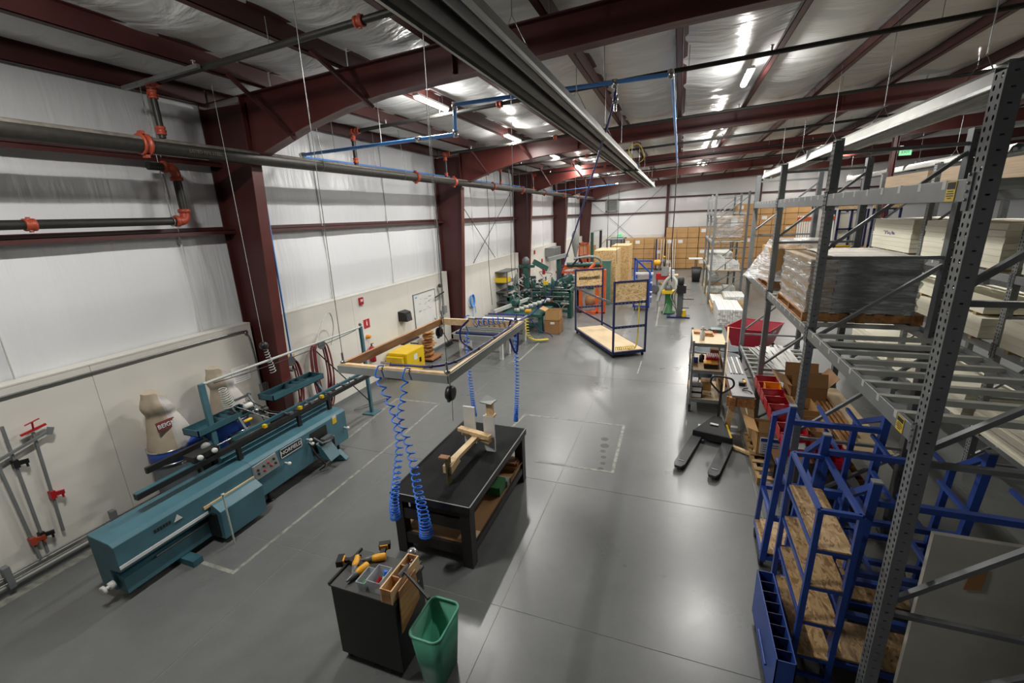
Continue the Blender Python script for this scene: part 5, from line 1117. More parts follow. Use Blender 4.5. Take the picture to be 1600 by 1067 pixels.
# small far rack
rack3 = T('pallet_rack', 'tall narrow grey rack standing in the middle distance with boxed stock', 'rack', (8.8, 24, 0))
R3Y = [21.3, 24.0, 26.6]
for y in R3Y: upright_frame(rack3, 8.78, 10.1, y, RH)
for ya, yb in zip(R3Y, R3Y[1:]):
    for z in (1.45, 2.72, 3.9): beam(rack3, 8.78, ya, yb, z, .11); beam(rack3, 10.1, ya, yb, z, .11, back=True)
    for z in (1.45, 2.72): cross_bars(rack3, 8.78, 10.1, ya + .15, yb - .15, z, 7)
b = MB(); b.box(8.84, 21.5, 1.45, 10.04, 23.85, 1.47); b.obj('shelf_board', M_PLY, rack3)
b = MB(); b.box(8.765, 21.33, 1.02, 8.775, 21.7, 1.32); b.obj('rack_notice', M_PAPER, rack3)

# ---------------------------------------------------------------- pallets and loads
def pallet(x0, y0, x1, y1, z, label, m=None, along='x', group='wooden pallets'):
    m = m or M_PALLET; t = T('wooden_pallet', label, 'pallet', ((x0 + x1) / 2, (y0 + y1) / 2, z), group)
    n = 3
    for i in range(n):
        if along == 'x': y = y0 + (y1 - y0 - .05) * i / (n - 1); b = MB(); b.box(x0, y, z + .018, x1, y + .05, z + .1)
        else: x = x0 + (x1 - x0 - .05) * i / (n - 1); b = MB(); b.box(x, y0, z + .018, x + .05, y1, z + .1)
        b.obj('stringer', m, t)
    k = 7
    for i in range(k):
        f = i / (k - 1)
        for zz, take in ((z + .1, True), (z, i in (0, 3, 6))):
            if not take: continue
            b = MB()
            if along == 'x': x = x0 + (x1 - x0 - .1) * f; b.box(x, y0, zz, x + .1, y1, zz + .018)
            else: y = y0 + (y1 - y0 - .1) * f; b.box(x0, y, zz, x1, y + .1, zz + .018)
            b.obj('deck_board', m, t)
    return t
def film_shell(x0, y0, x1, y1, z0, z1, label, m, seed, puff=.02):
    b = MB(); cx, cy, hx, hy = (x0 + x1) / 2, (y0 + y1) / 2, (x1 - x0) / 2, (y1 - y0) / 2; NU, NV = 72, 20
    def f(u, v):
        a = u * 4; k = int(a) % 4; q = a - int(a)
        e = [(-1 + 2 * q, -1), (1, -1 + 2 * q), (1 - 2 * q, 1), (-1, 1 - 2 * q)][k]
        n = noise.noise(Vector((e[0] * 3 + seed, e[1] * 3, v * 5))) * puff + .012 + .01 * math.sin(v * 30 + e[0] * 4)
        return (cx + e[0] * (hx + n), cy + e[1] * (hy + n), z0 + (z1 - z0) * v + .015 * noise.noise(Vector((u * 20, v * 3, seed))))
    b.grid(f, NU, NV)
    return one(b, 'stretch_wrap', m, label, 'plastic wrap', loc=(cx, cy, z0))
pallet(8.93, 6.38, 10.16, 7.95, 2.652, 'wooden pallet under the big wrapped load on the near rack', M_WOODO)
LX0, LX1, LY0, LY1, LZ0 = 8.96, 10.06, 6.4, 7.9, 2.775
t = T('board_load', 'big stack of grey boards wrapped in clear film on the rack', 'stack', ((LX0 + LX1) / 2, 7.15, LZ0))
sd = random.Random(12)
for i in range(13):
    j = sd.uniform(-.012, .012); z = LZ0 + i * .05
    b = MB(); b.box(LX0 + .28 + j, LY0 + j, z, LX1 + j, LY1 + j, z + .047); b.obj('grey_board', M_GREYB, t)
    b = MB(); b.box(LX0 + j, LY0 + j * .5, z, LX0 + .27 + j, LY1 + j, z + .048); b.obj('tan_board', M_TANB, t)
b = MB(); b.grid(lambda u, v: (LX0 + .26 + (LX1 - LX0 - .25) * u, LY0 - .01 + (LY1 - LY0 + .02) * v, LZ0 + .668 + .012 * noise.noise(Vector((u * 9, v * 9, 2)))), 30, 30); b.obj('top_sheet', mat('cream_cover_sheet', 'f4efe2', .5, var=.05), t)
film_shell(LX0, LY0, LX1, LY1, LZ0 + .0, LZ0 + .665, 'clear stretch film wrapped tightly round the grey board stack', M_FILM, 3)
pallet(8.95, 8.95, 10.1, 10.3, 2.652, 'reddish wooden pallet behind the big wrapped load', M_WOODR)
t = T('carton_load', 'cartons draped in loose film on the farther rack pallet', 'stack', (9.5, 9.7, 2.775))
for i in range(2):
    for j in range(2): b = MB(); b.box(9.0 + .52 * i, 9.05 + .6 * j, 2.775, 9.5 + .52 * i, 9.62 + .6 * j, 3.35 - .1 * i); b.obj('carton', M_CARD, t)
b = MB()
def drape(u, v):
    a = 2 * PI * u; R_ = .45 + .35 * (1 - v) ** 1.5 + .06 * noise.noise(Vector((math.cos(a) * 2.2, math.sin(a) * 2.2, v * 3)))
    return (9.48 + R_ * math.cos(a) * 1.05, 9.68 + R_ * math.sin(a) * 1.05, 2.8 + .68 * v + .05 * noise.noise(Vector((math.cos(a) * 3, math.sin(a) * 3, 7))) * (1 - v))
b.grid(drape, 48, 12); rim = [drape(i / 48, 1) for i in range(48)]; b.add(rim + [(9.48, 9.68, 3.5)], [(i, (i + 1) % 48, 48) for i in range(48)], True)
one(b, 'loose_wrap', M_FILMW, 'loose bunched plastic film hanging over the farther cartons', 'plastic wrap', loc=(9.48, 9.68, 2.8))
# load on the far rack
pallet(8.85, 21.7, 10.0, 23.2, 2.722, 'pallet on the far rack under the brown cartons', M_PALLET)
t = T('carton_load', 'brown cartons with a white label on the far rack', 'stack', (9.4, 22.4, 2.85))
for i in range(3):
    for k in range(3): b = MB(); b.box(8.9 + .36 * i, 21.75, 2.85 + .3 * k, 9.25 + .36 * i, 23.1, 3.14 + .3 * k); b.obj('carton', M_TANB if i < 2 else M_CARD, t)
b = MB(); b.box(9.5, 21.74, 3.35, 9.75, 21.75, 3.7); b.obj('label', M_PAPER, t)
film_shell(8.9, 21.75, 9.98, 23.1, 2.85, 3.75, 'film wrapped round the brown cartons on the far rack', M_FILM, 8, .01)
def strip_pile(x0, y0, x1, y1, z0, z1, label, tan=0.0, n=12, tilt=0):
    t = T('moulding_pile', label, 'stack', ((x0 + x1) / 2, (y0 + y1) / 2, z0), 'piles of white mouldings'); sd = random.Random(int(x0 * 31 + y0 * 7))
    zt = z0
    if tan:
        m_ = 5
        for i in range(m_):
            a = z0 + (z1 - z0) * tan * i / m_; c = z0 + (z1 - z0) * tan * (i + 1) / m_; b = MB(); j = sd.uniform(-.02, .02); b.box(x0 + j, y0 + j, a, x1 + j, y1 + j, c - .006); b.obj('strand_board', M_OSBL, t)
        zt = z0 + (z1 - z0) * tan
    rows = max(1, int((z1 - zt) / .07))
    for r in range(rows):
        for i in range(n):
            w_ = (x1 - x0) / n; j = sd.uniform(-.03, .03); h = (z1 - zt) / rows
            b = MB(); b.box(x0 + i * w_ + .003, y0 + j, zt + r * h, x0 + (i + 1) * w_ - .003, y1 + j, zt + (r + 1) * h - .004 + sd.uniform(-.008, .004)); b.obj('moulding', M_WHITE, t)
    return t
strip_pile(8.9, 17.2, 9.72, 19.2, .0, .58, 'nearest floor pile of white mouldings in the right aisle', 0, 10)
strip_pile(8.84, 19.4, 9.3, 21.0, 0, .5, 'white-topped strand board pile, second along the right aisle, left half', .8, 6)
strip_pile(9.34, 19.7, 10.1, 21.1, 0, .62, 'white-topped strand board pile, second along the right aisle, right half', .75, 8)
strip_pile(8.85, 23.1, 9.55, 23.9, 0, .42, 'low white-topped pile under the far rack, left', .5, 7)
strip_pile(9.58, 22.9, 10.05, 23.9, 0, .5, 'low white-topped pile under the far rack, right', .5, 6)
strip_pile(8.86, 21.6, 9.4, 23.7, 1.47, 1.95, 'white moulding bundle on the plywood shelf of the far rack, left', .0, 8)
strip_pile(9.44, 21.6, 9.98, 23.6, 1.47, 1.75, 'white moulding bundle on the plywood shelf of the far rack, right', .0, 7)
strip_pile(8.85, 24.3, 9.95, 26.2, 1.46, 2.0, 'white-topped bundle farther back on the far rack', .5, 8)
strip_pile(8.85, 24.3, 9.5, 26.2, 0, .9, 'tall pale bundle on the floor at the back of the far rack', .6, 6)
# loose white strips and low shelf goods in the near rack
sd = random.Random(21)
t = T('strip_bundle', 'loose bundle of long white strips on the low rack shelf', 'bundle', (9.65, 10.6, .95))
M_STRIP = mat('bright_white_strip', 'f2f2ee', .4, var=.03)
for i in range(18):
    x = 9.42 + .027 * i + sd.uniform(-.02, .02); b = MB(); z = .965 + .012 * (i % 4); dx = sd.uniform(-.12, .06)
    b.bar((x, 9.2 + sd.uniform(-.15, .25), z), (x + dx, 11.1 + sd.uniform(-.1, .1), z + .004), .04, .014); b.obj('white_strip', M_STRIP, t)
for i in range(6):
    x = 9.15 + .05 * i; b = MB(); b.bar((x + .2, 9.0 + .06 * i, .97 + .012 * (i % 2)), (x - .08, 10.9 + .05 * i, .972 + .012 * (i % 2)), .028, .012); b.obj('white_strip', M_PAPER, t)
t = T('board_stack', 'stack of tan boards with wood strips on the low rack shelf', 'stack', (9.7, 7.1, .95))
for i in range(4):
    b = MB(); b.box(9.52 + .01 * i, 5.95 + .02 * i + .2, .952 + i * .02, 10.1, 8.5, .97 + i * .02); b.obj('tan_board', M_PLY, t)
for i in range(4): b = MB(); x = 9.62 + .06 * i; b.bar((x, 6.3 + .1 * i, 1.05), (x + .02, 8.4, 1.05), .03, .035); b.obj('wood_strip', M_WOODO, t)
carton('carton', 9.26, 7.75, .952, 9.75, 8.3, 1.28, 'open brown carton standing behind the red bins', M_CARD2, 4, open_top=True)
carton('carton', 9.24, 7.1, .952, 9.5, 7.6, 1.15, 'low open carton beside the tan boards', M_CARD, 1)
carton('carton', 9.24, 6.5, .952, 9.5, 7.0, 1.1, 'second low carton beside the tan boards, nearer the viewer', M_CARD, 0)
# red stacking bins
def stack_bin(y, label, m=None, x0=8.86, x1=9.2, d=.3, z=.955, h=.17):
    t = T('stacking_bin', label, 'bin', ((x0 + x1) / 2, y, z), 'red stacking bins on the low shelf'); m = m or M_REDP; th = .006
    b = MB(); b.box(x0, y - d / 2, z, x1, y + d / 2, z + th)
    b.prism([(y - d / 2, z), (y + d / 2, z), (y + d / 2, z + h), (y - d / 2 + .08, z + h), (y - d / 2, z + h * .5)], 'x', x0, x0 + th)
    b.prism([(y - d / 2, z), (y + d / 2, z), (y + d / 2, z + h), (y - d / 2 + .08, z + h), (y - d / 2, z + h * .5)], 'x', x1 - th, x1)
    b.box(x0, y + d / 2 - th, z, x1, y + d / 2, z + h); b.box(x0, y - d / 2, z, x1, y - d / 2 + th, z + h * .5); b.obj('shell', m, t)
    b = MB(); b.box(x0 - .006, y + d / 2 - .012, z + h - .006, x1 + .006, y + d / 2 + .006, z + h + .006); b.obj('rim', m, t)
    return t
for i in range(8):
    y = 8.45 - i * .33
    stack_bin(y, 'red stacking bin, %s along the low rack shelf from the far end' % ORD[i])
    b = MB(); b.hexa([(8.89, y - .1, .962), (9.17, y - .1, .962), (9.17, y + .12, .962), (8.89, y + .12, .962), (8.92, y - .08, 1.0 + .02 * (i % 3)), (9.12, y - .06, 1.02), (9.14, y + .1, 1.04), (8.93, y + .1, 1.0)])
    one(b, 'bin_contents', M_PAPER if i % 2 == 0 else M_GREY, 'pale packets lying in the %s red bin from the far end' % ORD[i], 'packet', 'packets in the red bins', loc=(9.0, y, .962))
stack_bin(8.05, 'small orange bin sitting inside the red bins', M_ORANGEP, 8.93, 9.17, .2, 1.05, .12)
t = stack_bin(5.95, 'red bin at the near end of the row, beside the blue frame', None, 9.22, 9.5, .34)
# floor goods under the rack
pallet(8.74, 6.75, 9.4, 8.3, 0, 'worn wooden pallet on the floor under the red bins', M_PALLET, 'y')
carton('carton', 8.82, 7.5, .12, 9.2, 8.05, .52, 'open carton with raised flaps on the floor pallet', M_CARD, 3)
b = MB(); b.box(8.86, 7.46, .16, 9.16, 7.495, .44); b.cur = 1; b.box(8.86, 7.455, .38, 9.16, 7.46, .44)
for i in range(4): b.box(8.9, 7.455, .2 + .04 * i, 9.12, 7.46, .21 + .04 * i)
one(b, 'printed_box', [M_PAPER, M_BLUE], 'white box with blue print standing against the open carton', 'box', loc=(9.0, 7.47, .12))
b = MB(); b.box(8.95, 6.8, .12, 9.4, 7.3, .35); b.cur = 1; b.box(8.97, 6.82, .35, 9.38, 7.28, .37); one(b, 'dark_crate', [M_BLACK, M_CARD2], 'dark crate with a brown lid farther under the rack', 'crate', loc=(9.15, 7.05, .12))
for k, (x0, y0, x1, y1, h, lb) in enumerate(((9.5, 6.6, 10.0, 7.2, .4, 'dark brown carton at the back under the low shelf'), (9.45, 7.3, 9.95, 8.0, .5, 'larger dark carton at the back under the low shelf'))):
    carton('carton', x0, y0, 0, x1, y1, h, lb, M_CARD2, 0)
b = MB(); b.box(9.0, 6.0, .35, 9.9, 6.9, .4); b.box(9.02, 6.02, .0, 9.08, 6.1, .35); b.box(9.8, 6.02, .0, 9.86, 6.1, .35); b.box(9.02, 6.8, .0, 9.08, 6.88, .35); b.box(9.8, 6.8, .0, 9.86, 6.88, .35)
one(b, 'dark_table', M_BLACK, 'low dark bench under the tan boards', 'bench', loc=(9.45, 6.4, 0))

# ================================================================ blue steel carts at the lower right
def sq(b, p, q, s_=.05): b.bar(p, q, s_, s_); return b
def fin_cart(label, x0, x1, yn, yf, zt, zs, arms, lean=.1, deck=True):
    """two end fins of tall near post, short far post and sloping cap, joined by cross bars with stub arms"""
    t = T('tube_cart', label, 'cart', ((x0 + x1) / 2, (yn + yf) / 2, 0), 'blue tube carts')
    for x in (x0, x1):
        b = sq(MB(), (x - lean, yn - lean * .3, .15), (x, yn, zt), .06); b.obj('tall_post', M_BLUE, t)
        b = sq(MB(), (x - lean * .7, yf, .15), (x - .02, yf, zs)); b.obj('short_post', M_BLUE, t)
        b = sq(MB(), (x - .02, yf, zs - .02), (x, yn, zt - .04)); b.obj('sloping_cap', M_BLUE, t)
        b = MB(); b.box(x - .032, yn - .032, zt - .01, x + .032, yn + .032, zt + .004); b.obj('post_cap', M_GREY, t)
        for z, k in ((.2, 1), (.72, .65)): b = sq(MB(), (x - lean * k, yn - lean * .3 * k, z), (x - lean * .7 * k, yf, z)); b.obj('side_rail', M_BLUE, t)
        b = MB(); b.lathe((x - lean * .9, yn + .06, .07), [(.06, -.02), (.06, .02)], 12, 'x'); b.obj('caster', M_RUBBER, t)
        b = MB(); b.lathe((x - lean * .7, yf - .06, .07), [(.06, -.02), (.06, .02)], 12, 'x'); b.obj('caster', M_RUBBER, t)
    for z, f in ((zt - .18, .08), (1.15, .5), (.72, .68), (.2, .97)):
        b = sq(MB(), (x0 - lean * f, yn - lean * .3 * f, z), (x1 - lean * f, yn - lean * .3 * f, z)); b.obj('cross_bar', M_BLUE, t)
    for z in (.2, .72): b = sq(MB(), (x0 - lean * .7, yf, z), (x1 - lean * .7, yf, z)); b.obj('cross_bar', M_BLUE, t)
    for i in range(arms):
        x = x0 + (x1 - x0) * (i + .3) / arms
        for z, L, f in ((zt - .17, .42, .08), (1.16, .5, .5)):
            b = MB(); b.bar((x - lean * f, yn - lean * .3 * f, z), (x - lean * f, yn + L, z + .02), .03, .03); b.obj('stub_arm', M_BLUE, t)
    if deck: b = MB(); b.box(x0 - lean * .9, yn - .02, .225, x1 - lean * .7, yf, .245); b.obj('deck_board', M_OSBD, t)
    return t
fin_cart('blue tube cart farthest from the viewer beside the red bins', 8.62, 9.42, 4.93, 5.55, 2.08, 1.72, 3, .1)
fin_cart('blue tube cart in the middle with slanting stub arms', 8.82, 10.0, 4.5, 4.9, 2.0, 1.62, 3, .12)
fin_cart('blue tube cart nearest the viewer behind the perforated upright', 8.95, 10.3, 3.74, 4.15, 2.0, 1.62, 3, .1)
t = T('shelf_cart', 'narrow blue tiered cart with strand board shelves', 'cart', (8.7, 4.0, 0))
SX0, SX1, SY0, SY1, SZ = 8.56, 8.83, 3.56, 4.46, 1.78
for x in (SX0, SX1):
    for y in (SY0, SY1): b = sq(MB(), (x - .02, y, .12), (x, y, SZ), .042); b.obj('post', M_BLUE, t)
for z in (SZ, 1.42, 1.06, .7, .34, .14):
    for p, q in (((SX0, SY0, z), (SX1, SY0, z)), ((SX0, SY1, z), (SX1, SY1, z)), ((SX0, SY0, z), (SX0, SY1, z)), ((SX1, SY0, z), (SX1, SY1, z))):
        b = sq(MB(), p, q, .036); b.obj('shelf_rail', M_BLUE, t)
    if z < SZ and z > .2: b = MB(); b.box(SX0 - .0, SY0 - .02, z + .018, SX1 + .0, SY1 - .02, z + .032); b.obj('shelf_board', M_OSBD, t)
for x in (SX0, SX1):
    for y in (SY0 + .1, SY1 - .1): b = MB(); b.lathe((x, y, .06), [(.055, -.018), (.055, .018)], 12, 'x'); b.obj('caster', M_RUBBER, t)
t = T('divided_bin', 'narrow blue steel bin with dark compartments at the lower edge', 'bin', (8.4, 3.7, .1))
BX0, BX1, BY0, BY1, BZ = 8.33, 8.47, 3.2, 4.18, .6
b = MB(); b.box(BX0, BY0, .1, BX0 + .008, BY1, BZ); b.box(BX1 - .008, BY0, .1, BX1, BY1, BZ); b.box(BX0, BY0, .1, BX1, BY0 + .008, BZ); b.box(BX0, BY1 - .008, .1, BX1, BY1, BZ); b.box(BX0, BY0, .1, BX1, BY1, .11); b.obj('shell', M_BLUE, t)
for i in range(1, 8): y = BY0 + (BY1 - BY0) * i / 8; b = MB(); b.box(BX0 + .008, y, .11, BX1 - .008, y + .005, BZ - .02); b.obj('divider', M_NAVY, t)
for y in (BY0 + .1, BY1 - .15): b = MB(); b.lathe((BX0 + .03, y, .05), [(.05, -.015), (.05, .015)], 12, 'x'); b.obj('caster', M_RUBBER, t)
b = MB(); b.tube([(BX0 - .02, 3.75, .3), (BX0 - .02, 3.4, .3)], .012, 7); b.obj('handle', M_BLUE, t)
t = T('white_panel', 'large white panel with a brown tape patch leaning in the nearest blue cart', 'panel', (9.9, 3.56, .25))
b = MB(); b.hexa([(9.27, 3.55, .27), (10.6, 3.55, .27), (10.6, 3.59, .27), (9.27, 3.59, .27), (9.29, 3.6, 1.71), (10.6, 3.6, 1.72), (10.6, 3.64, 1.72), (9.29, 3.64, 1.71)]); b.obj('sheet', mat('shaded_white_panel', 'bdbaae', .55, var=.08), t)  # white sheet, its shade partly put into the greyed colour
b = MB(); b.hexa([(9.52, 3.575, 1.3), (9.62, 3.575, 1.32), (9.62, 3.58, 1.32), (9.52, 3.58, 1.3), (9.54, 3.582, 1.48), (9.63, 3.583, 1.5), (9.63, 3.588, 1.5), (9.54, 3.587, 1.48)]); b.obj('tape_patch', M_CARD2, t)
b = MB(); b.bar((9.6, 3.95, .26), (9.9, 5.0, .26), .06, .06); b.bar((9.7, 3.9, .26), (10.0, 4.95, .26), .06, .06)
one(b, 'metal_profile', M_GALV, 'shiny metal profiles lying low behind the blue carts', 'profile', loc=(9.8, 4.4, .25))
# ================================================================ pallet jack
t = T('pallet_jack', 'black hand pallet jack with two forks toward the viewer', 'pallet jack', (0, 0, 0))
for s_ in (-1, 1):
    x = .26 * s_; b = MB()
    b.prism([(x - .05, -.06), (x + .05, -.06), (x + .085, .04), (x + .085, 1.15), (x - .085, 1.15), (x - .085, .04)], 'z', .06, .1)
    fk = b.obj('fork', mat('dark_grey_fork', '3c3e40', .5, var=.2), t)
    for k in (-.03, .0, .03):
        c = MB(); c.box(x - .045, .12 + k + .02, .1, x + .045, .13 + k + .02, .104); c.obj('fork_slot', M_GALV if k == 0 else M_BLACK, fk)
    c = MB(); c.box(x - .055, .1, .1, x + .055, .17, .1015); c.obj('roller_window', M_BLACK, fk)
    c = MB(); c.lathe((x, .14, .04), [(.04, -.05), (.04, .05)], 12, 'x'); c.obj('load_wheel', M_RUBBER, t)
    c = MB(); c.box(x - .085, .3, .03, x - .078, 1.15, .06); c.box(x + .078, .3, .03, x + .085, 1.15, .06); c.obj('fork_web', M_BLACK, t)
b = MB(); b.hexa([(-.34, 1.12, .06), (.34, 1.12, .06), (.13, 1.5, .06), (-.13, 1.5, .06), (-.34, 1.12, .2), (.34, 1.12, .2), (.07, 1.46, .42), (-.07, 1.46, .42)]); b.obj('head_cover', M_BLACK, t, bevel=.012)
b = MB(); b.hexa([(.18, 1.3, .33), (.22, 1.26, .31), (.22, 1.3, .31), (.18, 1.34, .33), (.18, 1.3, .335), (.22, 1.26, .315), (.22, 1.3, .315), (.18, 1.34, .335)]); b.hexa([(.29, 1.13, .205), (.31, 1.13, .21), (.19, 1.33, .345), (.17, 1.33, .345), (.3, 1.125, .21), (.32, 1.13, .215), (.2, 1.335, .35), (.18, 1.335, .35)]); b.obj('yellow_label', M_YELLOW, t)
b = MB(); b.hexa([(-.08, 1.27, .318), (.06, 1.27, .318), (.06, 1.3, .336), (-.08, 1.3, .336), (-.08, 1.27, .322), (.06, 1.27, .322), (.06, 1.3, .34), (-.08, 1.3, .34)]); b.obj('white_label', M_PAPER, t)
b = MB(); b.cyl((0, 1.52, .06), (0, 1.52, .34), .06); b.lathe((0, 1.52, .08), [(.09, -.05), (.09, .05)], 14, 'x'); b.obj('steer_pump', M_BLACK, t)
b = MB(); b.bar((0, 1.52, .3), (0, 1.6, 1.0), .05, .035); b.obj('tow_bar', M_BLACK, t)
b = MB(); b.tube(smooth_path([(0, 1.58, .82), (-.1, 1.59, .9), (-.19, 1.6, 1.0), (-.17, 1.615, 1.1), (-.08, 1.62, 1.13), (.08, 1.62, 1.13), (.17, 1.615, 1.1), (.19, 1.6, 1.0), (.1, 1.59, .9), (0, 1.58, .82)], 4), .018, 8); b.tube([(0, 1.6, 1.0), (-.06, 1.61, 1.08)], .01, 6); b.obj('handle_loop', M_BLACK, t)
place(t, (7.87, 6.79, 0), -.274)

# ================================================================ grey shelf cart
CX0, CX1, CY0, CY1 = 7.8, 8.42, 9.22, 10.4
t = T('shelf_trolley', 'grey slotted-angle trolley with three wooden shelves in the right aisle', 'trolley', (8.1, 9.8, 0))
for x in (CX0, CX1 - .04):
    for y in (CY0, CY1 - .04):
        b = MB(); perf_face(b, (x if x < 8 else x + .04, y if x < 8 else y, .16), (1 if x < 8 else -1, 0, 0), .04, 1.4, 1, .06, .007, False)
        xs = x if x < 8 else x + .04
        perf_face(b, (xs, y, .16), (0, 1, 0), .04, 1.4, 1, .06, .007, False); b.obj('slotted_post', M_STEEL, t, solid=.003)
        b = MB(); b.lathe((x + .02, y + .02, .055), [(.055, -.015), (.055, .015)], 12, 'x'); b.bar((x + .02, y + .02, .06), (x + .02, y + .02, .17), .035, .05); b.obj('caster', M_RUBBER, t)
for z in (1.5, .93, .3):
    b = MB()
    for a in ((CX0, CY0, CX1, CY0 + .004), (CX0, CY1 - .004, CX1, CY1), (CX0, CY0, CX0 + .004, CY1), (CX1 - .004, CY0, CX1, CY1)): b.box(a[0], a[1], z - .07, a[2], a[3], z)
    b.obj('shelf_angle', M_STEEL, t)
    b = MB(); b.box(CX0 + .006, CY0 + .006, z - .02, CX1 - .006, CY1 - .006, z - .005); b.obj('shelf_board', M_PLY, t)
for z in (.93, .3): b = MB(); b.box(CX1 - .02, CY0 + .02, z, CX1 - .008, CY1 - .02, z + .1); b.obj('side_board', M_PLY, t)
b = MB(); b.box(CX0 - .03, CY0 + .2, 1.0, CX0 - .008, CY1 - .2, 1.1); b.tube([(CX0 - .02, CY0 + .02, 1.02), (CX0 - .06, CY0 + .02, 1.02)], .01, 6); b.obj('handle', M_STEELD, t)
def item(mb, name, m, label, loc, cat, grp=None): return one(mb, name, m, label, cat, grp, loc=loc)
b = MB(); b.lathe((7.98, 9.5, 1.495), [(.045, 0), (.05, .02), (.048, .16), (.02, .2), (.016, .23), (.022, .24), (.022, .28), (0, .29)], 14); item(b, 'spray_bottle', M_PAPER, 'white spray bottle standing on the trolley top', (7.98, 9.5, 1.495), 'bottle')
b = MB(); b.box(8.0, 9.8, 1.495, 8.22, 10.05, 1.53); b.box(8.02, 9.82, 1.53, 8.2, 10.03, 1.56); item(b, 'brush_head', M_WOODO, 'wooden brush head on the trolley top', (8.1, 9.9, 1.495), 'brush')
b = MB(); b.box(7.84, 9.95, 1.495, 7.98, 10.2, 1.545); item(b, 'sanding_block', M_WOODO, 'small tan block at the far left of the trolley top', (7.9, 10.1, 1.495), 'block')
b = MB(); b.box(8.18, 10.12, 1.495, 8.4, 10.34, 1.57); b.cur = 1; b.lathe((8.26, 10.11, 1.53), [(.03, 0), (.03, -.012)], 10, 'y'); item(b, 'tool_case', [M_GREENM, M_REDP], 'dark green tool case with a red disc on the trolley top', (8.3, 10.2, 1.495), 'case')
b = MB(); b.bar((7.95, 10.3, 1.51), (8.2, 10.36, 1.51), .03, .03); b.bar((8.1, 10.25, 1.51), (8.14, 10.36, 1.51), .04, .03); item(b, 'hand_tool', M_BLACK, 'black hand tool at the back of the trolley top', (8.1, 10.3, 1.495), 'tool')
b = MB(); b.box(8.05, 9.35, .93, 8.3, 9.55, 1.03); b.cur = 1; b.box(8.04, 9.34, 1.03, 8.31, 9.56, 1.05); item(b, 'black_box', [M_BLACK, M_DRILLY], 'black box with a yellow lid on the middle trolley shelf', (8.15, 9.45, .93), 'box')
b = MB(); b.box(8.1, 9.6, .93, 8.34, 9.85, 1.09)
for i in range(6): b.box(8.11 + i * .038, 9.59, 1.09, 8.135 + i * .038, 9.86, 1.12)
item(b, 'red_case', M_REDP, 'ribbed red case behind the black box on the trolley', (8.2, 9.7, .93), 'case')
b = MB(); b.lathe((7.9, 9.75, .93), [(.05, 0), (.05, .1), (.04, .12)], 12); item(b, 'blue_tin', M_BLUE, 'blue tin on the middle trolley shelf', (7.9, 9.75, .93), 'tin')
b = MB(); b.lathe((8.02, 9.8, .93), [(.05, 0), (.055, .02), (.05, .14), (.02, .17)], 12); item(b, 'dark_bottle', M_BLACK, 'dark bottle beside the blue tin', (8.02, 9.8, .93), 'bottle')
b = MB(); b.box(8.2, 10.0, .93, 8.36, 10.2, 1.15); item(b, 'small_carton', M_CARD2, 'small carton at the back of the middle trolley shelf', (8.3, 10.1, .93), 'box')
for i in range(2):
    t = T('file_box', ['lower', 'upper'][i] + ' black box with a white end on the bottom trolley shelf', 'box', (7.93, 9.38, .3 + .13 * i)); z = .3 + .13 * i
    b = MB(); b.box(7.83, 9.28, z, 8.05, 9.55, z + .12); b.obj('case', M_BLACK, t); b = MB(); b.box(7.845, 9.274, z + .015, 8.03, 9.28, z + .1); b.obj('white_end', M_PAPER, t)
b = MB(); b.box(8.05, 9.75, .3, 8.25, 10.0, .5); item(b, 'small_carton', M_CARD, 'carton behind the file boxes on the bottom trolley shelf', (8.15, 9.9, .3), 'box')
b = MB()
for z in (.3, .5, .72): b.box(7.84, 9.7, z, 8.0, 9.95, z + .01)
for x in (7.84, 7.99):
    for y in (9.7, 9.94): b.box(x, y, .3, x + .01, y + .01, .74)
item(b, 'wire_stand', M_STEELD, 'dark wire stand at the left of the bottom trolley shelf', (7.92, 9.8, .3), 'stand')

# ================================================================ wooden bench, tub, cans
t = T('wood_bench', 'rough wooden bench with a grey top beside the pallet rack', 'bench', (8.65, 9.2, 0))
b = MB(); b.box(8.46, 8.12, .84, 8.82, 10.35, .88); b.obj('bench_top', M_GREYB, t)
for a in ((8.46, 8.12, 8.5, 10.35), (8.78, 8.12, 8.82, 10.35)): b = MB(); b.box(a[0], a[1], .74, a[2], a[3], .84); b.obj('apron', M_WOODO, t)
for y in (8.2, 10.2):
    for x0, x1 in ((8.42, 8.5), (8.86, 8.76)): b = MB(); b.bar((x0, y, 0), (x1, y, .82), .04, .1); b.obj('leg', M_WOOD, t)
b = MB(); b.bar((8.44, 8.22, .12), (8.84, 10.2, .7), .04, .09); b.bar((8.84, 8.2, .14), (8.84, 10.2, .14), .09, .04); b.obj('brace', M_WOOD, t)
b = MB(); b.box(8.38, 8.14, .66, 8.84, 8.18, .84); b.box(8.42, 8.1, .62, 8.52, 8.14, .84); b.obj('end_board', M_WOODO, t)
t = T('strip_bundle', 'small bundle of white strips lying on the wooden bench', 'bundle', (8.6, 9.8, .88))
for i in range(5): b = MB(); b.box(8.54 + .05 * i, 9.3, .881, 8.575 + .05 * i, 10.4, .9); b.obj('white_strip', M_GALV if i % 2 else M_PAPER, t)
b = MB(); b.bar((8.4, 8.9, .62), (8.6, 10.9, 1.45), .035, .035); one(b, 'wooden_pole', M_WOOD, 'slanting wooden pole leaning on the end of the bench', 'pole', loc=(8.5, 9.9, 1))
t = drill_b = T('cordless_drill', 'yellow and black cordless drill on the near end of the wooden bench', 'drill', (8.72, 8.75, .88), 'cordless drills on the black cart')
del drill_b['group']
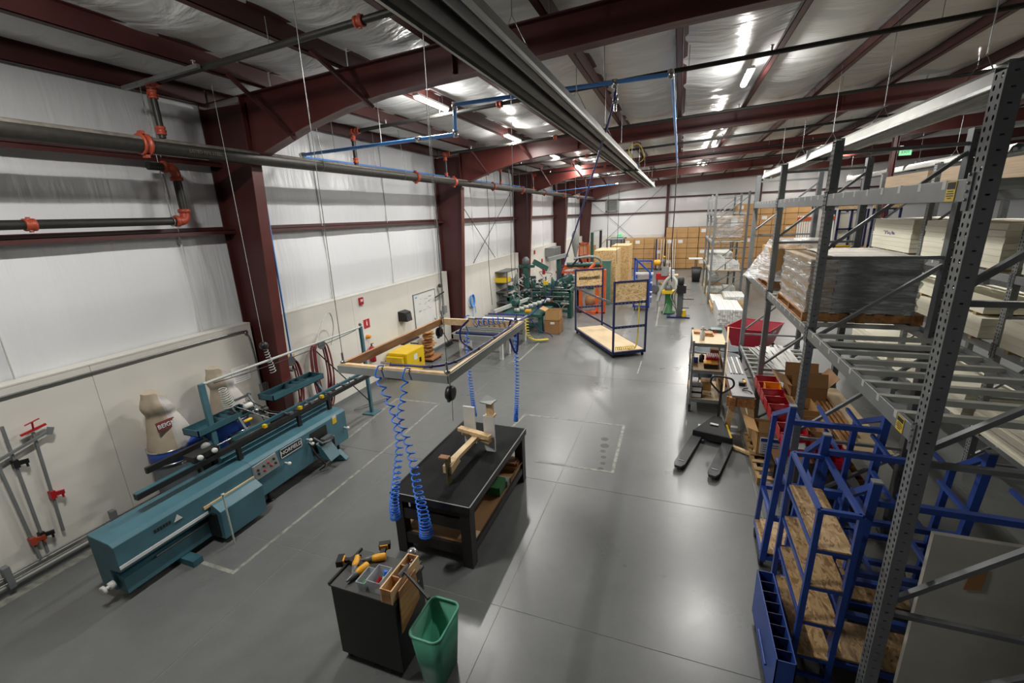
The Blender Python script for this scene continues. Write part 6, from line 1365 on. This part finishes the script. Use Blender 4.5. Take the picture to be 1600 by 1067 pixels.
b = MB(); b.lathe((8.72, 8.75, .93), [(.03, -.1), (.036, 0), (.024, .04)], 12, 'y'); b.obj('motor_housing', M_DRILLY, t); b = MB(); b.box(8.62, 8.62, .885, 8.72, 8.7, .95); b.lathe((8.72, 8.82, .93), [(.026, 0), (.015, .08)], 10, 'y'); b.obj('handle', M_BLACK, t)
b = MB(); b.tube(smooth_path([(8.75, 8.5, .9), (8.65, 8.4, .9), (8.78, 8.3, .9), (8.8, 8.2, .8)], 5), .012, 6); one(b, 'power_cable', M_BLACK, 'black cord lying on the near end of the bench', 'cord', loc=(8.7, 8.4, .89))
b = MB(); b.bar((8.36, 7.9, .05), (8.78, 7.6, .05), .07, .04); b.bar((8.78, 7.55, .05), (8.86, 7.75, .1), .05, .04); one(b, 'wood_offcuts', M_WOOD, 'pale wood offcuts on the floor by the pallet jack', 'offcut', loc=(8.5, 7.8, .04))
for k, (x, y, lb) in enumerate(((8.17, 11.5, 'round grey bin farthest left behind the shelf trolley'), (8.76, 11.75, 'round grey bin farther back near the rack'), (8.64, 11.1, 'round grey bin closest to the wooden bench'))):
    t = T('trash_can', lb, 'bin', (x, y, 0), 'round grey bins')
    b = MB(); b.lathe((x, y, .02), [(.22, 0), (.235, .02), (.27, .68), (.26, .68), (.22, .03), (0, .03)], 22, cap=False); b.obj('shell', M_GREYT, t)
    b = MB(); b.tube([(x + .275 * math.cos(a), y + .275 * math.sin(a), .7) for a in [2 * PI * i / 24 for i in range(24)]], .014, 7, closed=True); b.obj('rim', M_GREY, t)
t = T('plastic_truck', 'crimson plastic tub cart with sloping sides in the right aisle', 'tub', (9.65, 14.4, 0))
top = [V(8.85, 13.95, .72), V(9.9, 13.5, .72), V(10.5, 14.75, .72), V(9.48, 15.22, .72)]; ctr = sum(top, V(0, 0, 0)) / 4
bot = [ctr + (p - ctr) * .72 for p in top]; bot = [V(p.x, p.y, .14) for p in bot]
b = MB(); b.add(bot + top, [(3, 2, 1, 0), (0, 1, 5, 4), (1, 2, 6, 5), (2, 3, 7, 6), (3, 0, 4, 7)], False); b.obj('shell', M_REDTUB, t, solid=.012)
b = MB(); b.tube(top, .02, 8, closed=True); b.obj('rim', M_REDTUB, t)
b = MB(); b.bar(bot[0] + V(0, 0, -.03), bot[2] + V(0, 0, -.03), .1, .04); b.bar(bot[1] + V(0, 0, -.03), bot[3] + V(0, 0, -.03), .1, .04); b.obj('base', M_BLACK, t)
for p in bot: b = MB(); b.lathe((p.x, p.y, .05), [(.05, -.02), (.05, .02)], 12, 'x'); b.bar((p.x, p.y, .05), (p.x, p.y, .13), .04, .04); b.obj('caster', M_RUBBER, t)
b = MB(); q = top[1].lerp(top[2], .3); b.hexa([tuple(q + V(0, 0, -.12)), tuple(q + V(.12, .25, -.12)), tuple(q + V(.125, .25, -.12)), tuple(q + V(.005, 0, -.12)), tuple(q + V(.0, 0, -.08)), tuple(q + V(.12, .25, -.08)), tuple(q + V(.13, .25, -.08)), tuple(q + V(.01, 0, -.08))]); b.obj('marking', M_PAPER, t)

# ================================================================ green door machine by the left wall
rm = random.Random(31)
t = T('machine_shelf', 'brown steel shelf with parts against the wall behind the green machine', 'shelf', (.5, 18, 0))
for z in (.1, .55, 1.0, 1.4, 1.85): b = MB(); b.box(.12, 17.3, z, .75, 18.7, z + .03); b.obj('shelf', M_STEELD, t)
for x in (.12, .71):
    for y in (17.3, 18.66): b = MB(); b.box(x, y, 0, x + .04, y + .04, 1.88); b.obj('post', M_STEELD, t)
b = MB(); b.box(.2, 17.28, 1.43, .72, 17.8, 1.62); one(b, 'yellow_bin', M_YELLOW, 'yellow bin on the shelf behind the green machine', 'bin', loc=(.45, 17.5, 1.43))
for i in range(6): b = MB(); x = .18 + .08 * (i % 3) * 2; z = (.13, .58, 1.03)[i % 3]; b.box(x, 17.35 + .25 * i, z, x + .22, 17.55 + .25 * i, z + .18); one(b, 'parts_carton', (M_CARD2, M_STEELD, M_GREENM)[i % 3], '%s parts box on the machine shelf, counted from the near end' % ORD[i], 'box', 'parts boxes on the machine shelf', loc=(x, 17.4 + .25 * i, z))
t = T('door_machine', 'large dark green door machine with hoses and cylinders by the wall', 'machine', (2.2, 17.5, 0))
def G(name, b, m=M_GREENM, **k): return b.obj(name, m, t, **k)
for x, y, h in ((1.05, 16.4, 1.0), (3.32, 17.3, 1.15), (3.3, 19.2, 1.2), (1.0, 19.2, 1.2), (2.0, 17.2, .8)): G('leg', MB().box(x, y, 0, x + .16, y + .16, h))
for p, q, a, c in (((1.0, 17.35, .95), (3.45, 17.35, .95), .14, .16), ((1.0, 19.3, 1.05), (3.45, 19.3, 1.05), .14, .16), ((3.38, 17.3, 1.1), (3.38, 19.4, 1.1), .12, .14), ((1.1, 16.4, .9), (1.1, 19.3, .9), .12, .14), ((1.0, 17.3, .3), (3.4, 17.3, .3), .1, .1), ((2.2, 17.3, 1.0), (2.2, 19.3, 1.0), .16, .2), ((1.0, 17.3, .62), (3.4, 17.3, .62), .08, .1)):
    G('frame_beam', MB().bar(p, q, a, c))
G('column', MB().bar((1.6, 17.3, .2), (1.6, 17.3, 2.1), .2, .2)); G('column', MB().bar((2.75, 17.6, .7), (2.75, 17.6, 1.5), .22, .2)); G('column', MB().bar((2.4, 19.6, .9), (2.4, 19.6, 2.2), .16, .16))
G('cross_head', MB().bar((1.3, 17.3, 2.12), (1.95, 17.3, 2.12), .2, .1)); G('angled_motor_box', MB().bar((1.9, 17.4, 2.3), (2.35, 17.8, 1.95), .14, .2)); G('top_motor', MB().lathe((1.6, 17.3, 2.3), [(.1, -.14), (.14, -.1), (.14, .1), (.06, .2)], 14), M_STEELD)
G('duct', MB().bar((2.0, 19.2, 2.2), (2.75, 19.8, 2.35), .2, .16), M_GREY); G('tilted_arm', MB().bar((2.75, 17.6, 1.4), (3.3, 18.2, 1.62), .14, .14)); G('tilted_arm', MB().bar((2.2, 17.4, 1.2), (2.75, 17.5, 1.35), .14, .14))
for i in range(6): y = 17.35 + .12 * (i % 2); z = .72 + .09 * i; G('guide_shaft', MB().tube([(1.2 + .1 * i, y - .12, z), (3.4, y - .12, z)], .018, 7), M_GALV)
for i in range(64):
    x, y, z = rm.uniform(1.1, 3.35), rm.uniform(16.6, 19.2), rm.uniform(.45, 1.6); ax = rm.choice('xyz'); L = rm.uniform(.1, .26); r = rm.uniform(.03, .075)
    G('cylinder', MB().lathe((x, y, z), [(r * .7, -L), (r, -L * .9), (r, L * .6), (r * .5, L)], 10, ax), rm.choice([M_GREENM, M_STEELD, M_GALV, M_BLACK, M_GREY]))
for i in range(44):
    p = V(rm.uniform(1.1, 3.3), rm.uniform(16.7, 18.6), rm.uniform(.7, 1.7)); pts = [p]
    for k in range(4): p = p + V(rm.uniform(-.25, .25), rm.uniform(-.2, .2), rm.uniform(-.25, .2)); pts.append(p)
    G('air_hose', MB().tube(smooth_path(pts, 4), .012, 5), rm.choice([M_BLACK, M_GREY, M_PAPER, M_DUCT]))
for i in range(5): y = 16.9 + .05 * i; G('looped_cable', MB().tube(smooth_path([(1.35, 17.1, 1.95), (1.15 + .04 * i, 17.0, 1.6), (1.25 - .03 * i, 17.05, 1.2), (1.4, 17.0, .8 + .08 * i), (1.25, 17.0, .6)], 5), .018, 6), M_GREY)
for i in range(16):
    x, y, z = rm.uniform(1.2, 3.3), rm.uniform(17.0, 18.9), rm.uniform(.6, 1.5); s_ = rm.uniform(.05, .14)
    G('bracket', MB().box(x, y, z, x + s_, y + s_ * 1.4, z + s_ * .8), rm.choice([M_GREENM, M_GREENM, M_STEELD, M_GALV]))
for x0, x1, y, z0, z1 in ((1.15, 2.1, 18.3, .35, 1.15), (2.1, 3.3, 18.5, .5, 1.25), (1.6, 3.2, 17.9, .3, .75), (1.1, 1.5, 18.9, .6, 1.5), (2.5, 3.2, 19.0, 1.0, 1.45)): G('cover_plate', MB().box(x0, y, z0, x1, y + .06, z1), M_GREENM)
for i in range(14): x = 1.15 + .15 * i; G('upright_bar', MB().bar((x, 17.9 + .1 * (i % 3), .4), (x + .03, 17.9 + .1 * (i % 3), 1.0 + .2 * (i % 4)), .05, .05), (M_GREENM, M_STEELD, M_BLACK)[i % 3])
G('yellow_valve', MB().box(2.35, 17.2, 1.38, 2.52, 17.34, 1.52), M_YELLOW); G('red_valve', MB().box(2.2, 17.6, 1.75, 2.3, 17.7, 1.95), M_REDP); G('orange_part', MB().box(2.6, 17.0, .72, 2.76, 17.1, .8), M_ORANGEC)
G('side_plate', MB().box(3.42, 17.28, .05, 3.5, 17.6, 1.0)); G('side_plate', MB().box(3.42, 18.9, .05, 3.5, 19.4, 1.2))
t = T('infeed_table', 'low green infeed table with a white roller train before the machine', 'table', (2.4, 15.4, 0))
def Gi(name, b, m=M_GREENM): return b.obj(name, m, t)
Gi('top_frame', MB().box(1.5, 14.7, .6, 3.0, 16.3, .7)); Gi('leg', MB().box(2.85, 14.75, 0, 3.0, 14.9, .6)); Gi('leg', MB().box(1.5, 14.75, 0, 1.65, 14.9, .6)); Gi('leg', MB().box(2.85, 16.1, 0, 3.0, 16.25, .6)); Gi('cross_brace', MB().box(1.6, 14.8, .25, 2.9, 14.86, .33))
for i in range(8): f = i / 7; Gi('white_roller', MB().lathe((2.0 + .75 * f, 14.9 + 1.5 * f, .8 + .12 * f), [(.05, -.09), (.07, -.07), (.07, .07), (.05, .09)], 10, 'x'), M_DUCT)
Gi('side_rail', MB().bar((1.3, 14.4, .82), (1.9, 16.6, .9), .1, .12), M_DUCT); Gi('motor', MB().lathe((1.7, 15.6, .95), [(.1, -.2), (.14, -.16), (.14, .14), (.08, .2)], 12, 'y'))
Gi('yellow_guard', MB().box(2.3, 14.9, .72, 2.5, 15.1, .8), M_DRILLY)
for i in range(9): x, y = rm.uniform(1.6, 2.9), rm.uniform(14.8, 16.1); Gi('hose', MB().tube(smooth_path([(x, y, .72), (x + rm.uniform(-.2, .2), y + .1, .85), (x + rm.uniform(-.3, .3), y + .3, .74)], 4), .014, 5), rm.choice([M_BLACK, M_GREY, M_DUCT]))
for i in range(7): x, y = rm.uniform(1.6, 2.8), rm.uniform(14.8, 16.1); Gi('fitting', MB().box(x, y, .7, x + .1, y + .12, .78), rm.choice([M_STEELD, M_GREENM, M_GALV]))
t = T('orange_transfer', 'orange framed transfer table behind the green machine', 'machine', (3.0, 20, 0))
for p, q in (((2.2, 19.9, 1.55), (4.1, 19.9, 1.55)), ((2.4, 21.3, 1.6), (4.3, 21.3, 1.6)), ((2.2, 19.9, 1.55), (2.4, 21.3, 1.6)), ((4.1, 19.9, 1.55), (4.3, 21.3, 1.85)), ((2.3, 20.6, 1.75), (4.2, 20.6, 1.75))): MB().bar(p, q, .09, .1).obj('frame_bar', M_ORANGEM, t)
for x in (2.3, 4.05): MB().box(x, 19.9, 0, x + .1, 20.0, 1.5).obj('leg', M_ORANGEM, t)
MB().tube([(2.6, 20.3, 1.85), (4.1, 20.5, 1.85)], .1, 10).obj('green_cylinder', M_GREENM, t); MB().tube(smooth_path([(2.9, 20.4, 2.1), (3.6, 20.5, 2.2), (4.0, 20.7, 2.1), (4.1, 20.8, 1.9)], 5), .06, 8).obj('duct', M_GREY, t)
MB().bar((3.2, 20.2, 2.15), (3.4, 20.5, 1.7), .07, .07).obj('black_arm', M_BLACK, t); MB().bar((2.8, 20.2, 1.75), (3.1, 20.3, 2.1), .07, .07).obj('black_arm', M_BLACK, t)
MB().bar((3.85, 19.0, 1.75), (4.05, 19.4, 2.0), .08, .1).obj('orange_bracket', M_ORANGEM, t)
t = T('orange_stand', 'orange upright stand seen through the near end of the blue cart', 'stand', (4.1, 18.6, 0))
for x, h in ((3.55, 1.3), (4.25, 1.3), (4.55, 1.85)): MB().box(x, 18.45, 0, x + .13, 18.58, h).obj('upright', M_ORANGEM, t)
MB().box(3.55, 18.45, .0, 4.65, 18.6, .06).obj('foot', M_ORANGEM, t); MB().box(4.1, 18.2, 0, 4.3, 18.45, .12).obj('foot', M_ORANGEM, t); MB().bar((3.6, 18.5, 1.25), (4.6, 18.5, 1.25), .08, .08).obj('cross_bar', M_ORANGEM, t)
b = MB(); b.lathe((4.0, 18.9, .45), [(.1, -.25), (.25, -.2), (.3, 0), (.25, .2), (.1, .25)], 14, 'x'); one(b, 'dark_roll', M_CARD2, 'dark brown roll of material on the orange stand', 'roll', loc=(4, 18.9, .45)); bpy.data.objects['dark_roll']['label'] = 'dark brown bundle behind the orange stand, low near the floor'
b = MB(); b.box(4.24, 20.3, .04, 4.6, 20.6, 2.0); b.box(4.22, 20.28, 1.96, 4.62, 20.62, 2.02); b.box(4.26, 20.3, 0, 4.58, 20.56, .04)
one(b, 'control_cabinet', M_GREENM, 'tall green control cabinet in front of the strand board stacks', 'cabinet', loc=(4.4, 20.45, 0)); bpy.data.objects['control_cabinet'].data.materials[0] = mat('grey_green_paint', '4d7a6c', .45)
for k, (x0, x1, y0, y1, h, lb) in enumerate(((3.72, 4.72, 21.1, 23.0, 2.42, 'nearer tall stack of strand board standing on the floor'), (4.1, 5.02, 24.2, 26.0, 2.42, 'farther tall stack of strand board behind the first'))):
    t = T('strand_board_stack', lb, 'stack', ((x0 + x1) / 2, (y0 + y1) / 2, 0), 'tall strand board stacks'); n = 9; sd = random.Random(k)
    for i in range(n):
        a = y0 + (y1 - y0) * i / n; c = y0 + (y1 - y0) * (i + 1) / n; j = sd.uniform(-.015, .015)
        b = MB(); b.box(x0 + j, a, 0.0, x1 + j, c - .006, h + sd.uniform(-.012, 0)); b.obj('strand_board', M_OSB if i == 0 else M_OSBL, t)
t = T('orange_rack', 'orange framed machine guard near the far left corner', 'machine', (2.5, 26.5, 0))
OM = mat('dull_orange_paint', 'bd5f3c', .5, var=.15)
for x in (1.95, 2.45, 3.05):
    for y in (26, 27): MB().box(x, y, 0, x + .08, y + .08, 2.5 if x < 3 else 1.8).obj('upright', OM, t)
for z in (1.72, 2.45): MB().bar((1.95, 26.04, z), (3.1 if z < 2 else 2.5, 26.04, z), .08, .1).obj('cross_bar', OM, t)
MB().box(2.03, 26.05, 1.8, 2.45, 26.07, 2.42).obj('mesh_panel', mat('pale_orange_panel', 'c98a66', .6), t); MB().box(2.0, 26, .8, 3.05, 26.6, 1.6).obj('housing', OM, t); MB().box(2.53, 26.1, 1.8, 2.95, 26.12, 2.35).obj('yellow_panel', M_CARD, t)

t = T('green_gantry', 'green post with a pale arm and black post at the far left', 'gantry', (3.1, 25, 0))
MB().box(2.86, 24.9, 0, 3.0, 25.05, 3.1).obj('green_post', M_GREENM, t); MB().bar((2.86, 25, 3.12), (3.5, 25, 3.25), .1, .08).obj('arm', M_DUCT, t); MB().bar((3.4, 25, 3.2), (3.35, 25, 0.02), .14, .12).obj('black_post', M_BLACK, t); MB().box(2.7, 24.7, 0, 3.6, 25.3, .08).obj('base', M_GREENM, t)
t = T('duct_funnel', 'pale grey duct funnel hanging at the fourth column', 'duct', (2.6, 22.5, 2.2))
MB().lathe((2.55, 22.4, 2.0), [(.05, 0), (.16, .5), (.19, .6), (.19, 1.1), (.1, 1.3)], 14).obj('funnel', M_GREY, t); MB().tube([(2.55, 22.4, 3.2), (2.55, 22.4, 6.1)], .01, 5).obj('hanger', M_GALV, t)
# lift truck half hidden at the back
t = T('lift_truck', 'dark lift truck parked behind the strand board by the back wall', 'lift truck', (3.6, 29.5, 0))
MB().box(3.1, 29, .25, 4.1, 30.8, 1.2).obj('body', M_BLACK, t, bevel=.05)
for x in (3.15, 4.05):
    for y in (29.0, 30.7): MB().bar((x, y, 1.1), (x, y, 2.45), .05, .05).obj('guard_post', M_BLACK, t)
    for y in (29.3, 30.5): MB().lathe((x, y, .25), [(.25, -.08), (.25, .08)], 16, 'x').obj('wheel', M_RUBBER, t)
MB().box(3.1, 29, 2.43, 4.1, 30.75, 2.48).obj('overhead_guard', M_STEELD, t); MB().box(3.4, 29.9, 1.2, 3.8, 30.3, 1.7).obj('seat', M_GREYT, t)

# ================================================================ middle of the hall
t = T('a_frame_cart', 'royal blue cart with sloping side in the middle aisle', 'cart', (6.1, 19.6, 0))
for p, q in (((5.76, 19.25, .15), (5.76, 19.25, 2.25)), ((6.38, 19.25, .15), (6.38, 19.25, 1.65)), ((5.76, 20.4, .15), (5.76, 20.4, 2.0)), ((6.38, 20.4, .15), (6.38, 20.4, 2.0)), ((5.76, 19.25, 2.22), (6.38, 19.25, 1.64)), ((5.76, 20.4, 2.0), (6.38, 20.4, 2.0)), ((5.76, 20.4, 1.45), (6.38, 20.4, 1.45)), ((5.76, 19.25, 1.2), (5.76, 20.4, 1.2)), ((6.38, 19.25, 1.2), (6.38, 20.4, 1.2)), ((5.76, 19.25, .2), (6.38, 19.25, .2)), ((5.76, 20.4, .2), (6.38, 20.4, .2))): sq(MB(), p, q, .07).obj('tube', M_BLUE, t)
MB().box(5.76, 19.4, 1.52, 6.5, 19.6, 1.6).obj('white_shelf', M_PAPER, t)
for x in (5.78, 6.1): MB().box(x, 19.3, .2, x + .28, 20.3, .42).obj('deck_board', M_PLY, t)
for x in (5.8, 6.34):
    for y in (19.35, 20.3): MB().lathe((x, y, .07), [(.07, -.02), (.07, .02)], 12, 'x').obj('caster', M_RUBBER, t)
for z in (.6, .8, 1.2): MB().box(6.41, 19.2, z, 6.5, 19.28, z + .05).obj('white_clip', M_PAPER, t)
t = T('dust_extractor', 'green drum dust extractor with yellow collar and grey hose', 'dust extractor', (7.2, 18.95, 0))
MB().lathe((7.18, 18.95, .04), [(.28, 0), (.28, .04), (.16, .06), (.15, .8), (.2, .84)], 18).obj('drum', M_GREENP, t); MB().box(6.9, 18.75, .84, 7.5, 19.15, .96).obj('yellow_collar', M_YELLOW, t); MB().lathe((7.15, 18.95, .96), [(.14, 0), (.16, .08), (.1, .2), (0, .24)], 14).obj('motor', M_STEELD, t)
MB().tube(smooth_path([(6.75, 19.0, .5), (6.85, 19.0, .9), (7.05, 18.95, 1.35), (7.25, 18.9, 1.5), (7.4, 18.85, 1.35), (7.45, 18.8, 1.05)], 6), .07, 10).obj('hose', M_DUCT, t); MB().cyl((7.25, 18.9, 1.5), (7.25, 18.9, 1.8), .09).obj('pipe_stub', M_PAPER, t); MB().lathe((6.75, 19.0, .02), [(.02, 0), (.02, .5)], 8).obj('stand_leg', M_GREY, t)
for a in range(3): MB().bar((7.18 + .1 * math.cos(a * 2.1), 18.95 + .1 * math.sin(a * 2.1), .5), (7.18 + .38 * math.cos(a * 2.1), 18.95 + .38 * math.sin(a * 2.1), .02), .03, .03).obj('leg', M_GREY, t)
t = T('drill_press', 'black and grey column drill press on a blue base plate', 'drill press', (7.65, 18.3, 0))
MB().box(7.15, 18.05, 0, 8.0, 18.5, .06).obj('base_plate', M_NAVY, t); MB().box(7.5, 18.2, .06, 7.72, 18.4, 1.2).obj('column', M_STEELD, t); MB().box(7.46, 18.0, 1.0, 7.8, 18.35, 1.3).obj('head', M_BLACK, t); MB().lathe((7.6, 18.2, 1.3), [(.1, 0), (.12, .05), (.12, .25), (.05, .3)], 12).obj('motor', M_BLACK, t)
MB().tube([(7.7, 18.2, .75), (8.1, 18.2, .75)], .02, 7).obj('arm', M_BLACK, t); MB().tube([(7.7, 18.2, .4), (7.95, 18.2, .4)], .02, 7).obj('arm', M_BLACK, t); MB().lathe((7.78, 18.15, .06), [(.08, 0), (.09, .04), (.06, .2), (.08, .24), (.08, .26)], 12).obj('yellow_pedal', M_YELLOW, t)
for i in range(3): MB().tube([(7.8, 18.1, 1.15), (7.8 + .15 * math.cos(i * 2), 18.0, 1.15 + .15 * math.sin(i * 2))], .012, 6).obj('feed_handle', M_STEELD, t)
for i in range(4): MB().tube(smooth_path([(7.5, 18.1, 1.2), (7.4 - .05 * i, 18.0, .9), (7.45, 18.0, .5), (7.5, 18.1, .2)], 5), .014, 6).obj('cable', M_GREY if i % 2 else M_BLACK, t)
t = T('line_borer', 'red and grey boring machine with yellow motor in the middle aisle', 'machine', (6.8, 23.6, 0))
MB().box(6.45, 23.4, .75, 7.05, 23.9, 1.05).obj('red_body', M_REDP, t); MB().box(6.7, 23.35, .95, 7.02, 23.5, 1.4).obj('grey_housing', M_GREY, t); MB().lathe((6.48, 23.5, 1.6), [(.1, -.15), (.14, -.1), (.14, .1), (.08, .16)], 12, 'x').obj('yellow_motor', M_DRILLY, t); MB().lathe((6.8, 23.5, 1.65), [(.12, -.04), (.16, 0), (.12, .04)], 14, 'x').obj('pulley', M_STEELD, t); MB().lathe((6.8, 23.5, 1.85), [(.06, 0), (.07, .03), (.04, .08)], 10).obj('knob', M_DRILLY, t)
for x in (6.5, 7.0):
    for y in (23.45, 23.85): MB().bar((x, y, 0), (x, y, .75), .07, .07).obj('leg', M_STEELD, t)
MB().box(6.45, 23.3, .5, 7.1, 23.95, .54).obj('tray', M_STEELD, t); MB().box(7.05, 23.4, .95, 7.5, 23.8, 1.0).obj('side_table', M_PLY, t); MB().lathe((6.4, 23.3, .3), [(.2, -.02), (.24, 0), (.2, .02)], 18, 'y').obj('hand_wheel', M_STEELD, t); MB().lathe((7.1, 23.4, 1.25), [(.06, -.12), (.07, .12)], 12).obj('canister', M_PAPER, t); MB().lathe((6.75, 23.38, .6), [(.05, 0), (.05, -.05)], 10, 'y').obj('yellow_cap', M_DRILLY, t)
MB().bar((6.55, 23.5, 1.2), (6.7, 23.5, 1.65), .08, .08).obj('upright_arm', M_STEELD, t)
t = T('trash_can', 'tall black trash can on the floor by the far cartons', 'bin', (8.5, 28, 0))
MB().prism([(8.3, 27.85), (8.7, 27.85), (8.7, 28.15), (8.3, 28.15)], 'z', .02, .04).obj('base', M_BLACK, t)
b = MB(); A = rr_ring(8.5, 28, .2, .17, .05, .02); C_ = rr_ring(8.5, 28, .27, .22, .06, .84); n = len(A); b.add(A + C_, [(i, (i + 1) % n, n + (i + 1) % n, n + i) for i in range(n)], True); b.obj('shell', M_BLACK, t, solid=.008)
MB().tube(C_, .018, 7, closed=True).obj('rim', M_BLACK, t)
b = MB(); b.box(8.1, 30.0, 1.1, 8.9, 30.6, 1.16); b.cur = 1; b.cyl((8.5, 30.3, 0), (8.5, 30.3, 1.1), .03); b.box(8.3, 30.1, 0, 8.7, 30.5, .03); one(b, 'pedestal_table', [M_PAPER, M_STEELD], 'small grey pedestal table in front of the far cartons', 'table', loc=(8.5, 30.3, 0))
# door, louvre and exit sign on the back wall
d = MB(); d.box(2.45, Y1 - .1, 0, 3.5, Y1 - .06, 2.15); dr = struct(d.obj('door_1', M_STEEL))
MB().box(2.38, Y1 - .11, 0, 2.45, Y1 - .05, 2.22).obj('door_frame', M_STEELD, dr); MB().box(3.5, Y1 - .11, 0, 3.57, Y1 - .05, 2.22).obj('door_frame', M_STEELD, dr); MB().box(2.38, Y1 - .11, 2.15, 3.57, Y1 - .05, 2.22).obj('door_frame', M_STEELD, dr)
t = T('exit_sign', 'small green exit sign above the far door', 'sign', (3.05, Y1 - .1, 2.3)); MB().box(2.85, Y1 - .14, 2.26, 3.25, Y1 - .1, 2.48).obj('panel', M_EXIT, t)
text('lettering', 'EXIT', M_GREENP, t, (3.05, Y1 - .145, 2.37), .15, (PI / 2, 0, 0))
t = T('wall_louvre', 'grey square ventilation louvre high on the back wall', 'vent', (2.4, Y1 - .1, 4.7))
for a in ((1.95, 4.2, 2.02, 5.15), (2.78, 4.2, 2.85, 5.15), (1.95, 4.2, 2.85, 4.27), (1.95, 5.08, 2.85, 5.15)): MB().box(a[0], Y1 - .25, a[1], a[2], Y1 - .06, a[3]).obj('frame', M_GREY, t)
for i in range(7): z = 4.3 + i * .11; b = MB(); b.hexa([(2.02, Y1 - .22, z), (2.78, Y1 - .22, z), (2.78, Y1 - .1, z + .09), (2.02, Y1 - .1, z + .09), (2.02, Y1 - .22, z + .012), (2.78, Y1 - .22, z + .012), (2.78, Y1 - .1, z + .1), (2.02, Y1 - .1, z + .1)]); b.obj('blade', M_GREY, t)
# ================================================================ wall of cartons at the back
cn = 0; CW, CH = .725, .685
def carton_row(x0, n, rows, yf, dep, sec):
    global cn
    for r in range(rows):
        z = .05 + r * (CH + .035)
        b = MB(); b.box(x0, yf + .03, z - .04, x0 + n * CW - .02, yf + dep, z - .004); one(b, 'dunnage', M_BLACK, 'dark spacer boards under carton row %s of the %s' % (ORD[r], sec), 'spacer', 'spacers between the carton rows', loc=(x0 + n * CW / 2, yf + dep / 2, z - .04))
        for c in range(n):
            x = x0 + c * CW; t = T('large_carton', 'large brown carton in the %s, %s row up, %s column' % (sec, ORD[r], ORD[c]), 'box', (x + CW / 2, yf + dep / 2, z), 'large cartons along the back wall')
            j = ((c * 7 + r * 3) % 5) * .006
            b = MB(); b.box(x + .01, yf + j, z, x + CW - .01, yf + dep, z + CH); b.obj('body', M_CARD, t)
            b = MB(); b.box(x + .006, yf + j - .002, z + CH * .48, x + CW - .006, yf + j, z + CH * .52); b.obj('tape', M_CARD2, t)
            if c == 0 and (r + len(sec)) % 2 == 0 or (c + r * 2) % 5 == 0: b = MB(); b.box(x + .12, yf + j - .004, z + .35, x + .42, yf + j, z + .58); b.obj('label', M_PAPER, t)
carton_row(3.62, 4, 3, 34.3, 1.9, 'low left stack')
carton_row(6.56, 3, 4, 34.35, 1.85, 'middle stack')
carton_row(8.76, 3, 4, 34.3, 1.9, 'stack behind the far rack')
carton_row(10.98, 6, 6, 34.3, 1.9, 'tall right stack')
t = T('moulding_rack', 'upright rack of long white mouldings leaning before the cartons', 'rack', (6.7, 33.8, 0))
MB().box(5.9, 33.6, 0, 7.3, 34.1, .1).obj('base', M_BLACK, t); MB().box(5.92, 33.6, .1, 6.02, 33.72, 2.2).obj('navy_post', M_NAVY, t); MB().box(6.6, 33.9, .1, 6.66, 34.0, 2.1).obj('back_post', M_BLACK, t)
for i, (x, w_) in enumerate(((6.1, .1), (6.28, .12), (6.42, .06), (6.7, .09), (6.82, .08), (7.0, .06), (7.12, .1), (7.24, .06))):
    MB().bar((x, 33.75, .1), (x + .06 * ((i % 3) - 1), 33.95, 2.15), w_, .03).obj('moulding', M_WHITE if i != 3 else M_PLY, t)
# goods far right behind the racks
t = T('strand_board_bundle', 'long low bundles of strand board far behind the racks', 'stack', (16.5, 32, 0))
for i in range(8): MB().box(13.6, 31.2, i * .195, 19.0, 33, i * .195 + .19).obj('strand_board', M_OSB, t)
for k, x in enumerate((16.1, 17.75)):
    t = T('door_rack', 'navy blue upright door frame rack far off at the right, %s of two' % ('left' if k == 0 else 'right'), 'rack', (x + .6, 32, 1.56), 'navy door racks')
    for xx in (x, x + .62, x + 1.25): MB().box(xx, 31.7, 1.56, xx + .1, 31.8, 3.75).obj('post', M_NAVY, t); MB().box(xx, 32.5, 1.56, xx + .1, 32.6, 3.75).obj('post', M_NAVY, t)
    for z in (1.62, 2.6, 3.66): MB().box(x, 31.7, z, x + 1.35, 31.78, z + .1).obj('cross_bar', M_NAVY, t)
    MB().box(x + .12, 31.9, 1.7, x + .6, 31.95, 3.6).obj('pale_panel', M_SLAB, t); MB().box(x + .74, 31.9, 1.7, x + 1.22, 31.95, 3.6).obj('pale_panel', M_PAPER if k else M_SLAB, t)
    MB().box(x + .05, 31.6, 1.56, x + 1.3, 32.5, 1.62).obj('deck', M_PLY, t); MB().box(x + .1, 31.66, 1.66, x + 1.25, 31.69, 1.72).obj('yellow_strap', M_YELLOW, t)
    MB().box(x, 31.75, 3.76, x + 1.35, 31.8, 3.95).obj('board_header', M_OSBL, t)
for nm, x, lb in (('white_mouldings', 14.1, 'white mouldings with red tips far right, left group'), ('white_mouldings', 15.3, 'white mouldings with red tips far right, right group')):
    t = T(nm, lb, 'mouldings', (x, 31.6, 1.56), 'white mouldings with red tips')
    for i in range(6): MB().bar((x + .12 * i, 31.5, 1.56), (x + .12 * i + .04, 31.9, 3.5), .08, .03).obj('moulding', M_WHITE, t)
    MB().box(x - .02, 31.72, 3.2, x + .7, 31.78, 3.4).obj('red_marks', M_ORANGEM, t)
